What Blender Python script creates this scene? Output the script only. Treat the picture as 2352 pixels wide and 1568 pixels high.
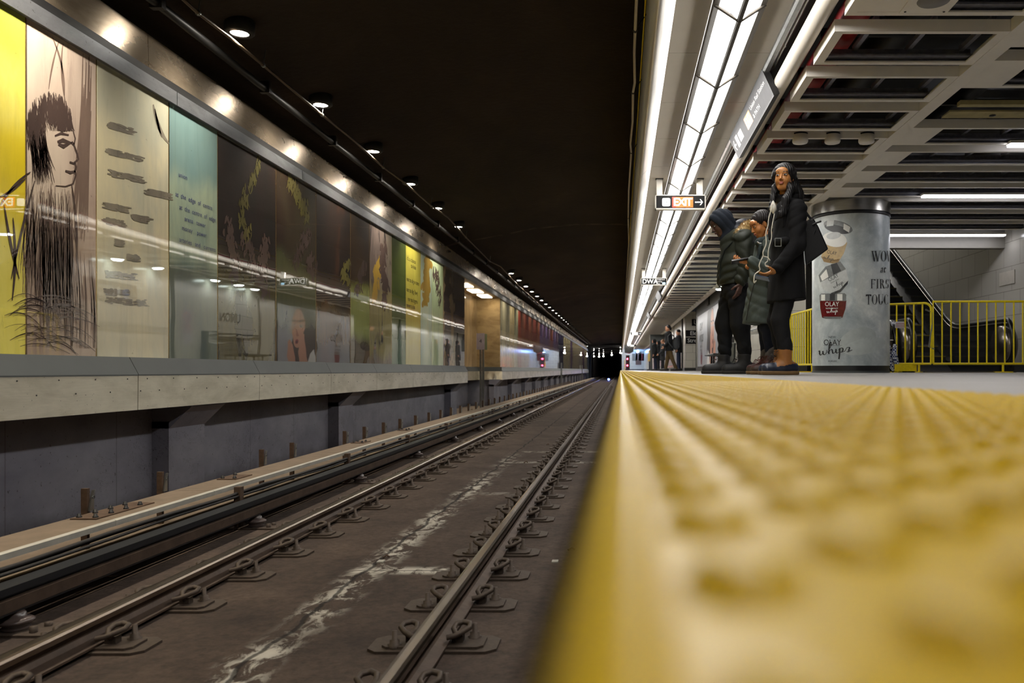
import bpy, math, random
import numpy as np
from mathutils import Vector, Matrix, noise
PI = math.pi
sc = bpy.context.scene
COL = sc.collection
for _o in list(bpy.data.objects):
    bpy.data.objects.remove(_o)

# ---------------------------------------------------------------- camera, world, exposure
F = 1880.0           # focal length in pixels of the 2352 px frame
CZ = 0.038           # lens height over the platform
cam_d = bpy.data.cameras.new('camera')
cam_d.sensor_width = 36.0
cam_d.lens = F / 2352 * 36.0
cam_d.shift_x = -(1425 - 1176) / 2352
cam_d.shift_y = (849.5 - 784) / 2352
cam_d.clip_start = 0.01
cam_d.clip_end = 400
cam_d.dof.use_dof = True
cam_d.dof.focus_distance = 7.0
cam_d.dof.aperture_fstop = 3.3
cam = bpy.data.objects.new('camera', cam_d)
cam.location = (0, 0, CZ)
cam.rotation_euler = (PI / 2, 0, 0)
COL.objects.link(cam)
sc.camera = cam
sc.view_settings.view_transform = 'Standard'
sc.view_settings.look = 'None'
sc.view_settings.gamma = 1
sc.view_settings.exposure = 0.0
sc.view_settings.use_curve_mapping = False
sc.cycles.max_bounces = 7; sc.cycles.diffuse_bounces = 3; sc.cycles.glossy_bounces = 4; sc.cycles.transmission_bounces = 2
sc.cycles.caustics_reflective = False; sc.cycles.caustics_refractive = False; sc.cycles.sample_clamp_indirect = 8
world = bpy.data.worlds.new('world')
sc.world = world
world.use_nodes = True
world.node_tree.nodes['Background'].inputs[0].default_value = (0.5, 0.5, 0.55, 1)
world.node_tree.nodes['Background'].inputs[1].default_value = 0.02
LAMP = 20.5          # radiance of the fluorescent diffusers
SPOT = 230.0          # watts of each wall-wash downlight
YN, YF = -5.0, 104.0 # near and far end of what is built

# ---------------------------------------------------------------- materials
def lin(c):
    return tuple(((v / 255) / 12.92 if v / 255 <= .04045 else ((v / 255 + .055) / 1.055) ** 2.4) for v in c)

class NT:
    def __init__(s, name):
        s.m = bpy.data.materials.new(name); s.m.use_nodes = True
        s.t = s.m.node_tree; s.n = s.t.nodes; s.l = s.t.links
        s.b = s.n['Principled BSDF']
        s.tc = s.n.new('ShaderNodeTexCoord')
    def map(s, scale=(1, 1, 1), loc=(0, 0, 0), rot=(0, 0, 0)):
        m = s.n.new('ShaderNodeMapping')
        m.inputs['Scale'].default_value = scale
        m.inputs['Location'].default_value = loc
        m.inputs['Rotation'].default_value = rot
        s.l.new(s.tc.outputs['Object'], m.inputs['Vector'])
        return m.outputs[0]
    def noise(s, vec, scale=5, detail=4, rough=.55, dist=0):
        m = s.n.new('ShaderNodeTexNoise')
        m.inputs['Scale'].default_value = scale; m.inputs['Detail'].default_value = detail
        m.inputs['Roughness'].default_value = rough; m.inputs['Distortion'].default_value = dist
        s.l.new(vec, m.inputs['Vector'])
        return m.outputs['Fac']
    def ramp(s, fac, stops):
        r = s.n.new('ShaderNodeValToRGB')
        e = r.color_ramp.elements
        while len(e) < len(stops): e.new(.5)
        for k, (p, c) in enumerate(stops):
            e[k].position = p
            if not isinstance(c, (tuple, list)): c = (c, c, c)
            e[k].color = (*c[:3], 1)
        s.l.new(fac, r.inputs[0])
        return r.outputs[0]
    def mix(s, fac, a, b, mode='MIX'):
        m = s.n.new('ShaderNodeMix'); m.data_type = 'RGBA'; m.blend_type = mode
        for k, v in ((0, fac), (6, a), (7, b)):
            if isinstance(v, bpy.types.NodeSocket): s.l.new(v, m.inputs[k])
            elif isinstance(v, (int, float)): m.inputs[k].default_value = v
            else: m.inputs[k].default_value = (*v[:3], 1)
        return m.outputs[2]
    def math(s, op, a, b=0.0, c=0.0, clamp=False):
        m = s.n.new('ShaderNodeMath'); m.operation = op; m.use_clamp = clamp
        for k, v in ((0, a), (1, b), (2, c)):
            if isinstance(v, bpy.types.NodeSocket): s.l.new(v, m.inputs[k])
            else: m.inputs[k].default_value = v
        return m.outputs[0]
    def xyz(s):
        m = s.n.new('ShaderNodeSeparateXYZ')
        s.l.new(s.tc.outputs['Object'], m.inputs[0])
        return m.outputs
    def comb(s, x, y, z=0.0):
        m = s.n.new('ShaderNodeCombineXYZ')
        for k, v in enumerate((x, y, z)):
            if isinstance(v, bpy.types.NodeSocket): s.l.new(v, m.inputs[k])
            else: m.inputs[k].default_value = v
        return m.outputs[0]
    def smooth(s, v, a, b):
        m = s.n.new('ShaderNodeMapRange'); m.interpolation_type = 'SMOOTHSTEP'
        s.l.new(v, m.inputs[0]); m.inputs[1].default_value = a; m.inputs[2].default_value = b
        return m.outputs[0]
    def set(s, **k):
        for n, v in k.items():
            i = s.b.inputs[n.replace('_', ' ')]
            if isinstance(v, bpy.types.NodeSocket): s.l.new(v, i)
            elif isinstance(v, (tuple, list)): i.default_value = (*v[:3], 1)
            else: i.default_value = v
        return s
    def bump(s, h, strength=.3, dist=.01, to='Normal'):
        b = s.n.new('ShaderNodeBump'); b.inputs['Strength'].default_value = strength
        b.inputs['Distance'].default_value = dist
        s.l.new(h, b.inputs['Height']); s.l.new(b.outputs[0], s.b.inputs[to])
        return s

def plain(name, rgb, rough=.5, metal=0.0, var=.12, scale=9, bump=0.0, spec=.5, stretch=(1, 1, 1)):
    """paint, metal or cloth with a little procedural unevenness"""
    t = NT(name); c = lin(rgb)
    n = t.noise(t.map(stretch), scale, 5, .6)
    col = t.ramp(n, [(.25, tuple(v * (1 - var) for v in c)), (.75, tuple(min(1, v * (1 + var)) for v in c))])
    t.set(Base_Color=col, Metallic=metal, Roughness=rough, Specular_IOR_Level=spec)
    if bump: t.bump(t.noise(t.map(stretch), scale * 3, 4), bump, .004)
    return t.m

def glow(name, rgb, strength, base=(230, 230, 230)):
    t = NT(name)
    t.set(Base_Color=lin(base), Roughness=.4, Emission_Color=rgb, Emission_Strength=strength)
    return t.m

M = {}
M['lamp'] = glow('fluorescent_diffuser', (1.0, .97, .93), LAMP)
M['lamp_cool'] = glow('cool_tube', (.93, .92, 1.0), LAMP * .8)
M['lamp_spot'] = glow('downlight_lens', (1.0, .93, .82), 160)
M['white_metal'] = plain('white_painted_metal', (205, 200, 190), .35, var=.05, scale=4)
M['tray'] = plain('off_white_tray_enamel', (238, 232, 222), .45, var=.07, scale=3)
M['tray_in'] = plain('galvanised_joist', (140, 140, 150), .45, .4, var=.3, scale=20)
M['beige'] = plain('beige_ceiling_panel', (158, 151, 138), .5, var=.04, scale=3)
M['black'] = plain('black_enamel', (18, 18, 19), .45, var=.2)
M['dark'] = plain('dark_metal', (38, 37, 36), .5, .3, var=.25, scale=14)
M['frame_dark'] = plain('bronze_lamp_frame', (62, 58, 52), .4, .5, var=.1)
M['galv'] = plain('galvanised_steel', (150, 152, 150), .3, .9, var=.2, scale=12)
M['red'] = plain('red_oxide_paint', (150, 22, 26), .5, var=.3, scale=6)
M['yellow_paint'] = plain('yellow_safety_paint', (240, 216, 14), .4, var=.12, scale=30)
M['steel'] = plain('satin_stainless', (160, 158, 152), .28, 1.0, var=.1, scale=4, stretch=(1, 1, 8))
M['rubber'] = plain('black_rubber', (16, 16, 17), .55)
M['cable'] = plain('brown_cable', (34, 29, 26), .6, var=.3)

def m_valance():
    t = NT('ribbed_reflector_metal')
    n = t.noise(t.map((6, .35, 6)), 2.2, 3, .5)
    t.set(Base_Color=lin((215, 212, 206)), Metallic=.7, Roughness=t.ramp(n, [(.3, .34), (.7, .5)]))
    t.bump(t.noise(t.map((1, .25, 1)), 2.5, 2), .25, .05)
    return t.m
M['valance'] = m_valance()
M['tube_white'] = plain('white_tube_enamel', (215, 208, 196), .32, .0, var=.04, scale=2)

def m_brushed(name, rgb, stain, rough=.27, metal=.9, aniso=0.0):
    t = NT(name); c = lin(rgb)
    n = t.noise(t.map((1, .8, 2.2)), 1.6, 6, .65, .6)
    f = t.noise(t.map((1, 1.2, 60)), 6, 3, .6)
    col = t.ramp(n, [(.3, lin(stain)), (.55, c), (.8, tuple(v * 1.1 for v in c))])
    col = t.mix(t.ramp(f, [(.4, .0), (.7, .25)]), col, tuple(v * .6 for v in c))
    sp = t.noise(t.map((1, 1, 1)), 55, 1, .5)
    col = t.mix(t.ramp(sp, [(.74, 0.), (.77, .6)]), col, lin((60, 50, 40)))
    t.set(Base_Color=col, Metallic=metal, Roughness=t.ramp(n, [(.3, rough + .1), (.7, rough)]), Anisotropic=aniso, Anisotropic_Rotation=.25)
    if aniso:
        t.l.new(t.comb(0.0, 1.0, 0.0), t.b.inputs['Tangent'])
    t.bump(t.noise(t.map((1, .45, .4)), 1.6, 2), .10, .03)
    return t.m
M['fascia_up'] = m_brushed('stained_stainless_fascia', (186, 170, 148), (150, 134, 112), .24, .72, .85)
M['fascia_low'] = m_brushed('stainless_kick_band', (218, 212, 194), (190, 184, 164), .42, .85, .9)
M['channel'] = m_brushed('aluminium_channel', (150, 153, 158), (120, 123, 128), .35)
M['sill'] = plain('grey_sill_enamel', (76, 80, 80), .5, .1, var=.08, scale=3)
M['recess_metal'] = m_brushed('bronze_toned_panel', (190, 166, 124), (150, 126, 90), .38)

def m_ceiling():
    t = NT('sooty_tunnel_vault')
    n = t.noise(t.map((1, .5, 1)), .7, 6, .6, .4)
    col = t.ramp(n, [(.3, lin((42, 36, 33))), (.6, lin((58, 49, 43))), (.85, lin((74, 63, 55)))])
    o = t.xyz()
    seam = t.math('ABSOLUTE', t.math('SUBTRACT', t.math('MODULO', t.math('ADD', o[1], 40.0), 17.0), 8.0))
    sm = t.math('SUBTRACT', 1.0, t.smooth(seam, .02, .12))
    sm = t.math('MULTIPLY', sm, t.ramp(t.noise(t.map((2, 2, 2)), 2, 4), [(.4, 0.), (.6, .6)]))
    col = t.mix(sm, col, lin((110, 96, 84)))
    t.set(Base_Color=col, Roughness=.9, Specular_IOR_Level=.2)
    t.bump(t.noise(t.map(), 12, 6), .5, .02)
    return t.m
M['vault'] = m_ceiling()

def m_lowwall():
    t = NT('blue_grey_painted_concrete')
    n = t.noise(t.map((1, 1, 1.6)), 1.3, 6, .6)
    col = t.ramp(n, [(.3, lin((98, 98, 110))), (.7, lin((128, 127, 136)))])
    s2 = t.noise(t.map((1, 1, .7)), 34, 3, .6)
    col = t.mix(t.ramp(s2, [(.66, 0.), (.70, .75)]), col, lin((40, 34, 32)))
    o = t.xyz()
    crack = t.noise(t.map((1, 1, 1)), 2.2, 6, .7, 1.2)
    cr = t.math('ABSOLUTE', t.math('SUBTRACT', crack, .5))
    cr = t.math('SUBTRACT', 1.0, t.smooth(cr, .0, .006))
    cr = t.math('MULTIPLY', cr, t.ramp(t.noise(t.map(), .9, 2), [(.5, 0.), (.62, .8)]))
    col = t.mix(cr, col, lin((36, 30, 28)))
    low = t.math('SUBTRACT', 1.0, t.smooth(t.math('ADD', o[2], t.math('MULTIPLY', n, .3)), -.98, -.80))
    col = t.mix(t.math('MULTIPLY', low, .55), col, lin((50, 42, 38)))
    jt = t.math('ABSOLUTE', t.math('SUBTRACT', t.math('MODULO', t.math('ADD', o[1], 100.0), 1.22), .6))
    col = t.mix(t.math('MULTIPLY', t.math('SUBTRACT', 1.0, t.smooth(jt, .003, .008)), .45), col, lin((50, 46, 46)))
    t.set(Base_Color=col, Roughness=.75)
    t.bump(t.noise(t.map(), 25, 5), .25, .006)
    return t.m
M['lowwall'] = m_lowwall()

def m_slab():
    t = NT('grimy_track_slab')
    o = t.xyz()
    n = t.noise(t.map((1, .7, 1)), 2.2, 8, .65, .3)
    f = t.noise(t.map((1, 1, 1)), 22, 6, .7)
    col = t.ramp(n, [(.25, lin((56, 46, 40))), (.5, lin((84, 70, 60))), (.8, lin((108, 91, 78)))])
    col = t.mix(t.ramp(f, [(.35, .55), (.6, 0.)]), col, lin((40, 33, 29)))
    wob = t.math('MULTIPLY', t.math('SUBTRACT', t.noise(t.map((0, 1.6, 0)), 1.5, 4), .5), .16)
    dx = t.math('SUBTRACT', t.math('SUBTRACT', o[0], wob), -1.575)
    joint = t.math('SUBTRACT', 1.0, t.smooth(t.math('ABSOLUTE', dx), .006, .018))
    blot = t.noise(t.map((1.5, .8, 1)), 6.5, 7, .68, .6)
    side = t.math('ABSOLUTE', t.math('SUBTRACT', dx, .03))
    halo = t.math('SUBTRACT', 1.0, t.smooth(side, .02, .17))
    lng = t.noise(t.map((0, 1, 0)), .55, 3, .6)
    w = t.math('MULTIPLY', halo, t.ramp(blot, [(.47, 0.), (.56, 1.)]))
    w = t.math('MULTIPLY', w, t.ramp(lng, [(.36, .1), (.52, 1.)]))
    near = t.math('SUBTRACT', 1.0, t.smooth(o[1], 9.5, 13.0))
    w = t.math('MULTIPLY', w, near)
    # transverse joints with lime deposit, running from the centre joint to the near rail
    for yj, x0, x1, s_ in ((5.07, -1.66, -1.02, 1.0), (11.0, -1.5, -.3, .6), (12.4, -1.5, -.3, .45), (8.2, -1.4, -1.1, .4)):
        dy = t.math('ABSOLUTE', t.math('ADD', t.math('SUBTRACT', o[1], yj), t.math('MULTIPLY', wob, 1.1)))
        a = t.math('SUBTRACT', 1.0, t.smooth(dy, .02, .15))
        inx = t.math('MULTIPLY', t.smooth(o[0], x0 - .05, x0 + .05), t.math('SUBTRACT', 1.0, t.smooth(o[0], x1 - .05, x1)))
        a = t.math('MULTIPLY', t.math('MULTIPLY', a, inx), t.math('MULTIPLY', t.ramp(blot, [(.42, 0.), (.54, 1.)]), s_))
        w = t.math('MAXIMUM', w, a)
        joint = t.math('MAXIMUM', joint, t.math('MULTIPLY', t.math('SUBTRACT', 1.0, t.smooth(dy, .004, .014)), inx))
    col = t.mix(w, col, lin((205, 198, 184)))
    col = t.mix(t.math('MULTIPLY', joint, .8), col, lin((22, 18, 16)))
    t.set(Base_Color=col, Roughness=.86, Specular_IOR_Level=.35)
    h = t.math('ADD', t.math('MULTIPLY', n, 1.2), t.math('ADD', t.math('MULTIPLY', f, .5), t.math('SUBTRACT', t.math('MULTIPLY', w, .5), joint)))
    t.bump(h, .55, .02)
    return t.m
M['slab'] = m_slab()
M['rust'] = plain('rusty_steel', (98, 78, 62), .65, .35, var=.35, scale=18, bump=.4)
M['rail_side'] = plain('brown_rail_web', (88, 72, 60), .6, .4, var=.35, scale=10, bump=.3)
M['rail_top'] = plain('polished_rail_head', (150, 136, 122), .25, 1.0, var=.2, scale=3, stretch=(30, .5, 1))
M['clip'] = plain('dusty_forged_clip', (86, 74, 64), .6, .4, var=.25, scale=40, bump=.2)
M['cover_top'] = plain('dust_coated_board', (122, 106, 88), .85, var=.2, scale=6, bump=.2)
M['cover_edge'] = plain('pale_board_edge', (186, 182, 170), .6, var=.15, scale=8)
M['power_web'] = plain('blue_grey_conductor', (46, 48, 52), .45, .5, var=.2, scale=8, stretch=(1, .2, 3))
M['insulator'] = plain('glazed_insulator', (92, 80, 76), .25, var=.2)

def m_tactile():
    t = NT('yellow_tactile_composite')
    n = t.noise(t.map(), 3.5, 6, .6)
    f = t.noise(t.map(), 60, 4, .7)
    col = t.ramp(n, [(.3, lin((186, 152, 0))), (.7, lin((204, 170, 2)))])
    col = t.mix(t.ramp(f, [(.5, 0.), (.8, .35)]), col, lin((170, 142, 60)))
    o = t.xyz()
    g = t.ramp(t.noise(t.map(), 14, 5, .7), [(.5, 0.), (.75, .3)])
    col = t.mix(g, col, lin((160, 124, 8)))
    t.set(Base_Color=col, Roughness=t.ramp(n, [(.3, .3), (.7, .45)]), Specular_IOR_Level=.3)
    return t.m
M['tactile'] = m_tactile()

def m_floor():
    t = NT('grey_platform_terrazzo')
    n = t.noise(t.map(), 1.2, 6, .6)
    f = t.noise(t.map(), 120, 2, .6)
    col = t.ramp(n, [(.3, lin((150, 147, 143))), (.7, lin((174, 171, 167)))])
    col = t.mix(t.ramp(f, [(.35, .35), (.6, 0.)]), col, lin((110, 106, 102)))
    t.set(Base_Color=col, Roughness=.42)
    return t.m
M['floor'] = m_floor()

def m_tile(name, axis, rgb=(206, 203, 190), w=.61, h=.352):
    t = NT(name); o = t.xyz()
    v = t.comb(o[axis], t.math('ADD', o[2], -.14))
    b = t.n.new('ShaderNodeTexBrick')
    b.offset = .5
    b.inputs['Scale'].default_value = 1.0
    b.inputs['Brick Width'].default_value = w; b.inputs['Row Height'].default_value = h
    b.inputs['Mortar Size'].default_value = .004; b.inputs['Mortar Smooth'].default_value = .3
    c = lin(rgb)
    b.inputs['Color1'].default_value = (*c, 1); b.inputs['Color2'].default_value = (*(x * .93 for x in c), 1)
    b.inputs['Mortar'].default_value = (*lin((96, 92, 84)), 1)
    t.l.new(v, b.inputs['Vector'])
    t.set(Base_Color=b.outputs['Color'], Roughness=.22)
    t.bump(t.math('SUBTRACT', 1.0, b.outputs['Fac']), .3, .004)
    return t.m
M['tile_front'] = m_tile('cream_wall_tile_front', 0)
M['tile_side'] = m_tile('cream_wall_tile_side', 1)

# ---------------------------------------------------------------- mesh helpers
class MB:
    def __init__(s):
        s.v = []; s.f = []; s.mi = []; s.sm = []; s.k = 0
    def add(s, vs, fs, smooth=False, mi=None):
        b = len(s.v); s.v += [tuple(p) for p in vs]
        for f in fs:
            s.f.append(tuple(b + i for i in f)); s.mi.append(s.k if mi is None else mi); s.sm.append(smooth)
    def box(s, x0, x1, y0, y1, z0, z1, mi=None):
        vs = [(x, y, z) for z in (z0, z1) for y in (y0, y1) for x in (x0, x1)]
        s.add(vs, [(0, 2, 3, 1), (4, 5, 7, 6), (0, 1, 5, 4), (2, 6, 7, 3), (0, 4, 6, 2), (1, 3, 7, 5)], False, mi)
        return s
    def prism(s, prof, a0, a1, axis='y', mi=None, smooth=False):
        """closed profile extruded along an axis; prof = (x,z) for y, (y,z) for x, (x,y) for z"""
        n = len(prof)
        def P(p, a):
            return {'y': (p[0], a, p[1]), 'x': (a, p[0], p[1]), 'z': (p[0], p[1], a)}[axis]
        vs = [P(p, a0) for p in prof] + [P(p, a1) for p in prof]
        s.add(vs, [(i, (i + 1) % n, n + (i + 1) % n, n + i) for i in range(n)], smooth, mi)
        s.add(vs, [tuple(range(n)), tuple(range(2 * n - 1, n - 1, -1))], False, mi)
        return s
    def tube(s, pts, r, n=8, mi=None, caps=True, flat=1.0):
        pts = [Vector(p) for p in pts]
        rs = r if isinstance(r, (list, tuple)) else [r] * len(pts)
        vs = []; up = None
        for i, p in enumerate(pts):
            d = (pts[min(i + 1, len(pts) - 1)] - pts[max(i - 1, 0)]).normalized()
            if up is None:
                up = Vector((0, 0, 1)) if abs(d.z) < .9 else Vector((0, 1, 0))
            a = d.cross(up).normalized(); b = a.cross(d).normalized(); up = b
            for k in range(n):
                t = 2 * PI * k / n
                vs.append(p + a * (math.cos(t) * rs[i]) + b * (math.sin(t) * rs[i] * flat))
        fs = [(i * n + k, i * n + (k + 1) % n, (i + 1) * n + (k + 1) % n, (i + 1) * n + k) for i in range(len(pts) - 1) for k in range(n)]
        s.add(vs, fs, True, mi)
        if caps:
            L = (len(pts) - 1) * n
            s.add(vs, [tuple(range(n - 1, -1, -1)), tuple(range(L, L + n))], False, mi)
        return s
    def lathe(s, prof, c=(0, 0, 0), n=20, axis='z', mi=None, smooth=True):
        """prof = [(r, h)...] about an axis through c"""
        vs = []
        for r, h in prof:
            for k in range(n):
                t = 2 * PI * k / n
                p = {'z': (r * math.cos(t), r * math.sin(t), h), 'y': (r * math.cos(t), h, -r * math.sin(t)), 'x': (h, r * math.cos(t), r * math.sin(t))}[axis]
                vs.append((p[0] + c[0], p[1] + c[1], p[2] + c[2]))
        s.add(vs, [(i * n + k, i * n + (k + 1) % n, (i + 1) * n + (k + 1) % n, (i + 1) * n + k) for i in range(len(prof) - 1) for k in range(n)], smooth, mi)
        return s
    def ell(s, c, r, n=14, mi=None):
        prof = [(max(1e-4, math.sin(PI * i / n)), -math.cos(PI * i / n)) for i in range(n + 1)]
        b = len(s.v); s.lathe(prof, (0, 0, 0), n, 'z', mi)
        for i in range(b, len(s.v)):
            v = s.v[i]; s.v[i] = (c[0] + v[0] * r[0], c[1] + v[1] * r[1], c[2] + v[2] * r[2])
        return s
    def build(s, name, mats, parent=None):
        me = bpy.data.meshes.new(name)
        me.from_pydata(s.v, [], s.f)
        if not isinstance(mats, (list, tuple)): mats = [mats]
        for m in mats: me.materials.append(m)
        me.polygons.foreach_set('material_index', [min(i, len(mats) - 1) for i in s.mi])
        me.polygons.foreach_set('use_smooth', s.sm)
        me.update()
        return link(name, me, parent)

def link(name, me, parent=None):
    o = bpy.data.objects.new(name, me); COL.objects.link(o)
    if parent is not None:
        o.parent = parent
        if parent.type == 'EMPTY' or parent.parent is None:
            o.location = -parent.location
    return o
def tag(o, label, cat, group=None, kind=None):
    o['label'] = label; o['category'] = cat
    if group: o['group'] = group
    if kind: o['kind'] = kind
    return o
def struct(o, label=None):
    o['kind'] = 'structure'
    if label: o['label'] = label
    return o
def thing(name, label, cat, loc=(0, 0, 0), group=None):
    o = bpy.data.objects.new(name, None); COL.objects.link(o); o.location = loc
    o.empty_display_size = .1
    return tag(o, label, cat, group)
KIDS = {}
def dup(root, loc, label, group=None):
    r = root.copy(); COL.objects.link(r); r.location = loc
    if label: r['label'] = label
    if group: r['group'] = group
    for ch in [o for o in root.children]:
        c = ch.copy(); COL.objects.link(c); c.parent = r
        for g in ch.children:
            d = g.copy(); COL.objects.link(d); d.parent = c
    return r
def at(px, py, Y):
    """the point at depth Y that lies under a pixel of the photograph"""
    return Vector(((px - 1425) / F * Y, Y, (849.5 - py) / F * Y + CZ))
def fascia_text(txt, size=1.0, align='CENTER', shear=0.0, spacing=1.0, bold=0.0):
    cu = bpy.data.curves.new('t', 'FONT'); cu.body = txt; cu.size = size; cu.align_x = align; cu.align_y = 'CENTER'
    cu.shear = shear; cu.space_character = spacing; cu.offset = bold; cu.resolution_u = 3
    o = bpy.data.objects.new('t', cu); COL.objects.link(o)
    dg = bpy.context.evaluated_depsgraph_get()
    me = bpy.data.meshes.new_from_object(o.evaluated_get(dg))
    vs = [(v.co.x, v.co.y) for v in me.vertices]; fs = [tuple(p.vertices) for p in me.polygons]
    bpy.data.objects.remove(o); bpy.data.curves.remove(cu); bpy.data.meshes.remove(me)
    return vs, fs
def text(mb, txt, size, fn, mi=None, **k):
    """lettering laid on a surface: fn(u, v) gives the point"""
    vs, fs = fascia_text(txt, size, **k)
    mb.add([fn(u, v) for u, v in vs], fs, False, mi)
    return mb
def poly(mb, pts, fn, mi=None):
    mb.add([fn(u, v) for u, v in pts], [tuple(range(len(pts)))], False, mi)
def rnd(seed):
    return random.Random(seed)
# ---------------------------------------------------------------- the shell of the station
XG = -3.82           # plane of the mural glass
# track bed and the raised bench behind the power rail
m = MB(); m.box(-3.34, .30, YN, YF + 60, -1.35, -1.202)
struct(m.build('floor_track_bed', M['slab']))
m = MB(); m.box(-5.2, -3.34, YN, YF + 60, -1.35, -1.10)
for k in range(60):
    r = rnd(k); y = r.uniform(20.5, 60); x = r.uniform(-4.5, -3.5); a = r.uniform(.01, .05)
    m.box(x - a, x + a, y - a, y + a * 2, -1.10, -1.10 + a * .7)
struct(m.build('floor_service_ledge', M['cover_top']))
# platform slab: floor, dark side wall below the edge
m = MB(); m.box(.545, 8.0, YN, YF, -.14, -.002)
struct(m.build('floor_platform', M['floor']))
m = MB(); m.box(.30, .545, YN, YF, -1.30, -.03)
struct(m.build('wall_platform_edge', M['vault']))

# tactile strip with truncated domes
def tactile():
    vs = []; fs = []
    prof = [(-.010, -.03), (-.0105, -.006), (-.008, -.0015), (-.0045, .0015), (.002, .0022), (.0055, .0012), (.0075, 0.0), (.545, 0.0), (.545, -.03)]
    seams = [YN] + [.92 + 1.22 * k for k in range(-3, 85) if YN < .92 + 1.22 * k < YF] + [YF]
    for a, b in zip(seams[:-1], seams[1:]):
        base = len(vs); n = len(prof)
        for yy in (a + .0012, b - .0012):
            vs += [(x, yy, z) for x, z in prof]
        fs += [(base + i, base + i + 1, base + n + i + 1, base + n + i) for i in range(n - 1)]
        fs += [tuple(base + i for i in range(n)), tuple(base + n + i for i in range(n))]
    nb = len(fs)
    sx, sy = .0285, .0555
    y = -.3; row = 0
    rings_hi = [(.0118, 0.0), (.0108, .0018), (.0088, .0042), (.0066, .0050), (.0001, .0053)]
    rings_lo = [(.0118, 0.0), (.0090, .0048), (.0001, .0052)]
    while y < 40:
        hi = y < 2.5
        rings = rings_hi if hi else rings_lo
        n = 14 if hi else (8 if y < 8 else 6)
        for c in range(19):
            x = .0215 + c * sx
            if (c + row) % 2: continue
            if y > 16 and c > 12: continue
            base = len(vs)
            for r_, h in rings:
                for k in range(n):
                    t = 2 * PI * k / n
                    vs.append((x + r_ * math.cos(t), y + r_ * math.sin(t), h))
            for i in range(len(rings) - 1):
                for k in range(n):
                    fs.append((base + i * n + k, base + i * n + (k + 1) % n, base + (i + 1) * n + (k + 1) % n, base + (i + 1) * n + k))
        y += sy / 2; row += 1
    me = bpy.data.meshes.new('tactile_strip'); me.from_pydata(vs, [], fs); me.materials.append(M['tactile'])
    me.polygons.foreach_set('use_smooth', [i >= nb for i in range(len(me.polygons))])
    me.update()
    o = link('tactile_strip', me)
    return tag(o, 'bright yellow tactile warning strip of small domes along the platform edge', 'tactile paving')
tactile()

# ------------------------------------------------ left side: lower wall, pilasters
pil = [(7.25, 7.87), (11.62, 12.24), (19.3, 20.0)] + [(25.9 + 4.2 * k, 26.6 + 4.2 * k) for k in range(17)]
for nm, bx in (('near', (-4.35, -4.15, YN, 19.8, -1.10, .1)), ('recess', (-5.0, -4.85, 19.8, 26.1, -1.10, -.28)), ('recess_near', (-4.9, -4.15, 19.8, 20.0, -1.10, -.28)), ('recess_far', (-4.9, -4.15, 26.0, 26.2, -1.10, -.28)), ('far', (-4.35, -4.15, 26.2, 96.5, -1.10, .1))):
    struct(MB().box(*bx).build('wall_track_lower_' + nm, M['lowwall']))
m = MB()
for a, b in pil + [(2.9, 3.5)]:
    m.box(-4.16, -4.0, a, b, -1.10, -.42)
    # flared corbel that carries the steel band
    m.prism([(-4.16, -.48), (-4.0, -.48), (-3.80, -.285), (-3.80, -.26), (-4.16, -.26)], a, b, 'y')
struct(m.build('wall_track_pilasters', M['lowwall']))

# vault over the track and side coffer above the murals
m = MB()
prof = [(-4.3, 2.86), (-3.6, 3.02), (-2.9, 3.14), (-2.0, 3.32), (-1.0, 3.42), (0, 3.42), (.20, 3.40), (.20, 3.6), (-4.3, 3.6)]
m.prism(prof, YN, YF, 'y', smooth=False)
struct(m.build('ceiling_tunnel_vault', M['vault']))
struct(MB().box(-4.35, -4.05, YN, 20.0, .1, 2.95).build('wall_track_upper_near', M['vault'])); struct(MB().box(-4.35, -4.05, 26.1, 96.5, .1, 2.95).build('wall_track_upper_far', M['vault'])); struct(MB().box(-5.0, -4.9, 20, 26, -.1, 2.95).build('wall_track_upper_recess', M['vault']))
# beam and slab hidden above the platform canopy
m = MB(); m.box(.20, .30, YN, YF, 2.66, 3.5); m.box(.3, 7.0, YN, 14.9, 3.35, 3.5); m.box(.3, 3.3, 14.9, YF, 3.35, 3.5)
struct(m.build('ceiling_platform_slab', M['black']))

# ------------------------------------------------ right side: tiled walls of the platform
m = MB()
m.box(3.072, 3.62, 15.98, 16.3, .14, 2.75)
struct(m.build('wall_platform_front', M['tile_front']))
m = MB(); m.box(3.07, 3.3, 16.0, 33.0, .14, 2.75); m.box(3.0, 3.2, 38.3, YF, .14, 2.75)
struct(m.build('wall_platform_side', M['tile_side']))
m = MB(); m.box(3.0, 8, 38.0, 38.3, .14, 2.75)
struct(m.build('wall_platform_far_bay', M['tile_front']))
m = MB(); m.box(.18, 3.2, YF, YF + .3, .0, 2.75)
struct(m.build('wall_platform_end', M['tile_front']))
m = MB(); m.box(7.0, 7.3, YN, 26, .14, 6.0)
struct(m.build('wall_escalator_side', m_tile('grey_wall_tile_side', 1, (176, 172, 162), .61, .44)))
m = MB(); m.box(3.045, 3.64, 15.96, 16.3, 0, .14); m.box(3.045, 3.3, 16.3, 33.02, 0, .14); m.box(2.975, 8, 37.98, 38.3, 0, .14); m.box(2.975, 3.2, 38.3, YF, 0, .14)
m.box(.6, 3.0, YF - .03, YF, 0, .14); m.box(6.98, 7.2, YN, 20.6, 0, .14)
struct(m.build('baseboard_platform', plain('charcoal_base_tile', (58, 58, 56), .4, var=.1)))
m = MB(); m.box(3.3, 8, 26.3, 26.5, 0, 2.75); m.box(6, 6.1, 26.5, 38, 0, 2.75)
struct(m.build('wall_passage_back', M['tile_side']))
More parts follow.
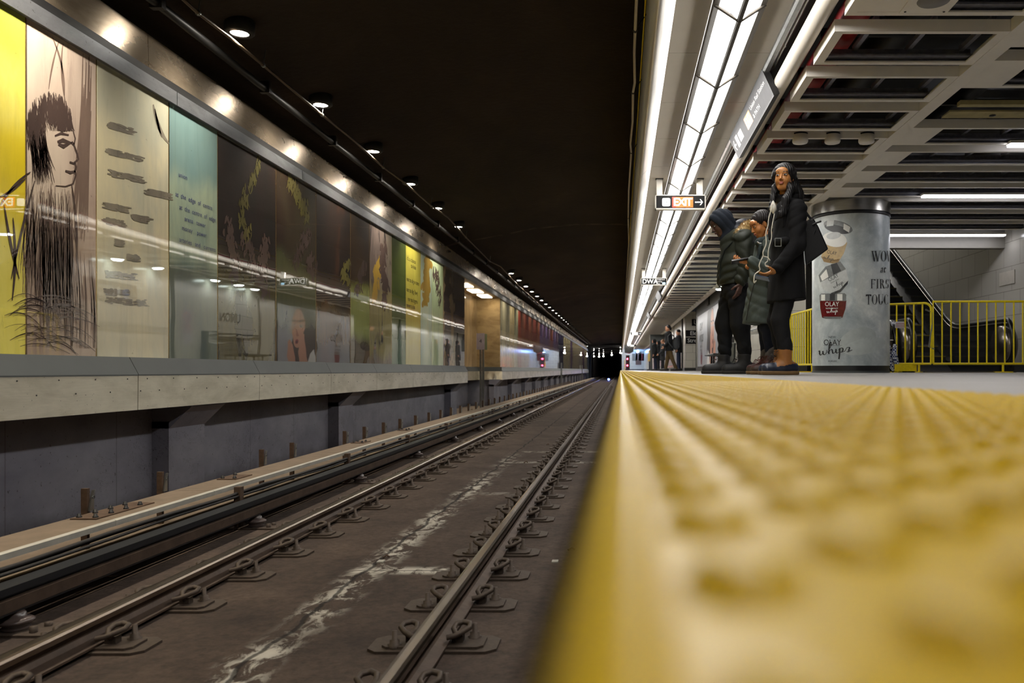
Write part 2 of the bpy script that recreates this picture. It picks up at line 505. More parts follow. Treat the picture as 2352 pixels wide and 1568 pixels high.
# bulkhead over the escalator opening and the shaft behind it
m = MB(); m.box(3.65, 7.0, 14.9, 15.1, 2.22 + CZ, 3.35)
struct(m.build('wall_bulkhead', plain('grey_bulkhead_panel', (128, 124, 116), .5, var=.05)))
m = MB(); m.box(3.3, 7.3, 26.0, 26.3, 0, 6.2); m.box(3.3, 7.3, 15.1, 26.3, 6.0, 6.2); m.box(3.3, 3.5, 15.1, 26, 2.76, 6.0); m.box(3.3, 7.0, 15.1, 15.2, 3.4, 6.0)
struct(m.build('wall_escalator_shaft', plain('grey_shaft_plaster', (120, 116, 108), .7, var=.1)))  # plain warm grey plaster on the shaft walls
# ---------------------------------------------------------------- canopy over the platform edge
HP = 2.65 + CZ
# rounded reflector valance beside the track, in lengths
def arc(cx, cz, r, a0, a1, n):
    return [(cx + r * math.cos(math.radians(a0 + (a1 - a0) * i / n)), cz + r * math.sin(math.radians(a0 + (a1 - a0) * i / n))) for i in range(n + 1)]
L = 4.88
k = 0; y = YN
while y < YF - 1:
    y1 = min(y + L, YF)
    m = MB(); m.prism([(x, z + CZ - .03) for x, z in ((.187, 2.65), (.187, 2.47), (.190, 2.42), (.196, 2.375), (.207, 2.345), (.222, 2.328), (.238, 2.322), (.254, 2.326), (.270, 2.338), (.290, 2.357), (.310, 2.377), (.330, 2.399), (.346, 2.422), (.360, 2.452), (.370, 2.49), (.378, 2.55), (.384, 2.65))], y + .004, y1 - .004, 'y', smooth=True)
    o = m.build('reflector_valance', M['valance'])
    tag(o, 'rounded white metal valance length along the track side of the platform lights', 'valance', 'valance lengths above the platform edge')
    m = MB(); m.prism(arc(1.417, 2.53 + CZ, .068, 0, 360, 22)[:-1], y + .004, y1 - .004, 'y', smooth=True)
    o = m.build('ceiling_tube', M['tube_white'])
    tag(o, 'thick white round tube length running along the platform ceiling', 'tube', 'white tube lengths between the lights and the ceiling trays')
    m = MB(); m.prism([(1.245, 2.70), (1.245, 2.66), (1.262, 2.645), (1.30, 2.645), (1.315, 2.66), (1.315, 2.70)], y + .003, y1 - .003, 'y')
    o = m.build('cable_tray', M['galv'])
    tag(o, 'shiny galvanised cable channel length beside the white ceiling tube', 'cable tray', 'galvanised channel lengths')
    y = y1; k += 1
# beige soffit panels either side of the lamps
y = YN + .4; PL = 1.272; proto = None
while y < YF:
    m = MB() if proto is None else None
    if proto is None:
        m.box(.384, .66, 0, PL - .006, HP - .0, HP + .02)
        a = m.build('soffit_panel', M['beige'])
        m = MB(); m.box(1.015, 1.245, 0, PL - .006, HP - .0, HP + .02)
        b = m.build('soffit_panel', M['beige'])
        proto = (a, b)
        for o, w_ in zip(proto, ('track', 'inner')):
            tag(o, 'plain beige soffit panel on the %s side of the platform lights' % w_, 'ceiling panel', 'beige soffit panels, %s side' % w_)
            o.location.y = y
    else:
        for p in proto:
            c = p.copy(); c.location.y = y; COL.objects.link(c)
    y += PL
# faceted fluorescent fixtures, one per module
HE, HS = 2.60 + CZ, 2.475 + CZ
X0, XS, X1 = .685, .845, 1.010
ML = 1.375
def fixture():
    t = thing('platform_light', 'long V-shaped white fluorescent fixture over the platform edge', 'light', (0, 0, 0), 'V-shaped fluorescent fixtures')
    g = .018
    for a, b in ((X0, XS), (XS, X1)):
        m = MB()
        d = .011 if a == X0 else -.011
        p0 = (a + (.014 if a == X0 else .016), (HE if a == X0 else HS)); p1 = (b - (.016 if a == X0 else .014), (HS if a == X0 else HE))
        m.prism([p0, p1, (p1[0], p1[1] + .012), (p0[0], p0[1] + .012)], .02, ML - .012, 'y')
        m.build('diffuser', M['lamp'], t)
    m = MB()
    m.prism([(X0 - .022, HE - .02), (X0 + .016, HE - .018), (X0 + .016, HE + .04), (X0 - .022, HE + .04)], 0, ML - .004, 'y')
    m.prism([(X1 + .022, HE - .02), (X1 - .016, HE - .018), (X1 - .016, HE + .04), (X1 + .022, HE + .04)], 0, ML - .004, 'y')
    m.prism([(XS - .022, HS + .006), (XS - .012, HS - .010), (XS + .012, HS - .010), (XS + .022, HS + .006), (XS, HS + .02)], 0, ML - .004, 'y')
    m.build('frame', M['frame_dark'], t)
    m = MB(); m.tube([(X0 - .02, 0.008, HE - .012), (XS, .008, HS - .006), (X1 + .02, .008, HE - .012)], .013, 6)
    m.build('divider', M['frame_dark'], t)
    return t
fx = fixture(); y = 2.60 * F / 843.5 - 6 * ML; first = True
Y_FX = []
while y < YF - ML:
    Y_FX.append(y)
    if first: fx.location = (0, y, 0); first = False
    else: dup(fx, (0, y, 0), fx['label'])
    y += ML
# dark gap with conduits
m = MB(); m.box(.20, 1.6, YN, YF, 2.82, 2.86); struct(m.build('ceiling_canopy_back', M['dark']))
def wob(x, z, y0, y1, step, ax, az, seed):
    r = rnd(seed); P = []; y = y0
    while y < y1:
        P.append((x + r.uniform(-ax, ax), y, z + r.uniform(-az, az))); y += step
    return P
m = MB(); m.tube([(1.345, y, 2.70) for y in (YN, YF)], .017, 8)
o = m.build('conduit', M['galv']); tag(o, 'thin steel conduit in the dark gap beside the white ceiling tube', 'conduit')
for yy in range(-3, 60, 3):
    m = MB(); m.lathe([(.001, -.03), (.022, -.02), (.026, .0), (.02, .02), (.001, .03)], (1.345, yy + .7, 2.70), 10, 'y')
    m.build('coupling', M['galv'], o)
m = MB(); m.tube([(1.505, y, 2.62) for y in (YN, YF)], .016, 8)
tag(m.build('conduit', M['dark']), 'dark conduit between the white tube and the ceiling trays', 'conduit')
m = MB(); m.tube(wob(1.535, 2.655, YN, 60, .8, .015, .012, 5), .012, 6)
tag(m.build('cable', M['red']), 'red cable run looped beside the ceiling trays', 'cable')
m = MB(); m.tube(wob(1.33, 2.735, 6, 60, .5, .035, .04, 9), .007, 5)
tag(m.build('cable', M['galv']), 'loose grey cable looping in the ceiling gap', 'cable')
# conduit and yellow line hanging at the track edge of the canopy
P = [at(px, py, 2.45 * F / (849.5 - py)) for px, py in ((1463, -300), (1462, 0), (1459, 70), (1457, 120), (1458, 190), (1454, 212), (1453, 280), (1448, 330), (1450, 350), (1447, 395), (1444, 440), (1443, 500), (1444, 560), (1441, 610), (1439, 640), (1439, 690), (1437, 720), (1436, 760))]
m = MB(); m.tube(P, .011, 8)
o = m.build('conduit', plain('pale_grey_conduit', (190, 180, 164), .5, .2)); tag(o, 'wavy grey conduit hanging along the edge of the platform canopy over the track', 'conduit')
for i in (2, 5, 8, 11, 14):
    p = P[i]; m = MB(); m.tube([p + Vector((0, -.012, 0)), p + Vector((0, .012, 0))], .016, 8)
    m.tube([p, p + Vector((.10, .03, .16))], .004, 5)
    m.build('bracket', M['dark'], o)
m = MB(); m.tube([(.175, y, 2.56 + CZ) for y in (YN, YF)], .006, 6)
tag(m.build('marker_cable', M['yellow_paint']), 'thin yellow cable along the track edge of the canopy', 'cable')

# ---------------------------------------------------------------- downlights over the murals
HL = 2.94 + CZ
XL = -3.32
lens_col = (1.0, .89, .74)
def downlight():
    t = thing('downlight', 'round recessed downlight above the mural wall', 'light', (0, 0, 0), 'downlights along the mural wall')
    m = MB(); m.lathe([(.078, -.012), (.112, -.012), (.125, .0), (.125, .10), (.10, .13), (.001, .13)], (0, 0, 0), 20)
    m.build('housing', M['dark'], t)
    m = MB(); m.lathe([(.001, -.004), (.077, -.004), (.078, .004)], (0, 0, 0), 18)
    m.build('lens', M['lamp_spot'], t)
    return t
dl = downlight()
ysp = .00035 * F * HL * .985
y0 = .001291 * F * (HL - CZ)
ys = [y0 + ysp * i for i in range(-3, 6)] + [19.1 + ysp * i for i in range(3, 40)]
ys = [y for y in ys if y < 94]
sp = bpy.data.lights.new('spot', 'SPOT'); sp.energy = SPOT; sp.color = lens_col; sp.spot_size = math.radians(104); sp.spot_blend = 1.0; sp.shadow_soft_size = .07
for i, y in enumerate(ys):
    if i == 0: dl.location = (XL, y, HL)
    else: dup(dl, (XL, y, HL), dl['label'])
    if y < 95:
        lo = bpy.data.objects.new('downlight_beam', sp); COL.objects.link(lo)
        lo.location = (XL, y, HL - .03); lo.rotation_euler = (0, math.radians(18), 0)
# conduit that carries them, and the larger pipe behind the fascia
P = [at(px, py, 2.86 * F / (849.5 - py)) for px, py in ((250, -150), (395, -25), (455, 30), (530, 88), (605, 150), (740, 264), (812, 322), (880, 384), (930, 420), (990, 472), (1030, 500), (1070, 545), (1100, 575), (1125, 600))]
P = P + [at(px, py, 2.84 * F / (849.5 - py)) for px, py in ((1150, 612), (1190, 655), (1230, 690), (1270, 728), (1300, 756), (1330, 780))]
m = MB(); m.tube(P, .014, 8)
cond = m.build('conduit', plain('aged_conduit', (104, 88, 72), .45, .6)); tag(cond, 'long thin conduit sagging beside the row of downlights over the track', 'conduit')
for i in (2, 4, 5, 7, 9, 11, 13):
    p = P[i]; m = MB(); m.lathe([(.016, -.012), (.022, -.008), (.022, .008), (.016, .012)], tuple(p), 10, 'y')
    m.tube([p, (p.x + .02, p.y, p.z + .14)], .005, 5)
    m.build('clamp', M['galv'], cond)
m = MB(); m.tube([(-3.62, y, 2.90) for y in np.arange(YN, 95, 5)], .035, 8)
pp = m.build('pipe', M['dark']); tag(pp, 'dark pipe running just above the steel fascia of the mural wall', 'pipe')
for yy in np.arange(2.5, 60, 1.95):
    m = MB(); m.box(-3.67, -3.57, yy - .03, yy + .03, 2.86, 2.98); m.build('pipe_clamp', M['dark'], pp)

# ---------------------------------------------------------------- ceiling trays over the platform
HF = 2.41 + CZ
def tray(x0, x1, dp, flat=0.0, solid=0.0):
    """open rectangular tray: bright end face, flat lower rim, dark joists inside"""
    t = thing('ceiling_tray', 'x', 'ceiling tray', (0, 0, 0))
    m = MB(); w = .055; h = .088; e = .012
    m.box(x0, x1, 0, w * .8, HF, HF + e); m.box(x0, x1, dp - w, dp, HF, HF + e)
    m.box(x0, x0 + .07 + flat, w * .8, dp - w, HF, HF + e); m.box(x1 - .075, x1, w * .8, dp - w, HF, HF + e)
    m.box(x0, x1, 0, .006, HF + e, HF + h); m.box(x0, x1, dp - .006, dp, HF + e, HF + h)
    m.box(x0, x0 + .006, .006, dp - .006, HF + e, HF + h); m.box(x1 - .006, x1, .006, dp - .006, HF + e, HF + h)
    if solid: m.box(x0 + .07, x0 + solid, w * .8, dp - w, HF + .002, HF + e)
    m.build('rim', M['tray'], t)
    m = MB()
    m.box(x0 + .02, x1 - .02, dp - .10, dp - .012, HF + .035, HF + .05); m.box(x0 + .02, x1 - .02, dp - .016, dp - .010, HF + .015, HF + .12)
    m.box(x0 + .02, x1 - .02, .04, .055, HF + .03, HF + .10)
    xx = x0 + .3
    while xx < x1 - .1:
        m.box(xx, xx + .035, .05, dp - .02, HF + .10, HF + .14); xx += .42
    m.build('joist', M['tray_in'], t)
    return t
A = tray(1.526, 2.78, .64); A['label'] = 'long open white ceiling tray crossing the platform above the waiting people'
A['group'] = 'open ceiling trays beside the white tube'
A1 = tray(1.526, 2.78, .64, 0, .68); A1['label'] = 'half closed ceiling tray with a round speaker grille, nearest of the trays'
pos = 5.83
A.location = (0, pos, 0); A1.location = (0, pos - .90, 0)
y = pos + .892; i = 1
TR = [pos]
while y < YF - 1:
    dup(A, (0, y, 0), A['label']); TR.append(y); y += .892; i += 1
for k in (2, 3, 4, 5, 6):
    dup(A, (0, pos - .892 * k, 0), 'open white ceiling tray overhead near the camera', 'trays overhead near the camera')
B = tray(2.915, 6.95, .62, .25); B['label'] = 'wide open ceiling tray reaching to the right over the platform'; B['group'] = 'wide ceiling trays on the right'
B.location = (0, 6.38, 0)
for k in (-7, -6, -5, -4, -3, -2, -1, 2, 3, 4, 5, 6, 7, 8):
    dup(B, (0, 6.38 + .886 * k, 0), B['label'])
# the bay with its tray missing: bare channel with bolts
m = MB(); m.box(3.1, 6.9, 7.46, 7.54, HF + .01, HF + .05); m.box(3.1, 6.9, 7.70, 7.90, HF + .02, HF + .035)
o = m.build('bare_channel', plain('stained_insulation_board', (170, 158, 112), .7, var=.2, scale=8)); tag(o, 'bare stained ceiling strip with bolt heads where one wide tray is missing', 'ceiling strip')
for xx in (3.55, 4.3, 5.05, 5.8):
    m = MB(); m.lathe([(.001, -.012), (.03, -.008), (.03, .004)], (xx, 7.81, HF + .02), 10); m.build('bolt', M['dark'], o)
# long carrier beams
for x0, x1, lab in ((2.782, 2.913, 'long off white carrier beam between the two rows of ceiling trays'),):
    m = MB(); m.box(x0, x1, YN, 14.8, HF - .002, HF + .09)
    tag(m.build('carrier_beam', M['tray']), lab, 'beam')
m = MB(); m.box(2.782, 2.90, 14.8, YF, HF - .002, HF + .11)
tag(m.build('carrier_beam', M['tray']), 'long off white edge beam where the ceiling trays meet the side wall', 'beam')
# plenum: ducts, joists
m = MB()
m.tube([(1.76, YN, 2.72), (1.76, 60, 2.72)], .115, 16)
tag(m.build('sprinkler_main', M['red']), 'fat red pipe above the left ends of the ceiling trays', 'pipe')
m = MB(); m.tube([(2.45, YN, 3.05), (2.45, 60, 3.05)], .16, 12); m.tube([(3.7, YN, 2.98), (3.7, 15, 2.98)], .09, 12); m.tube([(5.0, YN, 3.0), (5.0, 15, 3.0)], .12, 12)
tag(m.build('plenum_duct', M['dark']), 'dark ducts in the void above the ceiling trays', 'duct')
pm = MB(); pm.box(1.70, 6.95, 0, .05, 2.86, 2.92)
pj = pm.build('plenum_joist', M['dark']); tag(pj, 'dark cross joist above the ceiling trays', 'joist', 'cross joists in the ceiling void')
pj.location.y = 4.2
for k in range(1, 12):
    c = pj.copy(); c.location.y = 4.2 + k * .90; COL.objects.link(c)
# speaker in the nearest tray
m = MB(); m.box(1.88, 2.20, 5.14, 5.52, HF - .006, HF + .001)
o = m.build('ceiling_speaker', M['tray']); tag(o, 'square ceiling speaker with a round perforated grille, top right', 'speaker')
m = MB(); m.lathe([(.001, -.006), (.10, -.006), (.105, .0)], (2.04, 5.33, HF - .008), 24); m.build('grille', plain('grille_mesh', (120, 116, 110), .5), o)
for sx, sy in ((1.91, 5.49), (2.17, 5.49)):
    m = MB(); m.lathe([(.001, -.004), (.008, -.003), (.008, 0)], (sx, sy, HF - .008), 8); m.build('screw', M['dark'], o)
# three round sensors under the fourth tray
lb = ['left', 'middle', 'right']
for k, px in enumerate((1838, 1912, 1990)):
    p = at(px, 329, 8.54)
    m = MB(); m.lathe([(.001, 0), (.074, .002), (.082, .018), (.078, .085), (.06, .098)], (p.x, p.y, p.z), 22)
    o = m.build('ceiling_drum', plain('drum_enamel', (238, 232, 224), .4, var=.03) if k == 0 else bpy.data.materials['drum_enamel'])
    tag(o, 'round white drum hanging under a ceiling tray, %s of the three in a row' % lb[k], 'drum fixture')
    m = MB(); m.lathe([(.079, .085), (.082, .10), (.05, .11)], (p.x, p.y, p.z), 22); m.build('collar', M['black'], o)
# cross fluorescent battens of the right bay
for (px0, px1, py, nm) in ((2122, 2420, 451, 'wide white fluorescent batten level with the top of the poster column'), (2030, 2310, 541, 'low white fluorescent batten in front of the escalator opening'), (2323, 2480, 333, 'short white fluorescent batten at the upper right edge')):
    Y = (HF - CZ - .03) * F / (849.5 - py); a = at(px0, py, Y); b = at(px1, py, Y)
    if nm.startswith('low'): a.x = 3.2
    t = thing('ceiling_batten', nm, 'light', (a.x, Y, a.z))
    m = MB(); m.box(a.x, b.x, Y, Y + .10, a.z, a.z + .022); m.build('tube_diffuser', M['lamp_cool'], t)
    m = MB(); m.box(a.x - .01, b.x + .01, Y - .008, Y + .12, a.z + .022, a.z + .05); m.build('housing', M['tray'], t)
# domed lights over the side wall (seen mirrored in the glass)
t = None
for i, yy in enumerate((17.1, 18.6, 21.2, 22.5, 23.5)):
    if t is None:
        t = thing('dome_light', 'x', 'light', (2.86, yy, 2.36))
        m = MB(); m.lathe([(.001, -.035), (.09, -.03), (.125, .0)], (2.86, yy, 2.36), 20); m.build('dome', glow('dome_glass', (.86, 1.0, .93), 30), t)
        m = MB(); m.lathe([(.13, .0), (.13, .035), (.05, .05), (.02, .26)], (2.86, yy, 2.36), 20); m.build('canopy', M['galv'], t)
        o = t
    else: o = dup(t, (2.86, yy, 2.36), 'x')
    o['label'] = 'round dome light hung before the tiled side wall, %s from the camera' % ('nearest', 'second', 'third', 'fourth', 'farthest')[i]
# ---------------------------------------------------------------- mural wall
def m_glass(name, seed, stops, scale=(1, 1, .35), nscale=1.4, streak=.5, streak_col=(30, 24, 22), vert=None, dark=None):
    """printed picture behind polished glass: brushed tones, streaks; no recognisable design"""
    t = NT(name); o = t.xyz()
    vec = t.map(scale, (seed * 3.1, seed * 1.7, seed))
    n = t.noise(vec, nscale, 7, .62, .5)
    col = t.ramp(n, [(p, lin(c)) for p, c in stops])
    if vert:
        for z0, z1, c, amt in vert:
            z = t.math('ADD', o[2], t.math('MULTIPLY', t.math('SUBTRACT', t.noise(vec, 2.0, 4), .5), .45))
            w = t.math('MULTIPLY', t.smooth(z, z0 - .15, z0 + .1), t.math('SUBTRACT', 1.0, t.smooth(z, z1 - .1, z1 + .15)))
            col = t.mix(t.math('MULTIPLY', w, amt), col, lin(c))
    st = t.noise(t.map((1, 7, .6), (0, seed, seed * 2)), 1.5, 7, .62, .5)
    col = t.mix(t.ramp(st, [(.52, 0.), (.78, streak * .8)]), col, lin(streak_col))
    fl = t.noise(t.map((1, 1, 1), (0, seed, 0)), 16, 5, .75)
    col = t.mix(t.ramp(fl, [(.66, 0.), (.72, .5)]), col, lin(streak_col))
    if dark:
        dz, dc = dark
        dn = t.noise(t.map((1, 1.2, .5), (0, seed * 5, 0)), 2.1, 6, .65, .8)
        col = t.mix(t.ramp(dn, [(dz, 0.), (dz + .1, .92)]), col, lin(dc))
    t.set(Base_Color=col, Roughness=.55, Specular_IOR_Level=.3, Coat_Weight=1.0, Coat_Roughness=.012, Coat_IOR=2.3)
    t.bump(t.noise(t.map((1, .5, 1.0), (0, seed * 9, 0)), 1.7, 2), .026, .05, 'Coat Normal')
    return t.m
W1 = (226, 220, 200); W2 = (236, 226, 196); PK = (206, 188, 172)
cream = lambda s: m_glass('print_cream_%d' % s, s, [(.25, (176, 170, 150)), (.5, (222, 212, 182)), (.75, (240, 228, 190))], streak=.35, streak_col=(120, 108, 92))
panels = [
    (-140, 60, m_glass('print_yellow', 1, [(.3, (236, 222, 60)), (.5, (250, 238, 120)), (.7, (196, 190, 50))], vert=[(2.0, 2.6, (150, 168, 60), .8), (.9, 1.5, (240, 214, 10), .8)], streak=.25, dark=(.66, (40, 44, 26)))),
    (60, 222, m_glass('print_pink_cream', 2, [(.3, (190, 168, 154)), (.55, (220, 202, 184)), (.8, (236, 222, 200))], vert=[(-.2, .95, (150, 124, 104), .6)], streak=.5, streak_col=(84, 66, 62))),
    (222, 388, m_glass('print_ivory', 3, [(.3, (186, 188, 172)), (.5, (222, 214, 180)), (.75, (246, 234, 190))], vert=[(1.9, 2.5, (176, 184, 172), .5), (.2, .6, (160, 148, 122), .4)], streak=.35, streak_col=(112, 100, 88))),
    (388, 500, m_glass('print_sea_green', 4, [(.3, (120, 148, 146)), (.55, (168, 184, 160)), (.8, (190, 196, 150))], vert=[(1.75, 2.6, (92, 130, 138), .7), (-.3, .95, (60, 62, 58), .75)], streak=.3, streak_col=(40, 60, 62), dark=(.7, (60, 74, 70)))),
    (500, 634, m_glass('print_umber', 5, [(.3, (18, 13, 10)), (.5, (38, 26, 20)), (.75, (58, 42, 28))], vert=[(-.2, 1.0, (96, 90, 44), .6)], streak=.6, streak_col=(22, 18, 14), dark=(.52, (24, 20, 16)))),
    (634, 726, m_glass('print_olive', 6, [(.3, (24, 16, 13)), (.5, (44, 28, 20)), (.75, (72, 66, 42))], vert=[(.55, 1.3, (84, 88, 54), .85)], streak=.5, streak_col=(30, 24, 18), dark=(.6, (26, 22, 18)))),
    (726, 805, m_glass('print_copper', 7, [(.3, (18, 14, 12)), (.5, (42, 28, 20)), (.75, (116, 70, 42))], vert=[(.4, .9, (120, 96, 40), .5)], streak=.75, streak_col=(20, 17, 15), dark=(.55, (26, 22, 20)))),
    (805, 849, m_glass('print_moss', 8, [(.3, (30, 20, 14)), (.5, (56, 38, 18)), (.8, (84, 66, 30))], vert=[(.5, 1.25, (140, 150, 76), .85)], streak=.4, dark=(.62, (30, 26, 18)))),
    (849, 900, m_glass('print_violet_grey', 9, [(.3, (52, 44, 44)), (.5, (112, 98, 92)), (.8, (150, 142, 120))], vert=[(.3, 1.3, (150, 144, 70), .6)], streak=.7, streak_col=(30, 26, 28), dark=(.55, (40, 34, 34)))),
    (900, 932, m_glass('print_green', 10, [(.3, (38, 54, 20)), (.6, (78, 94, 26)), (.85, (100, 110, 30))], vert=[(-.2, .6, (74, 110, 96), .6)], streak=.3, streak_col=(26, 36, 16))),
    (932, 966, m_glass('print_lime', 11, [(.3, (164, 156, 60)), (.6, (192, 184, 78)), (.85, (206, 200, 110))], vert=[(-.2, .5, (206, 198, 140), .7), (.9, 1.2, (170, 140, 20), .5)], streak=.25, streak_col=(110, 100, 40))),
    (966, 992, m_glass('print_aqua', 12, [(.3, (150, 176, 160)), (.6, (188, 200, 176)), (.85, (216, 190, 96))], streak=.4, streak_col=(170, 130, 30))),
    (992, 1018, m_glass('print_mint', 13, [(.3, (146, 172, 140)), (.6, (190, 204, 160)), (.85, (200, 206, 130))], streak=.35, streak_col=(60, 70, 60))),
    (1018, 1045, m_glass('print_charcoal_gold', 14, [(.3, (60, 54, 48)), (.5, (160, 136, 104)), (.8, (204, 176, 130))], streak=.8, streak_col=(26, 23, 22), dark=(.5, (32, 28, 26)))),
    (1045, 1067, m_glass('print_soot', 15, [(.3, (40, 36, 34)), (.5, (90, 80, 70)), (.8, (130, 116, 98))], streak=.8, streak_col=(22, 20, 20), dark=(.46, (26, 24, 24)))),
]
PLAB = ['acid yellow printed glass mural panel at the left edge', 'pink and cream glass mural panel with a charcoal figure drawn on it', 'ivory glass mural panel with grey smudged brush lines',
        'sea green glass mural panel with small blue words', 'dark umber glass mural panel with mossy patches, widest of the dark ones', 'brown and olive glass mural panel with a square green field',
        'near black glass mural panel with a coppery glow', 'narrow brown glass mural panel over a moss green field', 'violet grey and yellow streaked glass mural panel', 'deep green glass mural panel',
        'lime yellow glass mural panel with blurred lines of words', 'pale aqua and amber glass mural panel', 'mint green glass mural panel with thin branch lines', 'charcoal and gold streaked glass mural panel', 'sooty grey glass mural panel at the end before the recess']
def zx(px, X=XG): return -X * F / (1425 - px)
ZB, ZT = .0975 + CZ, 2.265 + CZ
P_OBJ = {}
for i, (a, b, mt) in enumerate(panels):
    y0, y1 = (zx(a), zx(b))
    if a < 0: y0 = 3.0
    m = MB(); m.box(XG - .02, XG, y0 + .008, y1 - .008, ZB, ZT)
    o = m.build('glass_mural_panel', mt); tag(o, PLAB[i], 'mural panel')
    P_OBJ[i] = o
    # bright polished edge of the pane
    m = MB(); m.box(XG - .02, XG + .001, y1 - .009, y1 - .001, ZB, ZT)
    m.build('pane_edge', M['edge'] if 'edge' in M else M.setdefault('edge', plain('gilt_pane_edge', (190, 160, 104), .25, .8)), o)
for i in (-1, -2):
    m = MB(); m.box(XG - .02, XG, 3.0 + i * 1.4, 4.39 + i * 1.4, ZB, ZT)
    tag(m.build('glass_mural_panel', cream(20 - i)), 'cream glass mural panel beyond the left of the picture', 'mural panel', 'cream panels left of the picture')
# far run of panels, past the recess
far_px = [1149, 1160, 1171, 1182, 1190, 1196, 1205, 1214, 1223, 1232, 1240, 1246, 1252, 1258, 1264, 1270, 1276, 1282, 1288, 1294, 1298, 1304, 1310, 1315, 1320, 1325, 1330, 1334, 1338, 1342, 1346, 1350]
fm = [('pale olive', 30, [(.3, (90, 86, 70)), (.55, (170, 164, 134)), (.8, (206, 196, 150))], (60, 54, 44)), ('grey olive', 31, [(.3, (70, 66, 56)), (.55, (150, 146, 120)), (.8, (190, 178, 130))], (40, 36, 30)),
      ('golden', 32, [(.3, (80, 72, 56)), (.55, (166, 152, 112)), (.8, (206, 178, 110))], (50, 42, 32)), ('pale green', 33, [(.3, (84, 84, 70)), (.55, (158, 160, 130)), (.8, (196, 186, 130))], (48, 44, 36)),
      ('brick red', 34, [(.3, (60, 24, 18)), (.55, (128, 46, 26)), (.8, (170, 70, 34))], (30, 16, 12)), ('rust', 35, [(.3, (50, 30, 22)), (.55, (104, 52, 34)), (.8, (140, 84, 56))], (28, 18, 14)),
      ('maroon', 36, [(.3, (44, 20, 20)), (.55, (100, 40, 30)), (.8, (140, 70, 50))], (24, 14, 12)), ('violet', 37, [(.3, (44, 34, 60)), (.55, (80, 66, 110)), (.8, (120, 104, 140))], (26, 22, 34)),
      ('plum', 38, [(.3, (40, 30, 50)), (.55, (84, 64, 92)), (.8, (140, 110, 120))], (24, 20, 30)), ('navy', 39, [(.3, (12, 12, 34)), (.55, (24, 24, 62)), (.8, (40, 36, 80))], (10, 10, 22)),
      ('straw', 40, [(.3, (80, 76, 60)), (.55, (160, 150, 112)), (.8, (204, 184, 126))], (60, 50, 70))]
seq = [0, 1, 2, 3, 4, 5, 6, 5, 6, 5, 7, 8, 7, 8, 5, 7, 8, 9, 9, 10, 10, 10, 8, 10, 10, 2, 1, 10, 5, 10, 10]
fmat = [m_glass('print_far_' + n.replace(' ', '_'), s, st, scale=(1, 6, .3), streak=.7, streak_col=sc_) for n, s, st, sc_ in fm]
for i, (a, b) in enumerate(zip(far_px[:-1], far_px[1:])):
    k = seq[i]; y0, y1 = zx(a), zx(b)
    m = MB(); m.box(XG - .02, XG, y0 + .01, y1 - .01, ZB, ZT)
    tag(m.build('glass_mural_panel', fmat[k]), '%s glass mural panel in the far run past the recess' % fm[k][0], 'mural panel', '%s panels of the far run' % fm[k][0])
# steel channel above, shadow gap, stained fascia, sill, kick band - in lengths
def run(name, cat, group, lab, prof, mat, cuts, parts=None):
    for a, b in zip(cuts[:-1], cuts[1:]):
        m = MB(); m.prism(prof, a + .004, b - .004, 'y')
        o = m.build(name, mat); tag(o, lab, cat, group)
        if parts: parts(o, a, b)
def zb_cut(X, pxs): return [-X * F / (1425 - p) for p in pxs]
cuts = [YN, 1.0, 4.2, 7.0, 9.75, 12.7, 15.7, 18.7, 22, 25, 28, 32, 36, 41, 46, 52, 58, 65, 72, 80, 88, 96]
run('glazing_channel', 'channel', 'channel lengths over the murals', 'pale grey metal channel length along the top of the mural glass',
    [(XG - .03, 2.262 + CZ), (XG + .03, 2.262 + CZ), (XG + .03, 2.375 + CZ), (XG - .03, 2.375 + CZ)], M['channel'], cuts)
m = MB(); m.box(XG - .05, XG - .012, YN, 96, 2.37 + CZ, 2.46 + CZ)
struct(m.build('trim_shadow_gap', M['black']))
cuts = [YN, -1.5, 1.2, 3.9, 6.71, 9.62, 12.6, 15.6, 18.5, 21.5, 25, 29, 33, 37, 41, 45, 50, 55, 60, 66, 72, 80, 88, 96]
run('fascia_panel', 'fascia', 'fascia panels along the mural wall', 'stained steel fascia panel above the mural wall catching the downlights',
    [(XG - .11, 2.50), (XG - .045, 2.46 + CZ), (XG - .055, 2.793), (XG - .11, 2.79)], M['fascia_up'], cuts)
XB = -3.75
def bolts(o, a, b):
    if a > 21 or b < 4: return
    m = MB(); y = a + .12
    i = 0
    while y < b - .05:
        m.lathe([(.006, 0), (.005, .003), (.0005, .004)], (XB + .004, y, -.03), 6, 'x')
        if i % 1 == 0: m.lathe([(.006, 0), (.005, .003), (.0005, .004)], (XB + .004, y + .17, -.125), 6, 'x')
        y += .38; i += 1
    q = m.build('bolt_row', M['dark'], o)
def band(cuts, x):
    run('kick_band_panel', 'steel band', 'steel band panels below the murals', 'wide dull steel band panel below the mural wall, dotted with bolts',
        [(x - .03, -.272), (x, -.272), (x + .004, -.0), (x - .03, 0)], M['fascia_low'], cuts, bolts)
    run('sill_panel', 'sill', 'grey sill lengths under the mural glass', 'grey sloping sill length between the mural glass and the steel band',
        [(x - .10, -.02), (x + .006, -.006), (x + .006, .004), (x - .07 + .004, .138), (x - .10, .138)], M['sill'], cuts)
band([YN, -.6, 2.0, 4.2, 6.36, 8.5, 10.6, 12.6, 14.8, 17.4, 20.1], XB)
band([26.0, 30.2, 34.4, 38.6, 43, 47, 52, 57, 62, 68, 74, 81, 88, 96.5], XB)
m = MB(); m.box(-4.35, XB - .02, YN, 20.1, -.27, -.24); m.box(-4.9, XB - .02, 26.02, 96.5, -.27, -.24)
struct(m.build('trim_band_soffit', M['dark']))
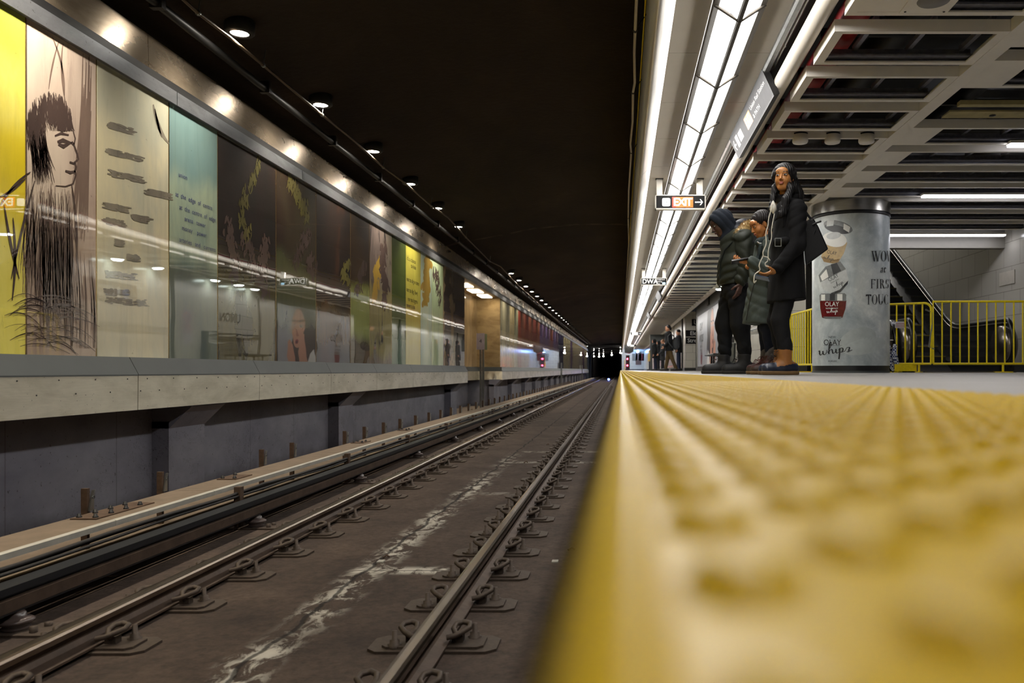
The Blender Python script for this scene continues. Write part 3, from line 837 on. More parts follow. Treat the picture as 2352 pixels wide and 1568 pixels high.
# recess between the two runs
XR = -4.55
m = MB(); m.box(XR - .02, XR, 20.1, 26.0, ZB, 2.30)
o = m.build('glass_mural_panel', m_glass('print_bronze_streaks', 17, [(.3, (92, 74, 54)), (.55, (164, 138, 102)), (.8, (196, 170, 124))], scale=(1, 2, .3), streak=.7, streak_col=(70, 52, 38)))
tag(o, 'bronze streaked glass mural panel set back inside the recess', 'mural panel')
m = MB(); m.box(XR, XG + .002, 25.96, 26.02, ZB, 2.30)
tag(m.build('recess_end_panel', M['recess_metal']), 'warm lit bronze metal panel closing the end of the recess', 'metal panel')
m = MB(); m.box(XR - .05, XG - .03, 20.05, 20.10, -.27, 2.45)
tag(m.build('recess_return_panel', M['recess_metal']), 'bronze metal return panel at the near side of the recess', 'metal panel')
m = MB(); m.prism([(XR - .02, -.27), (XR + .07, -.27), (XR + .07, 0), (XR - .02, 0)], 20.1, 25.93, 'y'); m.box(XR, XB + .002, 25.93, 25.99, -.272, 0)
tag(m.build('kick_band_panel', M['fascia_low']), 'steel band turning through the recess, bright at its end', 'steel band')
m = MB(); m.box(XR - .02, XR + .06, 20.1, 25.95, 0, .135); m.box(XR, XB - .01, 25.95, 26.0, 0, .135)
tag(m.build('sill_panel', M['sill']), 'dark grey sill turning through the recess', 'sill')
m = MB(); m.box(XR - .05, XG - .03, 20.1, 26.0, 2.30, 2.34)
struct(m.build('ceiling_recess', M['recess_metal']))
t = None
for i, yy in enumerate((21.3, 22.9, 24.5)):
    o = MB().box(-4.3, -3.98, yy, yy + .9, 2.27, 2.298).build('recess_light', M['lamp_spot'] if 0 else (M['rl'] if 'rl' in M else M.setdefault('rl', glow('warm_recess_tube', (1.0, .84, .6), 7))))
    tag(o, 'warm light strip in the ceiling of the mural recess, %s of the three' % ('nearest', 'middle', 'farthest')[i], 'light')

# ------------------------------------------------ drawings and words on the glass
def gl(px, py, off=.0015):
    Y = -(XG + off) * F / (1425 - px); return Vector((XG + off, Y, (849.5 - py) / F * Y + CZ))
ink = m_glass('charcoal_line', 50, [(.3, (66, 52, 48)), (.7, (92, 74, 68))], streak=.4, streak_col=(30, 24, 24))
ink2 = m_glass('charcoal_wash', 51, [(.3, (104, 84, 76)), (.7, (150, 128, 114))], streak=.6, streak_col=(60, 48, 46))
ink3 = m_glass('charcoal_shading', 57, [(.3, (112, 92, 84)), (.7, (148, 126, 114))], streak=.6, streak_col=(50, 40, 38))
grey = m_glass('grey_wash', 52, [(.3, (110, 104, 94)), (.7, (160, 152, 134))], streak=.6, streak_col=(60, 56, 52))
blue = m_glass('blue_lettering', 53, [(.3, (44, 48, 108)), (.7, (60, 64, 130))], streak=.1)
black_ink = m_glass('black_lettering', 54, [(.3, (40, 38, 30)), (.7, (60, 56, 40))], streak=.1)
def stroke(mb, pts, w, fn=gl, off=.0015, mi=None):
    """tapered brush stroke given in photo pixels"""
    n = len(pts); L_ = []; R_ = []
    for i, (x, y) in enumerate(pts):
        a = pts[max(i - 1, 0)]; b = pts[min(i + 1, n - 1)]
        dx, dy = b[0] - a[0], b[1] - a[1]; d = math.hypot(dx, dy) or 1
        ww = w[i] if isinstance(w, (list, tuple)) else w * (.25 + .75 * math.sin(PI * (i + .4) / (n - .2)))
        L_.append((x - dy / d * ww / 2, y + dx / d * ww / 2)); R_.append((x + dy / d * ww / 2, y - dx / d * ww / 2))
    vs = [fn(x, y, off) for x, y in L_] + [fn(x, y, off) for x, y in R_]
    mb.add(vs, [(i, i + 1, n + i + 1, n + i) for i in range(n - 1)], False, mi)
def curve(p0, p1, p2, n=9, jit=0, r=None):
    out = []
    for i in range(n):
        t = i / (n - 1); x = (1 - t) ** 2 * p0[0] + 2 * t * (1 - t) * p1[0] + t * t * p2[0]; y = (1 - t) ** 2 * p0[1] + 2 * t * (1 - t) * p1[1] + t * t * p2[1]
        if r: x += r.uniform(-jit, jit); y += r.uniform(-jit, jit)
        out.append((x, y))
    return out
r = rnd(7)
# a loosely sketched seated figure: hair, profile, shoulders, skirts, all in strokes
mb = MB(); mw = MB()
hx, hy = 114, 282
for i in range(300):     # hair: many overlapping arcs following the skull
    a = r.uniform(-PI, 0); rr = r.uniform(.3, 1.0) ** .6
    x = hx + math.cos(a) * 52 * rr; y = hy - 2 + math.sin(a) * 72 * rr
    ln = r.uniform(30, 78)
    if x > 128 and y > 282: continue
    stroke(mb, curve((x, y), (x + r.uniform(-5, 7), y + ln * .5), (x + r.uniform(-3, 8), min(y + ln, 346 if x < 112 else 300))), r.uniform(1, 3.2), off=.0015 + i * 1e-6)
for i in range(90):      # back of the neck
    x = r.uniform(66, 104)
    stroke(mb, curve((x, r.uniform(290, 320)), (x + 6, 350), (x + r.uniform(0, 26), r.uniform(380, 425))), r.uniform(.6, 2), off=.0017)
stroke(mb, [(168, 300), (173, 318), (170, 333), (177, 352), (180, 366), (172, 372), (175, 384), (172, 392), (174, 402), (168, 422), (150, 428), (128, 426)], 5)
stroke(mb, [(126, 312), (140, 306), (158, 310)], 6); stroke(mb, [(132, 326), (144, 322), (160, 328), (146, 336), (134, 331)], 12)
stroke(mb, [(164, 326), (170, 332)], 8); stroke(mb, [(150, 392), (162, 396), (174, 393)], 7); stroke(mb, [(160, 372), (172, 376)], 6)
for i in range(110):      # torso and sleeves
    x = r.uniform(60, 165); x2 = x + r.uniform(-24, 20)
    stroke(mw if i % 3 else mb, curve((x, r.uniform(415, 520)), ((x + x2) / 2 + r.uniform(-14, 14), 560), (x2, r.uniform(600, 700))), r.uniform(.5, 2.4), off=.0019)
for i in range(90):
    x = r.uniform(90, 165)
    stroke(mw if i % 4 else mb, curve((x, r.uniform(430, 560)), (x + r.uniform(-6, 8), 620), (x + r.uniform(-8, 14), r.uniform(690, 790))), r.uniform(.6, 3), off=.0021)
for i in range(44):      # folds across the lap
    y = r.uniform(690, 800); x = r.uniform(4, 120)
    stroke(mb, curve((x, y), (x + 50, y - r.uniform(10, 50)), (x + r.uniform(70, 120), y + r.uniform(-10, 34))), r.uniform(.5, 3), off=.0023)
for p in (((70, 395), (30, 420), (2, 470)), ((60, 408), (28, 440), (0, 452)), ((80, 415), (50, 520), (26, 640)), ((165, 425), (180, 520), (176, 600)), ((10, 470), (22, 560), (44, 640)), ((30, 500), (40, 600), (28, 690))):
    stroke(mb, curve(*p, 12), 6, off=.0024)
mw.build('drawn_shading', ink3, P_OBJ[1])
o = mb.build('drawn_figure', ink, P_OBJ[1]); o['label'] = 'charcoal sketch of a seated figure in profile'
mb = MB()
for i in range(60):
    x = r.uniform(184, 206); stroke(mb, curve((x + 4, r.uniform(120, 300)), (x, 330), (x - r.uniform(2, 20), r.uniform(380, 560)), 12), r.uniform(1, 4.5), off=.0014 + i * 1e-6)
for p in (((120, 85), (150, 150), (148, 220)), ((135, 95), (118, 150), (112, 205)), ((145, 100), (136, 150), (150, 235))): stroke(mb, curve(*p, 12), 4)
for i in range(30):
    x = r.uniform(150, 215); stroke(mb, curve((x, r.uniform(560, 700)), (x + 8, 700), (x + r.uniform(0, 12), 800), 12), r.uniform(1, 3), off=.0014)
mb.build('drawn_wash', ink2, P_OBJ[1])
mb = MB()
for y, x0, x1 in ((285, 244, 305), (345, 240, 322), (395, 246, 326), (438, 330, 386), (470, 232, 290), (505, 232, 290), (498, 300, 340), (556, 262, 282), (590, 290, 320), (628, 240, 314), (668, 236, 300), (688, 240, 340)):
    sl = .28 * (849.5 - y) / 560
    for q in range(60):
        x = r.uniform(x0, x1 - 8); ln = r.uniform(8, 22) if y < 500 else r.uniform(6, 14)
        yy = y + (x - x0) * sl + r.uniform(-7, 7)
        stroke(mb, [(x, yy), (x + ln * .5, yy + ln * .5 * sl), (x + ln, yy + ln * sl)], r.uniform(1.5, 5), off=.0014 + q * 1e-6)
    mb.build('smudged_line', grey, P_OBJ[2]); mb = MB()
stroke(mb, curve((352, 240), (362, 300), (388, 330)), 8); stroke(mb, curve((356, 250), (360, 280), (372, 316)), 5)
mb.build('drawn_wash', grey, P_OBJ[2])
def words(mb, s, x, y, size, obj=None, sl=.0, mi=None):
    """a line of words standing on the glass at a photo position; size in metres"""
    p = gl(x, y, .002)
    text(mb, s, size, lambda u, v: (XG + .002, p.y + u, p.z + v), mi, align='LEFT', spacing=1.08)
mb = MB()
for s, x, y in (('union', 410, 400), ('at  the  edge  of  centre', 403, 445), ('at  the  centre  of  edge', 412, 475), ('arena   tower', 424, 502), ('money    power', 418, 523), ('arteries   and   currents', 412, 550)):
    mb = MB(); words(mb, s, x, y, .060); mb.build('painted_line', blue, P_OBJ[3])
mb = MB()
for s, x, y in (("it's a chance", 935, 592), ('to hide', 944, 610), ('not to dig in time', 934, 640), ('not to dig (low)', 934, 664), ('nor to dogma', 937, 686), ('never to be', 934, 700)):
    mb = MB(); words(mb, s.replace('  ', ' '), x, y, .115); mb.build('painted_line', black_ink, P_OBJ[10])
# mossy dabs, branches and dark trunks on the middle panels
moss = m_glass('moss_dab', 55, [(.3, (70, 66, 30)), (.7, (116, 110, 54))], streak=.3, streak_col=(60, 56, 24))
amber = m_glass('amber_wash', 56, [(.3, (140, 108, 34)), (.7, (186, 156, 66))], streak=.4, streak_col=(120, 80, 20))
def dabs(pi, mat, pts, seed, n=30, w=(1.5, 4)):
    n = int(n * 2.2)
    r = rnd(seed); mb = MB()
    for i in range(n):
        k = r.uniform(0, len(pts) - 1.001); a, b = pts[int(k)], pts[int(k) + 1]; f = k - int(k)
        q_ = 8 if a[0] < 800 else 5; x = a[0] + (b[0] - a[0]) * f + r.gauss(0, q_ * .6); y = a[1] + (b[1] - a[1]) * f + r.uniform(-12, 12)
        stroke(mb, curve((x, y - 8), (x + r.uniform(-4, 4), y), (x + r.uniform(-5, 5), y + 10), 6), r.uniform(*w), off=.0014 + i * 1e-6)
    mb.build('painted_dabs', mat, P_OBJ[pi])
dabs(4, moss, [(596, 370), (585, 410), (566, 440), (560, 470), (556, 510), (570, 545)], 1, 46)
dabs(4, ink, [(524, 510), (532, 560), (545, 600), (540, 640)], 2, 40, (2, 6)); dabs(4, ink, [(610, 540), (606, 590), (600, 640), (610, 680)], 3, 40, (2, 6)); dabs(4, ink, [(560, 540), (580, 590), (590, 640)], 4, 30, (2, 5))
dabs(5, moss, [(664, 410), (680, 440), (696, 470), (704, 510)], 5, 40); dabs(5, ink, [(706, 540), (690, 570), (676, 610)], 6, 36, (1, 3)); dabs(5, ink, [(712, 590), (722, 630)], 8, 20, (2, 4))
dabs(6, moss, [(800, 600), (790, 620), (798, 650)], 9, 20); dabs(7, ink, [(838, 610), (826, 640), (818, 670)], 10, 26, (1, 3)); dabs(8, ink, [(884, 560), (874, 610), (888, 660), (880, 700)], 11, 40, (2, 6)); dabs(8, amber, [(868, 600), (864, 640), (862, 690)], 12, 26, (3, 6))
dabs(11, amber, [(984, 590), (980, 640), (978, 690)], 13, 40, (3, 7)); dabs(12, ink, [(998, 620), (1006, 650), (1012, 690)], 14, 20, (1, 2)); dabs(13, ink, [(1028, 640), (1026, 700), (1030, 760), (1032, 820)], 15, 60, (3, 7)); dabs(14, ink, [(1050, 640), (1054, 700), (1052, 780)], 16, 60, (4, 8))
# ---------------------------------------------------------------- rails and their fastenings
ZR = -1.10 + CZ       # head of the running rails
ZS = -1.202
def rail_prof(cx):
    h = ZR; b = ZS + .022
    half = [(.036, h - .012), (.030, h - .002), (.018, h), ]
    out = [(-.018, h), (-.030, h - .002), (-.036, h - .012), (-.036, h - .034), (-.012, h - .046), (-.009, b + .045), (-.022, b + .024), (-.070, b + .010), (-.070, b),
           (.070, b), (.070, b + .010), (.022, b + .024), (.009, b + .045), (.012, h - .046), (.036, h - .034), (.036, h - .012), (.030, h - .002), (.018, h)]
    return [(cx + x, z) for x, z in out]
RAILX = (-2.372, -.832)
for cx, lab in zip(RAILX, ('left running rail with a worn shiny brown head, beside the power rail', 'right running rail with a polished rounded head, nearer the platform')):
    t = thing('running_rail', lab, 'rail', (cx, 0, ZS))
    pr = rail_prof(cx)
    m = MB(); m.prism(pr[3:15][::1] + [(cx + .033, ZR - .014), (cx - .033, ZR - .014)], YN, YF + 55, 'y')
    m.build('web_and_foot', M['rail_side'], t)
    hd = arc(cx, ZR - .020, .036, 180, 0, 10)
    m = MB(); m.prism([(cx - .037, ZR - .034), (cx - .037, ZR - .012), (cx - .031, ZR - .003), (cx - .016, ZR), (cx + .016, ZR), (cx + .031, ZR - .003), (cx + .037, ZR - .012), (cx + .037, ZR - .034)], YN, YF + 55, 'y', smooth=False)
    m.build('head', M['rail_top'], t)
def fastener():
    K = 1.12
    """bevelled base plate, forged spring clip either side of the rail, anchor bolts"""
    t = thing('rail_fastener', 'rusty base plate with looped spring clips and bolts', 'rail fastener', (0, 0, ZS))
    r0 = ZS
    m = MB()
    m.prism([(-.24, -.11), (.24, -.11), (.285, -.07), (.285, .07), (.24, .11), (-.24, .11), (-.285, .07), (-.285, -.07)], r0, r0 + .012, 'z')
    m.prism([(-.20, -.08), (.20, -.08), (.225, -.055), (.225, .055), (.20, .08), (-.20, .08), (-.225, .055), (-.225, -.055)], r0 + .012, r0 + .0225, 'z')
    m.build('base_plate', M['clip'], t)
    for s in (1, -1):
        m = MB()
        cx = s * .108
        m.box(min(cx - s * .03, cx + s * .02), max(cx - s * .03, cx + s * .02), -.022, .022, r0 + .022, r0 + .055)
        q = [(s * .052, -.052, r0 + .050), (s * .085, -.046, r0 + .056), (s * .112, -.030, r0 + .066), (s * .135, .002, r0 + .074), (s * .130, .034, r0 + .080), (s * .100, .046, r0 + .083), (s * .076, .030, r0 + .080), (s * .070, .000, r0 + .070), (s * .082, -.022, r0 + .058), (s * .10, -.03, r0 + .05)]
        m.tube([(x_ * 1.12 + s * .004, y_ * K, r0 + (z_ - r0) * K) for x_, y_, z_ in q], .0125, 8)
        m.build('spring_clip', M['clip'], t)
        m = MB(); c = (s * .168, .055 if s > 0 else -.055, r0)
        m.lathe([(.032, .012), (.032, .026), (.022, .028), (.022, .045), (.012, .047), (.012, .085), (.001, .087)], c, 8)
        m.build('bolt', M['clip'], t)
    return t
fa = fastener(); fa['group'] = 'fasteners of the left rail'; fa['label'] = 'rusty looped clip and base plate holding down the left rail'
n = 0
for j, cx in enumerate(RAILX):
    y = (1.24 * F / 630) - (.04 if j == 0 else .02) - 3 * .617; y += 0 if j == 0 else .0
    k = 0
    while y < 62:
        lab = 'rusty looped clip and base plate holding down the %s rail' % ('left', 'right')[j]
        g = 'fasteners of the %s rail' % ('left', 'right')[j]
        if n == 0: fa.location = (cx, y, ZS); fa['label'] = lab; fa['group'] = g
        else:
            dup(fa, (cx, y, ZS), lab, g)
        y += .617; n += 1
# power rail on insulators under a dusty cover board
XT = -2.90
m = MB()
m.prism([(XT - .05, -1.01), (XT - .05, -.975), (XT + .055, -.975), (XT + .055, -1.01), (XT + .028, -1.02), (XT + .028, -1.075), (XT + .06, -1.09), (XT + .06, -1.10), (XT - .06, -1.10), (XT - .06, -1.09), (XT - .02, -1.075), (XT - .02, -1.02)], YN, YF - 8, 'y')
pr = m.build('power_rail', M['power_web']); tag(pr, 'dark grey power rail running under the pale cover board', 'power rail')
m = MB(); m.box(XT + .028, XT + .066, YN, YF - 8, -1.088, -1.03); m.build('rusty_flange', M['rail_side'], pr)
ZC = -.906 + CZ
cb = [YN, -1, 1.9, 4.95, 6.55 - .4, 9.0, 12, 15, 18, 21, 24, 28, 32, 37, 42, 48, 55, 62, 70, 80, 90, 97]
for a, b in zip(cb[:-1], cb[1:]):
    t = thing('cover_board', 'dust topped cover board length with a pale edge over the power rail', 'cover board', (XT, a, ZC), 'cover board lengths over the power rail')
    m = MB(); m.box(-3.365, -3.075, a + .003, b - .003, ZC - .012, ZC); m.build('board_top', M['cover_top'], t)
    m = MB(); m.prism([(-3.08, ZC - .036), (-3.052, ZC - .036), (-3.050, ZC - .004), (-3.060, ZC + .001), (-3.08, ZC + .001)], a + .003, b - .003, 'y'); m.build('board_edge', M['cover_edge'], t)
# supports of the board, insulators of the rail
ins = None; y = 1.2 * F / 350 - 2.56 * 2
k = 0
def insulator(y):
    t = thing('rail_insulator', 'squat glazed insulator on a plate carrying the power rail', 'insulator', (XT, 0, ZS), 'insulators under the power rail')
    m = MB(); m.lathe([(.055, .012), (.062, .02), (.05, .03), (.075, .045), (.08, .055), (.062, .066), (.045, .072), (.042, .09), (.03, .10), (.001, .102)], (XT + .03, 0, ZS), 16); m.build('glazed_body', M['insulator'], t)
    m = MB(); m.box(XT - .16, XT + .22, -.10, .10, ZS, ZS + .012); m.lathe([(.018, .012), (.018, .04), (.001, .042)], (XT + .15, -.05, ZS), 8); m.lathe([(.018, .012), (.018, .03), (.001, .032)], (XT + .15, .05, ZS), 8)
    m.build('foot_plate', M['clip'], t)
    m = MB(); m.box(XT - .13, XT - .08, -.03, .03, ZS + .012, ZC - .012); m.build('bracket', M['rust'], t)
    return t
while y < 70:
    if ins is None: ins = insulator(y); ins.location.y = y
    else: dup(ins, (XT, y, ZS), ins['label'])
    y += 2.56
# bundled cables below the board
for q, (x, z, rr) in enumerate(((-3.00, -.925, .012), (-3.03, -.945, .012), (-2.995, -.955, .010))):
    m = MB(); m.tube(wob(x, z, YN, 60, .7, .008, .010, 20 + q), rr, 6)
    tag(m.build('track_cable', M['cable']), ('upper', 'middle', 'lower')[q] + ' brown cable sagging beneath the cover board', 'cable')
# upright stubs behind the board
stub = None
ysx = [(225, 1150), (393, 1110), (620, 1050), (688, 1030), (806, 1000), (850, 990), (893, 980), (930, 970)]
YS = [3.33 * F / (1425 - px) for px, _ in ysx]
YS = [YS[0] - 3.4, YS[0] - 1.7] + YS + [YS[-1] + .95 * k for k in range(1, 46)]
for i, yy in enumerate(YS):
    if stub is None:
        stub = thing('bracket_stub', 'x', 'bracket', (-3.40, 0, -1.1), 'bracket stubs behind the cover board')
        m = MB(); m.box(-3.425, -3.385, -.022, .004, -1.10, -.715); m.build('channel_upright', M['rust'], stub)
        m = MB(); m.prism([(-.015, -.86), (.03, -.86), (.03, -.76), (.045, -.73), (.02, -.73), (.008, -.76)], -3.383, -3.373, 'x'); m.lathe([(.001, -.008), (.010, -.006), (.010, .004)], (-3.372, .02, -.775), 8, 'x'); m.build('strap', M['galv'], stub)
    o = stub if i == 0 else dup(stub, (-3.40, yy, -1.1), 'x')
    if i == 0: o.location.y = yy
    else: pass
    o['label'] = 'short rusty bracket stub standing behind the pale cover board'
# bolted splice plates on the board
for j, (yy, nb) in enumerate(((4.95, 8), (6.75, 3), (10.1, 4), (12.2, 4))):
    t = thing('splice_plate', 'bolted rusty splice plate on the cover board, %s from the camera' % ('nearest', 'second', 'third', 'fourth')[j], 'plate', (-3.2, yy, ZC))
    ln = .62 if j == 0 else .3
    m = MB(); m.box(-3.33, -3.17, yy, yy + ln, ZC, ZC + .008); m.build('plate', M['rust'], t)
    for q in range(nb):
        m = MB(); m.lathe([(.018, .008), (.018, .016), (.012, .018), (.012, .03), (.001, .032)], (-3.30 + .1 * (q % 2), yy + .04 + (ln - .08) * (q // 2) / max(1, nb // 2 - .5), ZC), 6); m.build('bolt', M['dark'], t)
# small litter and debris
r = rnd(3)
for k in range(14):
    y = r.uniform(3, 14); x = r.choice([r.uniform(-2.75, -2.5), r.uniform(-2.0, -1.0), r.uniform(-.6, -.2)])
    m = MB(); a = r.uniform(.012, .03); m.tube([(x, y, ZS + .006), (x + a, y + a, ZS + .02), (x + 2 * a, y + a * .6, ZS + .008)], a * .35, 5)
    tag(m.build('debris_scrap', M['rust']), 'small rusty scrap lying on the track slab', 'debris', 'rusty scraps on the track slab')
for k, (px, py) in enumerate(((1235, 1160), (1275, 1290), (1016, 1198), (875, 1290))):
    Y = 1.24 * F / (py - 849.5); p = at(px, py, Y); m = MB(); m.box(p.x - .02, p.x + .02, Y - .03, Y + .03, ZS, ZS + .008)
    tag(m.build('paper_scrap', M['cover_edge']), ('small white paper scrap beside the right rail clips', 'small pale scrap near the platform side of the slab', 'tiny pale scrap between the rails', 'pale scrap beside the lime stained joint')[k], 'litter')
# sign posts at the recess and further on
for px, h, n in ((1104, 1, 0), (1289, .8, 1), (1337, .8, 2)):
    X = -4.10 if n == 0 else -3.72; Y = -X * F / (1425 - px)
    t = thing('track_sign', ('two perforated posts carrying small signs before the recess', 'slim perforated signpost near the navy mural panels', 'farthest slim signpost at the end of the murals')[n], 'sign', (X, Y, -1.1))
    for q in (0, 1):
        m = MB(); yy = Y + q * .45; zt = (849.5 - 765) / F * Y + CZ if n == 0 else .5
        m.box(X - .03, X + .03, yy - .015, yy + .015, -1.1, zt)
        m.build('post', M['galv'], t)
        if n == 0:
            m = MB(); m.box(X - .12, X + .12, yy - .02, yy - .016, zt - .48, zt); m.build('sign_plate', plain('sign_plate_lilac' if q == 0 else 'sign_plate_green', (176, 166, 180) if q == 0 else (130, 140, 110), .5), t)
            m = MB(); text(m, '3' if q else '4', .16, lambda u, v: (X + u, yy - .022, zt - .24 + v)); m.build('numeral', M['dark'], t)

# ---------------------------------------------------------------- far tunnel
conc = plain('black_tunnel_concrete', (30, 28, 28), .9, var=.3, scale=2)
for nm, bx in (('wall_tunnel_left', (-5.4, -4.0, 96.6, 160, -1.1, 3.2)), ('wall_tunnel_right', (1.72, 3.2, 104.4, 160, -1.2, 3.2)), ('wall_tunnel_end', (-5.4, 3.2, 158, 160, -1.2, 3.2)), ('ceiling_tunnel_far', (-5.4, 3.2, 104, 160, 3.2, 3.5))):
    struct(MB().box(*bx).build(nm, conc))
for k in range(5):
    y = 106 + 9 * k; m = MB()
    pts = [(-3.9, y, -1.2), (-3.9, y, 1.9)] + [(-1.15 + 2.75 * math.cos(math.radians(a)), y, 1.9 + .95 * math.sin(math.radians(a))) for a in range(165, 10, -15)] + [(1.6, y, 1.9), (1.6, y, -1.2)]
    m.tube(pts, .10, 6)
    tag(m.build('tunnel_rib', plain('rib_grey', (66, 62, 60), .8)), 'dark arched rib of the running tunnel beyond the platform', 'rib', 'arched ribs of the far tunnel')
for k, (px, py, Y) in enumerate(((1350, 819, 110), (1364, 818, 120), (1376, 819, 120), (1386, 818, 124), (1405, 815, 130), (1425, 810, 112), (1429, 811, 116), (1433, 808, 106), (1436, 808.5, 108), (1346, 797, 101), (1348, 794, 99))):
    p = at(px, py, Y); m = MB(); m.ell(tuple(p), (.10, .06, .08), 8); m.tube([tuple(p), (p.x, p.y, 3.2)], .012, 5)
    tag(m.build('tunnel_lamp', M['tl'] if 'tl' in M else M.setdefault('tl', glow('tunnel_lamp_glass', (1, .92, .84), 40))), 'small bright lamp far down the running tunnel', 'lamp', 'lamps in the far tunnel')
p = at(1398, 871, 92); m = MB(); m.ell(tuple(p), (.10, .06, .10), 10)
tag(m.build('blue_signal_lamp', glow('blue_signal', (.04, .08, 1.0), 90)), 'bright blue marker lamp low between the rails', 'signal lamp')
t = thing('track_signal', 'dark signal post with two red lamps at the platform end', 'signal', (.75, 90, 0))
a = at(1441, 824, 88); b = at(1441, 839, 88)
m = MB(); m.box(a.x - .16, a.x + .25, 88.1, 88.4, 0, a.z + .4); m.build('housing', M['black'], t)
for q in (a, b):
    m = MB(); m.ell(tuple(q), (.075, .05, .075), 10); m.build('red_lens', M['rs'] if 'rs' in M else M.setdefault('rs', glow('red_signal', (1.0, .02, .06), 60)), t)
m = MB(); m.tube([(.47, 88, -.0), (.47, 88, 1.15)], .03, 6)
tag(m.build('yellow_post', M['yellow_paint']), 'thin yellow post at the far end of the platform edge', 'post')
m = MB(); p = at(1465, 806.5, 98); m.ell(tuple(p), (.14, .08, .14), 10); m.tube([tuple(p), (p.x, YF, p.z)], .03, 6)
tag(m.build('blue_lamp', glow('blue_station_lamp', (.25, .5, 1.0), 60)), 'round blue lamp glowing on the tiled end wall', 'lamp')
bl = bpy.data.lights.new('blue_glow', 'POINT'); bl.energy = 90; bl.color = (.05, .2, 1.0); bl.shadow_soft_size = .15
lo = bpy.data.objects.new('blue_lamp_glow', bl); COL.objects.link(lo); lo.location = (p.x, p.y - .5, p.z)
for k, (px, w, h, c) in enumerate(((1458, .32, .45, (120, 116, 104)), (1466.5, .36, .8, (100, 76, 66)), (1474.5, .4, .45, (100, 18, 28)), (1481.5, .3, .45, (110, 100, 90)))):
    p = at(px, 820 if k != 1 else 823, YF - .05); m = MB(); m.box(p.x - w, p.x + w, YF - .06, YF - .02, p.z - h, p.z + h)
    tag(m.build('end_wall_poster', plain('poster_tone_%d' % k, c, .6)), ('small grey poster on the far end wall, leftmost', 'tall brown poster under the blue lamp', 'dark red poster on the far end wall', 'small grey poster right of the dark red one')[k], 'poster')
m = MB(); m.prism([(.45, 1.85), (.95, 1.75), (1.35, 1.95), (1.35, 2.6), (.45, 2.6)], 84, 86, 'y')
tag(m.build('end_hood', M['dark']), 'dark sloping hood closing the far end of the light canopy', 'hood')
# ---------------------------------------------------------------- hanging signs
M['sign_black'] = plain('sign_black', (14, 14, 15), .55, spec=.2)
M['sign_white'] = glow('lit_sign_white', (1, 1, 1), .8, (200,200,200))
M['sign_orange'] = glow('lit_sign_orange', (1.0, .25, .01), .5, (200, 90, 0))
M['sign_red'] = glow('lit_sign_red', (1.0, .07, .02), .5, (220, 50, 20))
M['letter_white'] = plain('white_lettering', (225, 225, 222), .5, var=.02)
M['letter_dark'] = plain('charcoal_lettering', (40, 42, 46), .5, var=.05)
def front(Y, X0, Z0, s=1):
    return lambda u, v: (X0 + u, Y, Z0 + v)
def hang_sign(name, label, px0, px1, py0, py1, Y, posts, dist_only=False):
    a = at(px0, py1, Y); b = at(px1, py0, Y)
    t = thing(name, label, 'sign', ((a.x + b.x) / 2, Y, b.z))
    m = MB(); e = .012
    m.box(a.x, b.x, Y, Y + .10, a.z, a.z + e * 1.6); m.box(a.x, b.x, Y, Y + .10, b.z - e, b.z)
    m.box(a.x, a.x + e, Y, Y + .10, a.z, b.z); m.box(b.x - e, b.x, Y, Y + .10, a.z, b.z)
    m.build('case', M['white_metal'], t)
    m = MB(); m.box(a.x + e, b.x - e, Y + .008, Y + .09, a.z + e, b.z - e); m.build('face', M['sign_black'], t)
    for p in posts:
        x = (p - 1425) / F * Y
        m = MB(); m.box(x - .04, x + .04, Y + .03, Y + .08, b.z, HP); m.build('post', M['white_metal'], t)
        m = MB(); m.box(x - .055, x + .055, Y + .02, Y + .09, HP - .012, HP); m.build('post_flange', M['dark'], t)
    return t, a, b
t, a, b = hang_sign('exit_sign', 'hanging lit EXIT sign with an orange panel and a right arrow', 1505, 1621, 447, 481, 11.29, (1515, 1608))
W = b.x - a.x; H = b.z - a.z; Y = 11.29; cz = (a.z + b.z) / 2
X = lambda px: (px - 1425) / F * Y
m = MB(); m.box(X(1545), X(1592), Y + .004, Y + .012, cz - .072, cz + .072); m.build('orange_panel', M['sign_orange'], t)
m = MB(); m.box(X(1544), X(1552), Y + .002, Y + .010, cz - .072, cz + .072); m.build('red_panel_end', M['sign_red'], t)
m = MB(); text(m, 'EXIT', .150, front(Y - .001, X(1568.5), cz - .004), bold=.004, spacing=.80); m.build('lettering', M['sign_white'], t)
def rrect(m, fn, x0, x1, z0, z1, r=.02, mi=None):
    P = []
    for cx, cz_, a0 in ((x1 - r, z1 - r, 0), (x0 + r, z1 - r, 90), (x0 + r, z0 + r, 180), (x1 - r, z0 + r, 270)):
        P += [(cx + r * math.cos(math.radians(a0 + k * 30)), cz_ + r * math.sin(math.radians(a0 + k * 30))) for k in range(4)]
    poly(m, P, fn, mi)
m = MB(); rrect(m, lambda u, v: (u, Y + .003, v), X(1521), X(1539.5), cz - .056, cz + .056); m.build('train_symbol', M['sign_white'], t)
m = MB(); rrect(m, lambda u, v: (u, Y + .001, v), X(1530.5), X(1532.5), cz - .006, cz + .006, .004); m.build('symbol_mark', M['sign_black'], t)
def arrow(m, fn, cx, cz, s, d=1):
    w = s * .27
    for q in ([(-s, -w / 2), (s * .8, -w / 2), (s * .8, w / 2), (-s, w / 2)], [(s, 0), (s - w * .9, w * .0), (s * .15, s * .75), (s * .15 + w * 1.2, s * .75)], [(s, 0), (s * .15 + w * 1.2, -s * .75), (s * .15, -s * .75), (s - w * .9, 0)]):
        poly(m, [(cx + d * x, cz + z) for x, z in q], fn)
m = MB(); arrow(m, lambda u, v: (u, Y + .003, v), X(1605.5), cz, .055); m.build('arrow', M['sign_white'], t)
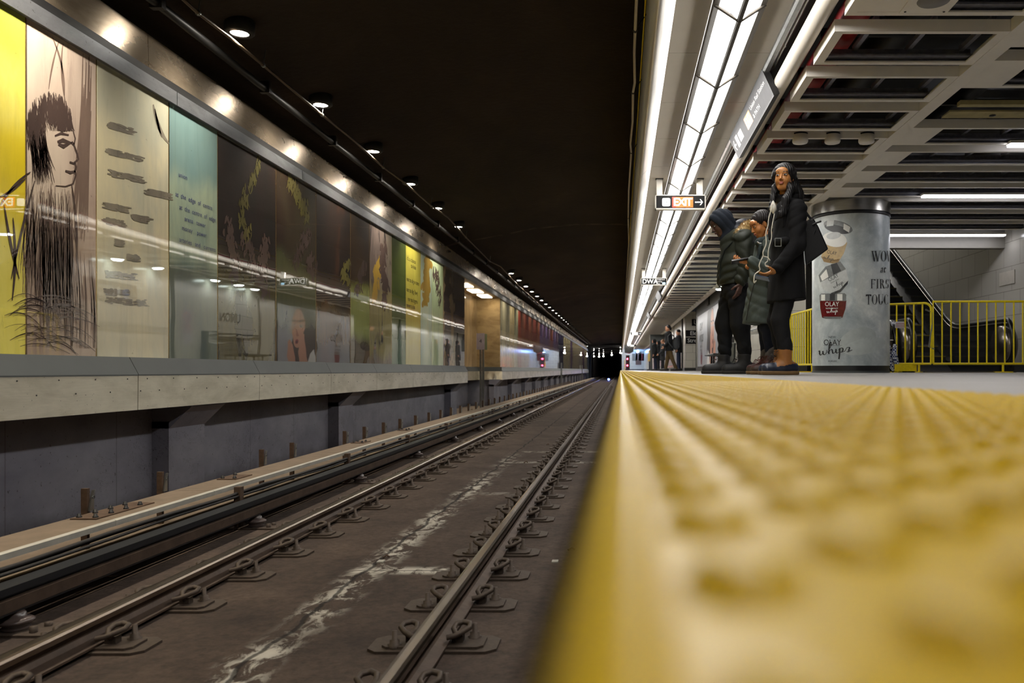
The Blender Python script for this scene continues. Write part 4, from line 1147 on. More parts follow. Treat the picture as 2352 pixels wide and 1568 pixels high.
# the same kind of sign behind it, facing the other way, glimpsed in the mural glass
t, a, b = hang_sign('waiting_area_sign', 'hanging black DWA waiting area sign with small lettering', 1472, 1532, 638, 655, 21.3, (1478, 1526))
Y = 21.3; cz = (a.z + b.z) / 2
m = MB(); text(m, 'DWA', .165, front(Y + .004, X(1475), cz), align='LEFT', bold=.002); m.build('lettering', M['letter_white'], t)
m = MB()
for k, s in enumerate(('Designated', 'Waiting', 'Area')): text(m, s, .05, front(Y + .004, X(1507), cz + .055 - .055 * k), align='LEFT')
m.build('small_lettering', M['letter_white'], t)
m = MB(); rrect(m, lambda u, v: (u, Y + .004, v), X(1521.5), X(1528.5), cz - .07, cz - .02, .01); m.build('blue_symbol', glow('pale_blue_symbol', (.5, .8, 1), 1.0, (150, 200, 230)), t)
for n, (px0, px1, py0, py1, Y, lab) in enumerate(((1448, 1474, 762, 770, 53, 'small distant exit sign with a white arrow, farther down the platform'), (1446, 1462, 791, 796, 80, 'farthest hanging sign, a bright speck near the platform end'))):
    t, a, b = hang_sign('exit_sign', lab, px0, px1, py0, py1, Y, ())
    m = MB(); m.box(a.x + .1, b.x - .25, Y + .001, Y + .007, a.z + .04, b.z - .04); m.build('lit_panel', M['sign_white'], t)
    if n == 0:
        m = MB(); arrow(m, lambda u, v: (u, Y + .003, v), b.x - .12, (a.z + b.z) / 2, .07); m.build('arrow', M['sign_white'], t)
    for s in (0, 1):
        m = MB(); x = a.x + .1 + s * (b.x - a.x - .2); m.box(x - .03, x + .03, Y + .03, Y + .08, b.z, HP); m.build('post', M['white_metal'], t)
# long overhead sign that faces the track
TA = Vector((1.245, 0, 2.62 + CZ)); TB = Vector((1.341, 0, 2.413 + CZ))
def long_sign(y0, y1, label, full=True):
    t = thing('overhead_direction_sign', label, 'sign', (1.29, y0, 2.5))
    dn = (TB - TA).normalized(); nrm = Vector((dn.z, 0, -dn.x))
    if nrm.x > 0: nrm = -nrm
    m = MB()
    def q(a_, b_, th=.05):
        return [(a_.x, a_.z), (b_.x, b_.z), (b_.x - nrm.x * th, b_.z - nrm.z * th), (a_.x - nrm.x * th, a_.z - nrm.z * th)]
    m.prism(q(TA, TB), y0, y1, 'y'); m.build('case', plain('grey_sign_face', (84, 84, 86), .55, spec=.1) if 'grey_sign_face' not in bpy.data.materials else bpy.data.materials['grey_sign_face'], t)
    m = MB(); m.prism(q(TA + dn * -.012, TA, .055), y0 - .01, y1 + .01, 'y'); m.prism(q(TB, TB + dn * .012, .055), y0 - .01, y1 + .01, 'y')
    m.prism(q(TA, TB, .055), y0 - .012, y0, 'y'); m.prism(q(TA, TB, .055), y1, y1 + .012, 'y'); m.build('rim', M['black'], t)
    L_ = y1 - y0; H_ = (TB - TA).length
    def fn(u, v, off=.002):
        p = TB - dn * (v * H_); return (p.x + nrm.x * off, y1 - u * L_, p.z + nrm.z * off)
    if full:
        m = MB()
        vs, fs = fascia_text('Union Rail Station', 1, align='LEFT'); mx = max(v[0] for v in vs)
        m.add([fn(.60 + v[0] / mx * .36, .70 + v[1] * .24) for v in vs], fs)
        vs, fs = fascia_text('& PATH', 1, align='LEFT'); mx = max(v[0] for v in vs)
        m.add([fn(.60 + v[0] / mx * .16, .34 + v[1] * .24) for v in vs], fs)
        m.build('lettering', M['letter_white'], t)
        m = MB(); rrect(m, lambda u, v: fn(u, v, .0015), .42, .57, .25, .78, .01); m.build('orange_panel', M['sign_orange'], t)
        m = MB(); vs, fs = fascia_text('EXIT', 1, align='LEFT', bold=.03); mx = max(v[0] for v in vs)
        m.add([fn(.43 + v[0] / mx * .13, .52 + v[1] * .5, .003) for v in vs], fs); m.build('lettering', M['letter_white'], t)
        m = MB(); rrect(m, fn, .115, .175, .24, .78, .012); rrect(m, fn, .20, .30, .3, .72, .012)
        m.build('pictogram', M['letter_white'], t)
        m = MB()
        for qd in ([(.04, .46), (.09, .46), (.09, .54), (.04, .54)], [(.03, .5), (.055, .74), (.07, .74), (.045, .5)], [(.03, .5), (.045, .5), (.07, .26), (.055, .26)]): poly(m, qd, fn)
        m.build('arrow', M['letter_white'], t)
    return t
long_sign(7.185, 9.31, 'long grey overhead sign facing the track, reading Union Rail Station & PATH')
long_sign(27.0, 29.1, 'long overhead sign facing the track, second along the platform', False)
long_sign(37.0, 39.1, 'long overhead sign facing the track, third along the platform', False)

# ------------------------------------------------ signs and fittings on the tiled side wall
XW = 3.07
side = lambda Y0, Z0, off=.004: (lambda u, v: (XW - off, Y0 - u, Z0 + v))
def wall_plate(name, label, y0, y1, z0, z1, mat, cat='sign', th=.03, x=XW):
    m = MB(); m.box(x - th, x - .001, y0, y1, z0, z1)
    o = m.build(name, mat); tag(o, label, cat); return o
o = wall_plate('direction_sign', 'dark wall sign reading Streetcars, Brookfield Place, seen mirrored in the glass', 16.3, 18.12, 1.47, 1.90, plain('grey_brown_sign', (96, 88, 80), .4), x=XW)
m = MB(); fs_ = lambda Y0, Z0: (lambda u, v: (XW - .034, Y0 - u, Z0 + v))
for k, s in enumerate(('Streetcars', 'Brookfield Place')): text(m, s, .15, fs_(17.28, 1.78 - .17 * k), align='LEFT', spacing=.9)
m.build('lettering', M['letter_white'], o)
m = MB(); arrow(m, lambda u, v: (XW - .034, 18.0 - u, 1.69 + v), 0.02, 0, .09, -1); m.build('arrow', M['letter_white'], o)
m = MB(); rrect(m, lambda u, v: (XW - .034, u, v), 17.58, 17.78, 1.58, 1.80, .02); m.build('blue_pictogram', plain('blue_symbol_paint', (80, 110, 160), .4), o)
m = MB(); rrect(m, lambda u, v: (XW - .034, u, v), 17.38, 17.5, 1.58, 1.80, .02); m.build('lift_pictogram', M['letter_white'], o)
# handrail
t = thing('wall_handrail', 'double steel handrail along the tiled wall, seen mirrored in the glass', 'handrail', (XW, 16.0, 0))
for z in (1.03, .95):
    m = MB(); m.tube([(XW - .08, 16.05, z), (XW - .08, 19.3, z)], .019, 8); m.build('rail', M['galv'], t)
for y in (16.4, 17.6, 18.9):
    m = MB(); m.tube([(XW, y, .93), (XW - .08, y, .95), (XW - .08, y, 1.03)], .012, 6); m.build('bracket', M['galv'], t)
m = MB(); m.box(XW - .02, XW - .001, 19.48, 19.62, .14, 2.75); struct(m.build('trim_dark_pier', M['dark']))
o = wall_plate('notice_poster', 'white notice with a red swirl and lines of red text on the tiled wall', 20.0, 20.45, .65, 1.55, plain('notice_white', (200, 192, 196), .4), 'poster', .012)
m = MB(); m.tube([(XW - .016, 20.22 + .13 * math.cos(a) * (1 + .2 * math.sin(2 * a)), 1.36 + .12 * math.sin(a)) for a in np.linspace(0, 2 * PI, 24)], .012, 6); m.build('red_swirl', plain('notice_red', (196, 50, 60), .5), o)
m = MB()
for k, s in enumerate(('SCARBOROUGH', 'RAPID TRANSIT', 'is moving forward', 'stay informed')): text(m, s, .05, lambda u, v, k=k: (XW - .016, 20.22 - u, 1.15 - .06 * k + v))
m.build('lettering', bpy.data.materials['notice_red'], o)
o = wall_plate('info_panel', 'dark information panel on the tiled wall beside the notice', 20.95, 21.25, .3, 1.05, M['sign_black'], 'panel', .03)
m = MB(); text(m, 'UNION', .36, lambda u, v: (XW - .005, 22.45 - u, 1.45 + v), spacing=1.05)
tag(m.build('station_name', M['letter_dark']), 'dark UNION station lettering on the tiled wall above the bench', 'sign')
# rail above the bench, bench
t = thing('lean_rail', 'long steel lean rail on the tiled wall above the bench', 'rail', (XW, 21.3, 0))
m = MB(); m.tube([(XW - .12, 21.2, 1.03), (XW - .12, 24.2, 1.03)], .022, 8); m.build('rail', M['dark'], t)
for y in (21.6, 22.7, 23.8):
    m = MB(); m.tube([(XW, y, .97), (XW - .12, y, 1.0)], .014, 6); m.build('bracket', M['dark'], t)
t = thing('metal_bench', 'dark slatted metal bench against the tiled wall behind the standing group', 'bench', (2.75, 22.3, 0))
m = MB(); m.prism([(2.45, .44), (2.95, .41), (2.95, .45), (2.45, .48), (2.43, .46)], 21.5, 23.7, 'y'); m.build('seat', M['dark'], t)
m = MB()
for k in range(18): m.tube([(2.90, 21.55 + k * .09, .47), (2.96, 21.55 + k * .09, .62), (3.0, 21.55 + k * .09, .92)], .012, 5)
m.tube([(3.0, 21.5, .92), (3.0, 23.12, .92)], .016, 6); m.build('backrest', M['dark'], t)
for y in (21.8, 22.9, 23.5):
    m = MB(); m.tube([(2.6, y, 0.0), (2.62, y, .44)], .025, 6); m.tube([(2.88, y, 0.0), (2.88, y, .42)], .025, 6); m.build('leg', M['dark'], t)
m = MB(); m.lathe([(.15, 0), (.17, .02), (.19, .70), (.20, .72), (.17, .74), (.001, .74)], (2.78, 21.05, 0), 18)
tag(m.build('litter_bin', M['galv']), 'small round metal bin beside the bench', 'bin')
# large advertising poster on the side wall (a generic dark haired model)
o = wall_plate('advert_poster', 'huge silver advert poster with a dark haired model and cosmetic jars', 25.45, 32.3, .17, 2.13, plain('poster_silver', (168, 172, 178), .35, var=.12, scale=1.2, stretch=(1, .6, 1)), 'poster', .02)
m = MB(); m.box(XW - .03, XW, 25.38, 25.45, .14, 2.2); m.box(XW - .03, XW, 32.3, 32.37, .14, 2.2); m.box(XW - .03, XW, 25.38, 32.37, 2.13, 2.2); m.box(XW - .03, XW, 25.38, 32.37, .13, .17); m.build('poster_frame', M['dark'], o)
skin_p = plain('printed_skin', (206, 150, 124), .4, var=.05); hair_p = plain('printed_hair', (34, 22, 22), .4); lip_p = plain('printed_lips', (150, 40, 50), .4)
def W(fn_pts, mat, name, off):
    m = MB(); m.add([(XW - off, y, z) for y, z in fn_pts], [tuple(range(len(fn_pts)))]); return m.build(name, mat, o)
# positions in the mirror: smaller y (nearer) is at the left of the reflection
def ellp(cy, cz_, ry, rz, n=28, rot=0, a0=0, a1=360):
    c, s = math.cos(math.radians(rot)), math.sin(math.radians(rot)); P = []
    for k in range(n):
        t_ = math.radians(a0 + (a1 - a0) * k / n); x = ry * math.cos(t_); z = rz * math.sin(t_)
        P.append((cy + x * c - z * s, cz_ + x * s + z * c))
    return P
W([(26.5, .2), (26.35, .5), (26.75, 1.2), (26.65, 1.7), (26.9, 2.1), (27.9, 2.12), (28.6, 2.05), (28.8, 1.6), (28.7, 1.2), (28.9, .8), (28.6, .45), (28.2, .3), (27.5, .2)], hair_p, 'printed_hair', .0215)
W(ellp(27.15, 1.42, .50, .66, rot=-4), skin_p, 'printed_face', .0225)
W([(26.45, .2), (26.2, .5), (26.25, .95), (26.45, 1.05), (26.75, .85), (26.95, .5), (27.0, .2)], skin_p, 'printed_hand', .0235)
W([(27.3, .2), (27.2, .6), (27.35, 1.0), (27.6, 1.3), (27.72, 1.25), (27.75, .9), (27.85, .5), (28.0, .2)], skin_p, 'printed_hand', .0235)
W(ellp(27.05, .98, .13, .09), lip_p, 'printed_lips', .0245); W(ellp(27.05, .97, .07, .035), hair_p, 'printed_mouth', .0255)
for cy in (26.88, 27.38): W(ellp(cy, 1.52, .12, .045), M['letter_white'], 'printed_eye', .0245); W(ellp(cy, 1.52, .05, .045), hair_p, 'printed_iris', .0255); W(ellp(cy, 1.66, .17, .03, rot=6), hair_p, 'printed_brow', .0245)
W([(27.02, 1.45), (26.95, 1.2), (27.05, 1.15), (27.2, 1.18)], plain('printed_shadow', (170, 112, 90), .4), 'printed_nose', .0245)
W([(27.9, .2), (28.1, .6), (28.5, .75), (28.8, .3), (28.7, .2)], M['letter_white'], 'printed_collar', .0245)
m = MB()
text(m, 'OLAY', .42, lambda u, v: (XW - .024, 30.85 - u, 1.66 + v)); m.build('lettering', M['letter_dark'], o)
m = MB(); text(m, 'whips', .62, lambda u, v: (XW - .024, 30.85 - u, 1.28 + v), shear=.35); m.build('script_lettering', M['letter_dark'], o)
m = MB(); text(m, 'BREATHABLE', .12, lambda u, v: (XW - .024, 30.85 - u, .92 + v)); text(m, 'WEIGHTLESS', .12, lambda u, v: (XW - .024, 30.85 - u, .78 + v)); m.build('small_lettering', M['letter_dark'], o)
W([(30.55, .25), (30.5, .6), (31.05, .6), (31.0, .25)], plain('printed_red_jar', (120, 20, 28), .3), 'printed_jar', .024); W([(30.47, .6), (30.47, .72), (31.08, .72), (31.08, .6)], M['galv'], 'printed_lid', .024)
# grey strip above the poster with its dark loudspeaker
m = MB(); m.box(XW - .015, XW - .001, 24.3, 33, 2.2, 2.72); struct(m.build('trim_wall_header', M['sill']))
wall_plate('wall_speaker', 'narrow dark box on the grey strip above the advert poster', 28.0, 28.5, 2.28, 2.62, M['dark'], 'speaker', .06)
m = MB(); m.box(XW - .035, XW, 24.15, 24.27, 0, 2.72); struct(m.build('trim_steel_corner', M['steel']))
m = MB(); m.box(XW - .03, XW, 33.0, 33.03, 0, 2.72); struct(m.build('trim_corner_edge', M['dark']))
# signs on the far frontal bay
Y = 38.0
for k, (s, px, py0, py1, sz) in enumerate((('UNION', 1589, 732.5, 748, .30), ('Elevator', 1576, 758, 772.8, .26), ('Streetcars', 1576, 774.5, 789.5, .26))):
    a = at(px - (0 if k == 0 else 1), py1, Y - .03); b = at(1612, py0, Y - .03)
    m = MB(); m.box(a.x, b.x + .5, Y - .03, Y, a.z, b.z)
    o = m.build('wayfinding_sign', M['sign_black']); tag(o, ('small black UNION sign high on the far tiled bay', 'black Elevator sign on the far tiled bay', 'black Streetcars sign below the Elevator sign')[k], 'sign')
    m = MB(); text(m, s, sz, lambda u, v: (a.x + (.08 if k != 1 else .2) + u, Y - .033, (a.z + b.z) / 2 + v), align='LEFT'); m.build('lettering', M['letter_white'], o)
m = MB(); a = at(1573, 791, Y - .02); b = at(1600, 757, Y); m.box(a.x, 3.8, Y - .025, Y - .001, a.z, b.z); tag(m.build('sign_backboard', M['white_metal']), 'pale frame behind the Elevator and Streetcars signs', 'frame')
# fittings along the farther side wall
X2 = 3.0
for k, (y0, y1, lab, mat) in enumerate(((40.5, 44.5, 'tall silver advert panel past the far bay', M['advert2'] if 'advert2' in M else M.setdefault('advert2', plain('advert_grey', (170, 168, 172), .4, var=.15))),
                                       (46.5, 51, 'second silver advert panel farther along the side wall', M['advert2']), (58, 64, 'third advert panel toward the platform end', M['advert2']))):
    wall_plate('advert_board', lab, y0, y1, .3, 2.0, mat, 'poster', .03, X2)
for k, y in enumerate((39.2, 45.6, 53.0, 70.0)):
    m = MB(); m.box(X2 - .06, X2, y, y + .3, 0, 2.7)
    tag(m.build('wall_pilaster', M['steel'] if k % 2 else M['dark']), ('dark upright strip beside the signs on the far bay', 'steel upright strip between two advert panels', 'dark upright strip midway down the far wall', 'steel upright strip near the platform end')[k], 'pilaster')
m = MB(); m.box(2.0, 2.98, 55.0, 55.3, 1.3, 2.42); m.box(2.0, 2.15, 55.0, 55.3, 0, 1.3)
tag(m.build('stair_screen', M['sill']), 'grey sloping screen beside the far stairs', 'screen')
# ---------------------------------------------------------------- poster column
CX, CY, CR = 3.373, 12.0, .549
zt = HF
t = thing('poster_column', 'thick round column wrapped in a silvery cosmetics poster under a steel collar', 'column', (CX, CY, 0))
NC = 200
def ring(r0, z0, r1, z1, m): m.lathe([(r0, z0), (r1, z1)], (CX, CY, 0), NC)
m = MB(); ring(CR - .004, .02, CR - .004, .10, m); m.build('base_ring', M['black'], t)
m = MB(); ring(CR + .003, 0, CR + .003, .025, m); ring(CR + .003, .025, CR - .004, .025, m); m.build('plinth', M['sill'], t)
zc = 2.235
def m_marble():
    q = NT('silver_poster_marble')
    n = q.noise(q.map((1, 1, .8), (0, 0, 0), (.3, .5, 0)), 1.6, 8, .62, 1.2)
    s = q.noise(q.map((1, 1, 1), (3, 1, 0), (0, .8, 0)), 7, 6, .7, .5)
    col = q.ramp(n, [(.25, lin((140, 152, 158))), (.45, lin((196, 204, 204))), (.65, lin((226, 230, 226))), (.85, lin((240, 242, 236)))])
    col = q.mix(q.ramp(s, [(.45, .3), (.65, 0.)]), col, lin((130, 142, 148)))
    q.set(Base_Color=col, Roughness=.3, Specular_IOR_Level=.5)
    return q.m
M['marble'] = m_marble()
m = MB(); ring(CR, .10, CR, zc, m); wrap = m.build('poster_wrap', M['marble'], t)
m = MB(); m.lathe([(CR + .004, zc), (CR + .01, zc + .01), (CR + .01, zc + .04), (CR + .004, zc + .05)], (CX, CY, 0), NC); m.build('black_ring', M['black'], t)
m = MB(); m.lathe([(CR + .012, zc + .05), (CR + .012, zt - .002)], (CX, CY, 0), NC)
m.build('steel_collar', M['steel'], t)
def cyl(px, py, off=.0012):
    """where the ray through a photo pixel meets the column"""
    a = (px - 1425) / F; R = CR + off * 2.5
    A_ = 1 + a * a; B_ = -2 * (CY + a * CX); C_ = CX * CX + CY * CY - R * R
    D = B_ * B_ - 4 * A_ * C_
    Y = (-B_ - math.sqrt(max(D, 0))) / (2 * A_)
    return Vector((a * Y, Y, (849.5 - py) / F * Y + CZ))
def cpoly(m, pts, off):
    """polygon on the column as a fine fan so that it follows the curve"""
    Q = []
    for i, p in enumerate(pts):
        q = pts[(i + 1) % len(pts)]; c = max(1, int(abs(q[0] - p[0]) / 5))
        Q += [(p[0] + (q[0] - p[0]) * j / c, p[1] + (q[1] - p[1]) * j / c) for j in range(c)]
    pts = Q; n = len(pts); cx = sum(p[0] for p in pts) / n; cy = sum(p[1] for p in pts) / n
    K = max(2, int(max(abs(p[0] - cx) for p in pts) / 5)); vs = [cyl(cx, cy, off)]; fs = []
    for k in range(1, K + 1):
        for p in pts: vs.append(cyl(cx + (p[0] - cx) * k / K, cy + (p[1] - cy) * k / K, off))
    for i in range(n):
        j = (i + 1) % n; fs.append((0, 1 + i, 1 + j))
        for k in range(K - 1): fs.append((1 + k * n + i, 1 + (k + 1) * n + i, 1 + (k + 1) * n + j, 1 + k * n + j))
    m.add(vs, fs, True)
def pr(name, pts, mat, off=.0012, parent=None):
    m = MB(); cpoly(m, pts, off); return m.build(name, mat, parent or wrap)
def el(cx, cy, rx, ry, rot=0, n=32, a0=0, a1=360):
    c, s = math.cos(math.radians(rot)), math.sin(math.radians(rot)); P = []
    for k in range(n + (a1 - a0 < 360)):
        q = math.radians(a0 + (a1 - a0) * k / n); x, y = rx * math.cos(q), ry * math.sin(q); P.append((cx + x * c - y * s, cy + x * s + y * c))
    return P
ink_d = plain('print_charcoal', (48, 50, 52), .35); ink_m = plain('print_mid_grey', (118, 122, 122), .3, var=.25, scale=25); ink_l = plain('print_light_grey', (196, 200, 198), .3, var=.12, scale=20)
ink_w = plain('print_white', (232, 232, 226), .3, var=.03); gold = plain('print_champagne', (190, 164, 118), .3, var=.15, scale=20); gold_d = plain('print_champagne_dark', (146, 120, 80), .3, var=.15)
wine = plain('print_wine_red', (96, 12, 20), .25, var=.3, scale=20)
# open lid on top
pr('printed_lid', el(1925, 521, 34, 14, 14), ink_m, .0012)
pr('printed_lid_inside', el(1922, 526, 29, 9, 14), ink_d, .0016)
pr('printed_lid_shine', [(1900, 506), (1916, 505), (1914, 518), (1898, 520)], ink_l, .002); pr('printed_lid_shine', [(1938, 513), (1953, 521), (1950, 534), (1937, 526)], ink_w, .002)
# cream jar, tilted
pr('printed_jar', [(1893, 545), (1890, 575), (1886, 590), (1893, 600), (1912, 604), (1926, 601), (1938, 582), (1946, 558), (1940, 548), (1915, 560)], gold)
pr('printed_jar_foot', [(1886, 588), (1892, 601), (1912, 605), (1926, 602), (1929, 594), (1910, 598)], gold_d, .0016)
pr('printed_cream', el(1917, 550, 28, 17, 8), ink_w, .002); pr('printed_cream_swirl', el(1915, 541, 17, 8, -10), ink_l, .0024)
# silver jar, tilted the other way
pr('printed_jar', [(1884, 648), (1943, 618), (1949, 642), (1936, 663), (1908, 673), (1890, 664)], ink_l)
pr('printed_lid', [(1880, 632), (1896, 612), (1930, 600), (1943, 618), (1884, 648)], ink_m, .0014)
pr('printed_lid_shine', [(1908, 607), (1922, 603), (1932, 622), (1914, 631)], ink_d, .0018); pr('printed_lid_shine', [(1884, 634), (1898, 618), (1903, 636), (1888, 645)], ink_w, .0018)
pr('printed_jar_foot', [(1908, 673), (1936, 663), (1948, 644), (1947, 652), (1930, 671), (1911, 677)], ink_d, .0018)
# wine red jar standing upright
pr('printed_jar', [(1883, 690), (1944, 690), (1942, 708), (1935, 729), (1925, 732), (1898, 732), (1888, 729), (1884, 708)], wine)
pr('printed_lid', [(1882, 678), (1886, 674), (1940, 673), (1944, 677), (1943, 691), (1883, 691)], ink_m, .0014)
pr('printed_lid_shine', [(1906, 675), (1918, 675), (1918, 690), (1906, 690)], ink_d, .0018); pr('printed_lid_shine', [(1923, 675), (1935, 675), (1935, 690), (1923, 690)], ink_w, .0018); pr('printed_lid_shine', [(1886, 676), (1895, 676), (1895, 690), (1886, 690)], ink_w, .0018)
pr('printed_jar_foot', [(1890, 727), (1934, 727), (1930, 732), (1896, 732)], ink_m, .0018)
for c, d, o_ in (((1970, 780), (44, 26), 0), ((1985, 795), (50, 18), 1)):
    pr('printed_petal', el(c[0], c[1], d[0], d[1], -20 + 8 * o_), plain('print_petal_%d' % o_, ((180, 188, 186), (188, 196, 194))[o_], .3), .0009 + .0002 * o_)
def ctext(name, s, cx, cy, w, h, rot=0, shear=0, off=.0026, mat=None, align='CENTER', bold=0.0):
    """printed words: w and h are the size of the line in photo pixels"""
    vs, fs = fascia_text(s, 1, align='LEFT', shear=shear, bold=bold)
    x0 = min(v[0] for v in vs); x1 = max(v[0] for v in vs); y0 = min(v[1] for v in vs); y1 = max(v[1] for v in vs)
    c, s_ = math.cos(math.radians(rot)), math.sin(math.radians(rot)); P = []
    for x, y in vs:
        u = ((x - x0) / (x1 - x0) - .5) * w; v = -((y - y0) / (y1 - y0) - .5) * h
        P.append(cyl(cx + u * c - v * s_, cy + u * s_ + v * c, off))
    m = MB(); m.add(P, fs); return m.build(name, mat or ink_d, wrap)
ctext('lettering', 'NEW', 1911.5, 774, 16, 5)
ctext('lettering', 'OLAY', 1912, 786, 40, 13)
ctext('lettering', 'AGELESS', 1912, 829, 20, 3.4)
ctext('lettering', 'OLAY', 1911, 698, 32, 10, mat=ink_w); ctext('lettering', 'REGENERIST', 1911, 708, 28, 3, mat=ink_w)
ctext('lettering', 'OLAY', 1914, 637, 25, 9, -28); ctext('lettering', 'REGENERIST', 1918, 645, 22, 2.5, -28)
ctext('lettering', 'OLAY', 1911, 580, 22, 8, 12, mat=ink_d)
def cstroke(m, P, w, off=.0026, pressure=None):
    n = len(P); L_ = []; R_ = []
    for i, (x, y) in enumerate(P):
        a, b = P[max(i - 1, 0)], P[min(i + 1, n - 1)]; dx, dy = b[0] - a[0], b[1] - a[1]; d = math.hypot(dx, dy) or 1
        ww = w * (.55 + .75 * max(0, dy / d))
        L_.append(cyl(x - dy / d * ww / 2, y + dx / d * ww / 2, off)); R_.append(cyl(x + dy / d * ww / 2, y - dx / d * ww / 2, off))
    m.add(L_ + R_, [(i, i + 1, n + i + 1, n + i) for i in range(n - 1)])
def smoothp(P, k=5):
    out = []
    for i in range(len(P) - 1):
        p0 = P[max(i - 1, 0)]; p1 = P[i]; p2 = P[i + 1]; p3 = P[min(i + 2, len(P) - 1)]
        for j in range(k):
            q = j / k
            out.append(tuple(.5 * (2 * b + (c - a) * q + (2 * a - 5 * b + 4 * c - d) * q * q + (3 * b - a - 3 * c + d) * q ** 3) for a, b, c, d in zip(p0, p1, p2, p3)))
    return out + [P[-1]]
# handwritten word, as pen strokes in a unit box: w h i p (s)
SCR = {'w': [[(0, .55), (.06, .5), (.05, .8), (.1, .95), (.2, .75), (.22, .55), (.22, .85), (.3, .95), (.4, .7), (.42, .5)]],
       'h': [[(0, .8), (.15, .3), (.24, -.1), (.2, -.25), (.12, .1), (.05, .95)], [(.05, .95), (.12, .6), (.22, .5), (.24, .75), (.26, .93), (.36, .85)]],
       'i': [[(0, .85), (.06, .52), (.05, .85), (.1, .95), (.18, .85)]],
       'p': [[(0, .7), (.06, .5), (.02, 1.1), (-.04, 1.6)], [(.04, .7), (.14, .48), (.22, .6), (.16, .88), (.05, .9)], [(.16, .88), (.3, .85)]],
       's': [[(0, .85), (.1, .55), (.2, .5), (.24, .55), (.2, .75), (.16, .93), (.08, .92)], [(.16, .93), (.36, .82)]]}
def script(name, word, x0, y0, w, h, rot, pen, mat):
    m = MB(); adv = {'w': .44, 'h': .36, 'i': .18, 'p': .3, 's': .36}; tot = sum(adv[c] for c in word); x = 0
    c, s_ = math.cos(math.radians(rot)), math.sin(math.radians(rot))
    for ch in word:
        for st in SCR[ch]:
            P = [((x + a) / tot * w, b * h) for a, b in st]
            P = [(x0 + u * c - v * s_, y0 + u * s_ + v * c) for u, v in P]
            cstroke(m, smoothp(P), pen)
        x += adv[ch]
    m.build(name, mat, wrap)
script('script_lettering', 'whips', 1878, 795, 78, 22, -7, 2.6, ink_d)
script('script_lettering', 'whip', 1898, 710, 26, 9, -5, 1.1, ink_w)
script('script_lettering', 'whip', 1911, 655, 26, 9, -30, 1.1, ink_d)
script('script_lettering', 'whip', 1893, 585, 24, 8, 14, 1.0, ink_d)
m = MB(); cstroke(m, [(1892, 793.5), (1912, 793.5), (1934, 793)], .7); m.build('underline', ink_d, wrap)
# tall roman headline letters: thick stems, hairlines and serifs
def roman(m, ch, x, y, w, h, sl=0.0):
    T, t_ = w * .17, w * .035
    def q(P): cpoly(m, [(x + a + (1 - b / h) * sl * h, y + b) for a, b in P], .0026)
    def stem(a, b0=0, b1=h, th=T): q([(a - th / 2, b0), (a + th / 2, b0), (a + th / 2, b1), (a - th / 2, b1)])
    def ser(a, b, ww=w * .34): q([(a - ww / 2, b - h * .012), (a + ww / 2, b - h * .012), (a + ww / 2, b + h * .012), (a - ww / 2, b + h * .012)])
    def diag(a0, b0, a1, b1, th): q([(a0 - th / 2, b0), (a0 + th / 2, b0), (a1 + th / 2, b1), (a1 - th / 2, b1)])
    def bowl(cx, cy, rx, ry, a0, a1):
        P = [(cx + rx * math.cos(math.radians(a0 + (a1 - a0) * k / 18)), cy + ry * math.sin(math.radians(a0 + (a1 - a0) * k / 18))) for k in range(19)]
        for k in range(18):
            (p, r_) = (P[k], P[k + 1]); f = lambda p_: T * .5 * abs((p_[0] - cx) / rx) ** 1.5 + t_ * .6
            def inn(p_): return (cx + (p_[0] - cx) * (1 - f(p_) * 2 / rx), cy + (p_[1] - cy) * (1 - t_ * 1.5 / ry))
            q([p, r_, inn(r_), inn(p)])
    if ch == 'W':
        diag(w * .12, 0, w * .34, h, T * .85); diag(w * .52, 0, w * .34, h, t_ * 1.3); diag(w * .46, 0, w * .70, h, T * .85); diag(w * .92, 0, w * .70, h, t_ * 1.3)
        ser(w * .12, 0); ser(w * .49, 0, w * .28); ser(w * .92, 0, w * .24)
    elif ch == 'O': bowl(w / 2, h / 2, w * .46, h * .51, 0, 360)
    elif ch == 'V': diag(w * .15, 0, w * .5, h, T); diag(w * .85, 0, w * .5, h, t_ * 1.3); ser(w * .15, 0); ser(w * .85, 0)
    elif ch == 'F': stem(w * .26); ser(w * .26, h); ser(w * .26, 0); q([(w * .26, 0), (w * .9, 0), (w * .9, h * .2), (w * .86, h * .03), (w * .26, h * .03)]); q([(w * .3, h * .49), (w * .68, h * .49), (w * .68, h * .52), (w * .3, h * .52)]); stem(w * .68, h * .38, h * .62, t_)
    elif ch == 'I': stem(w * .5, th=T * 1.5); ser(w * .5, 0, w * .9); ser(w * .5, h, w * .9)
    elif ch == 'R': stem(w * .24); ser(w * .24, 0); ser(w * .24, h); bowl(w * .42, h * .25, w * .33, h * .25, -90, 90); q([(w * .24, 0), (w * .45, 0), (w * .45, h * .03), (w * .24, h * .03)]); q([(w * .24, h * .49), (w * .45, h * .49), (w * .45, h * .52), (w * .24, h * .52)]); diag(w * .5, h * .5, w * .84, h, T)
    elif ch == 'S': bowl(w * .5, h * .26, w * .34, h * .26, 90, 340); bowl(w * .5, h * .74, w * .36, h * .26, -90, 160)
    elif ch == 'T': stem(w * .5); ser(w * .5, h, w * .4); q([(w * .04, 0), (w * .96, 0), (w * .96, h * .2), (w * .9, h * .03), (w * .1, h * .03), (w * .04, h * .2)])
    elif ch == 'U': stem(w * .22, 0, h * .7); stem(w * .82, 0, h * .7, t_); ser(w * .22, 0); ser(w * .82, 0, w * .24); bowl(w * .5, h * .68, w * .34, h * .33, 0, 180)
    elif ch == 'C': bowl(w * .52, h / 2, w * .44, h * .51, 40, 320)
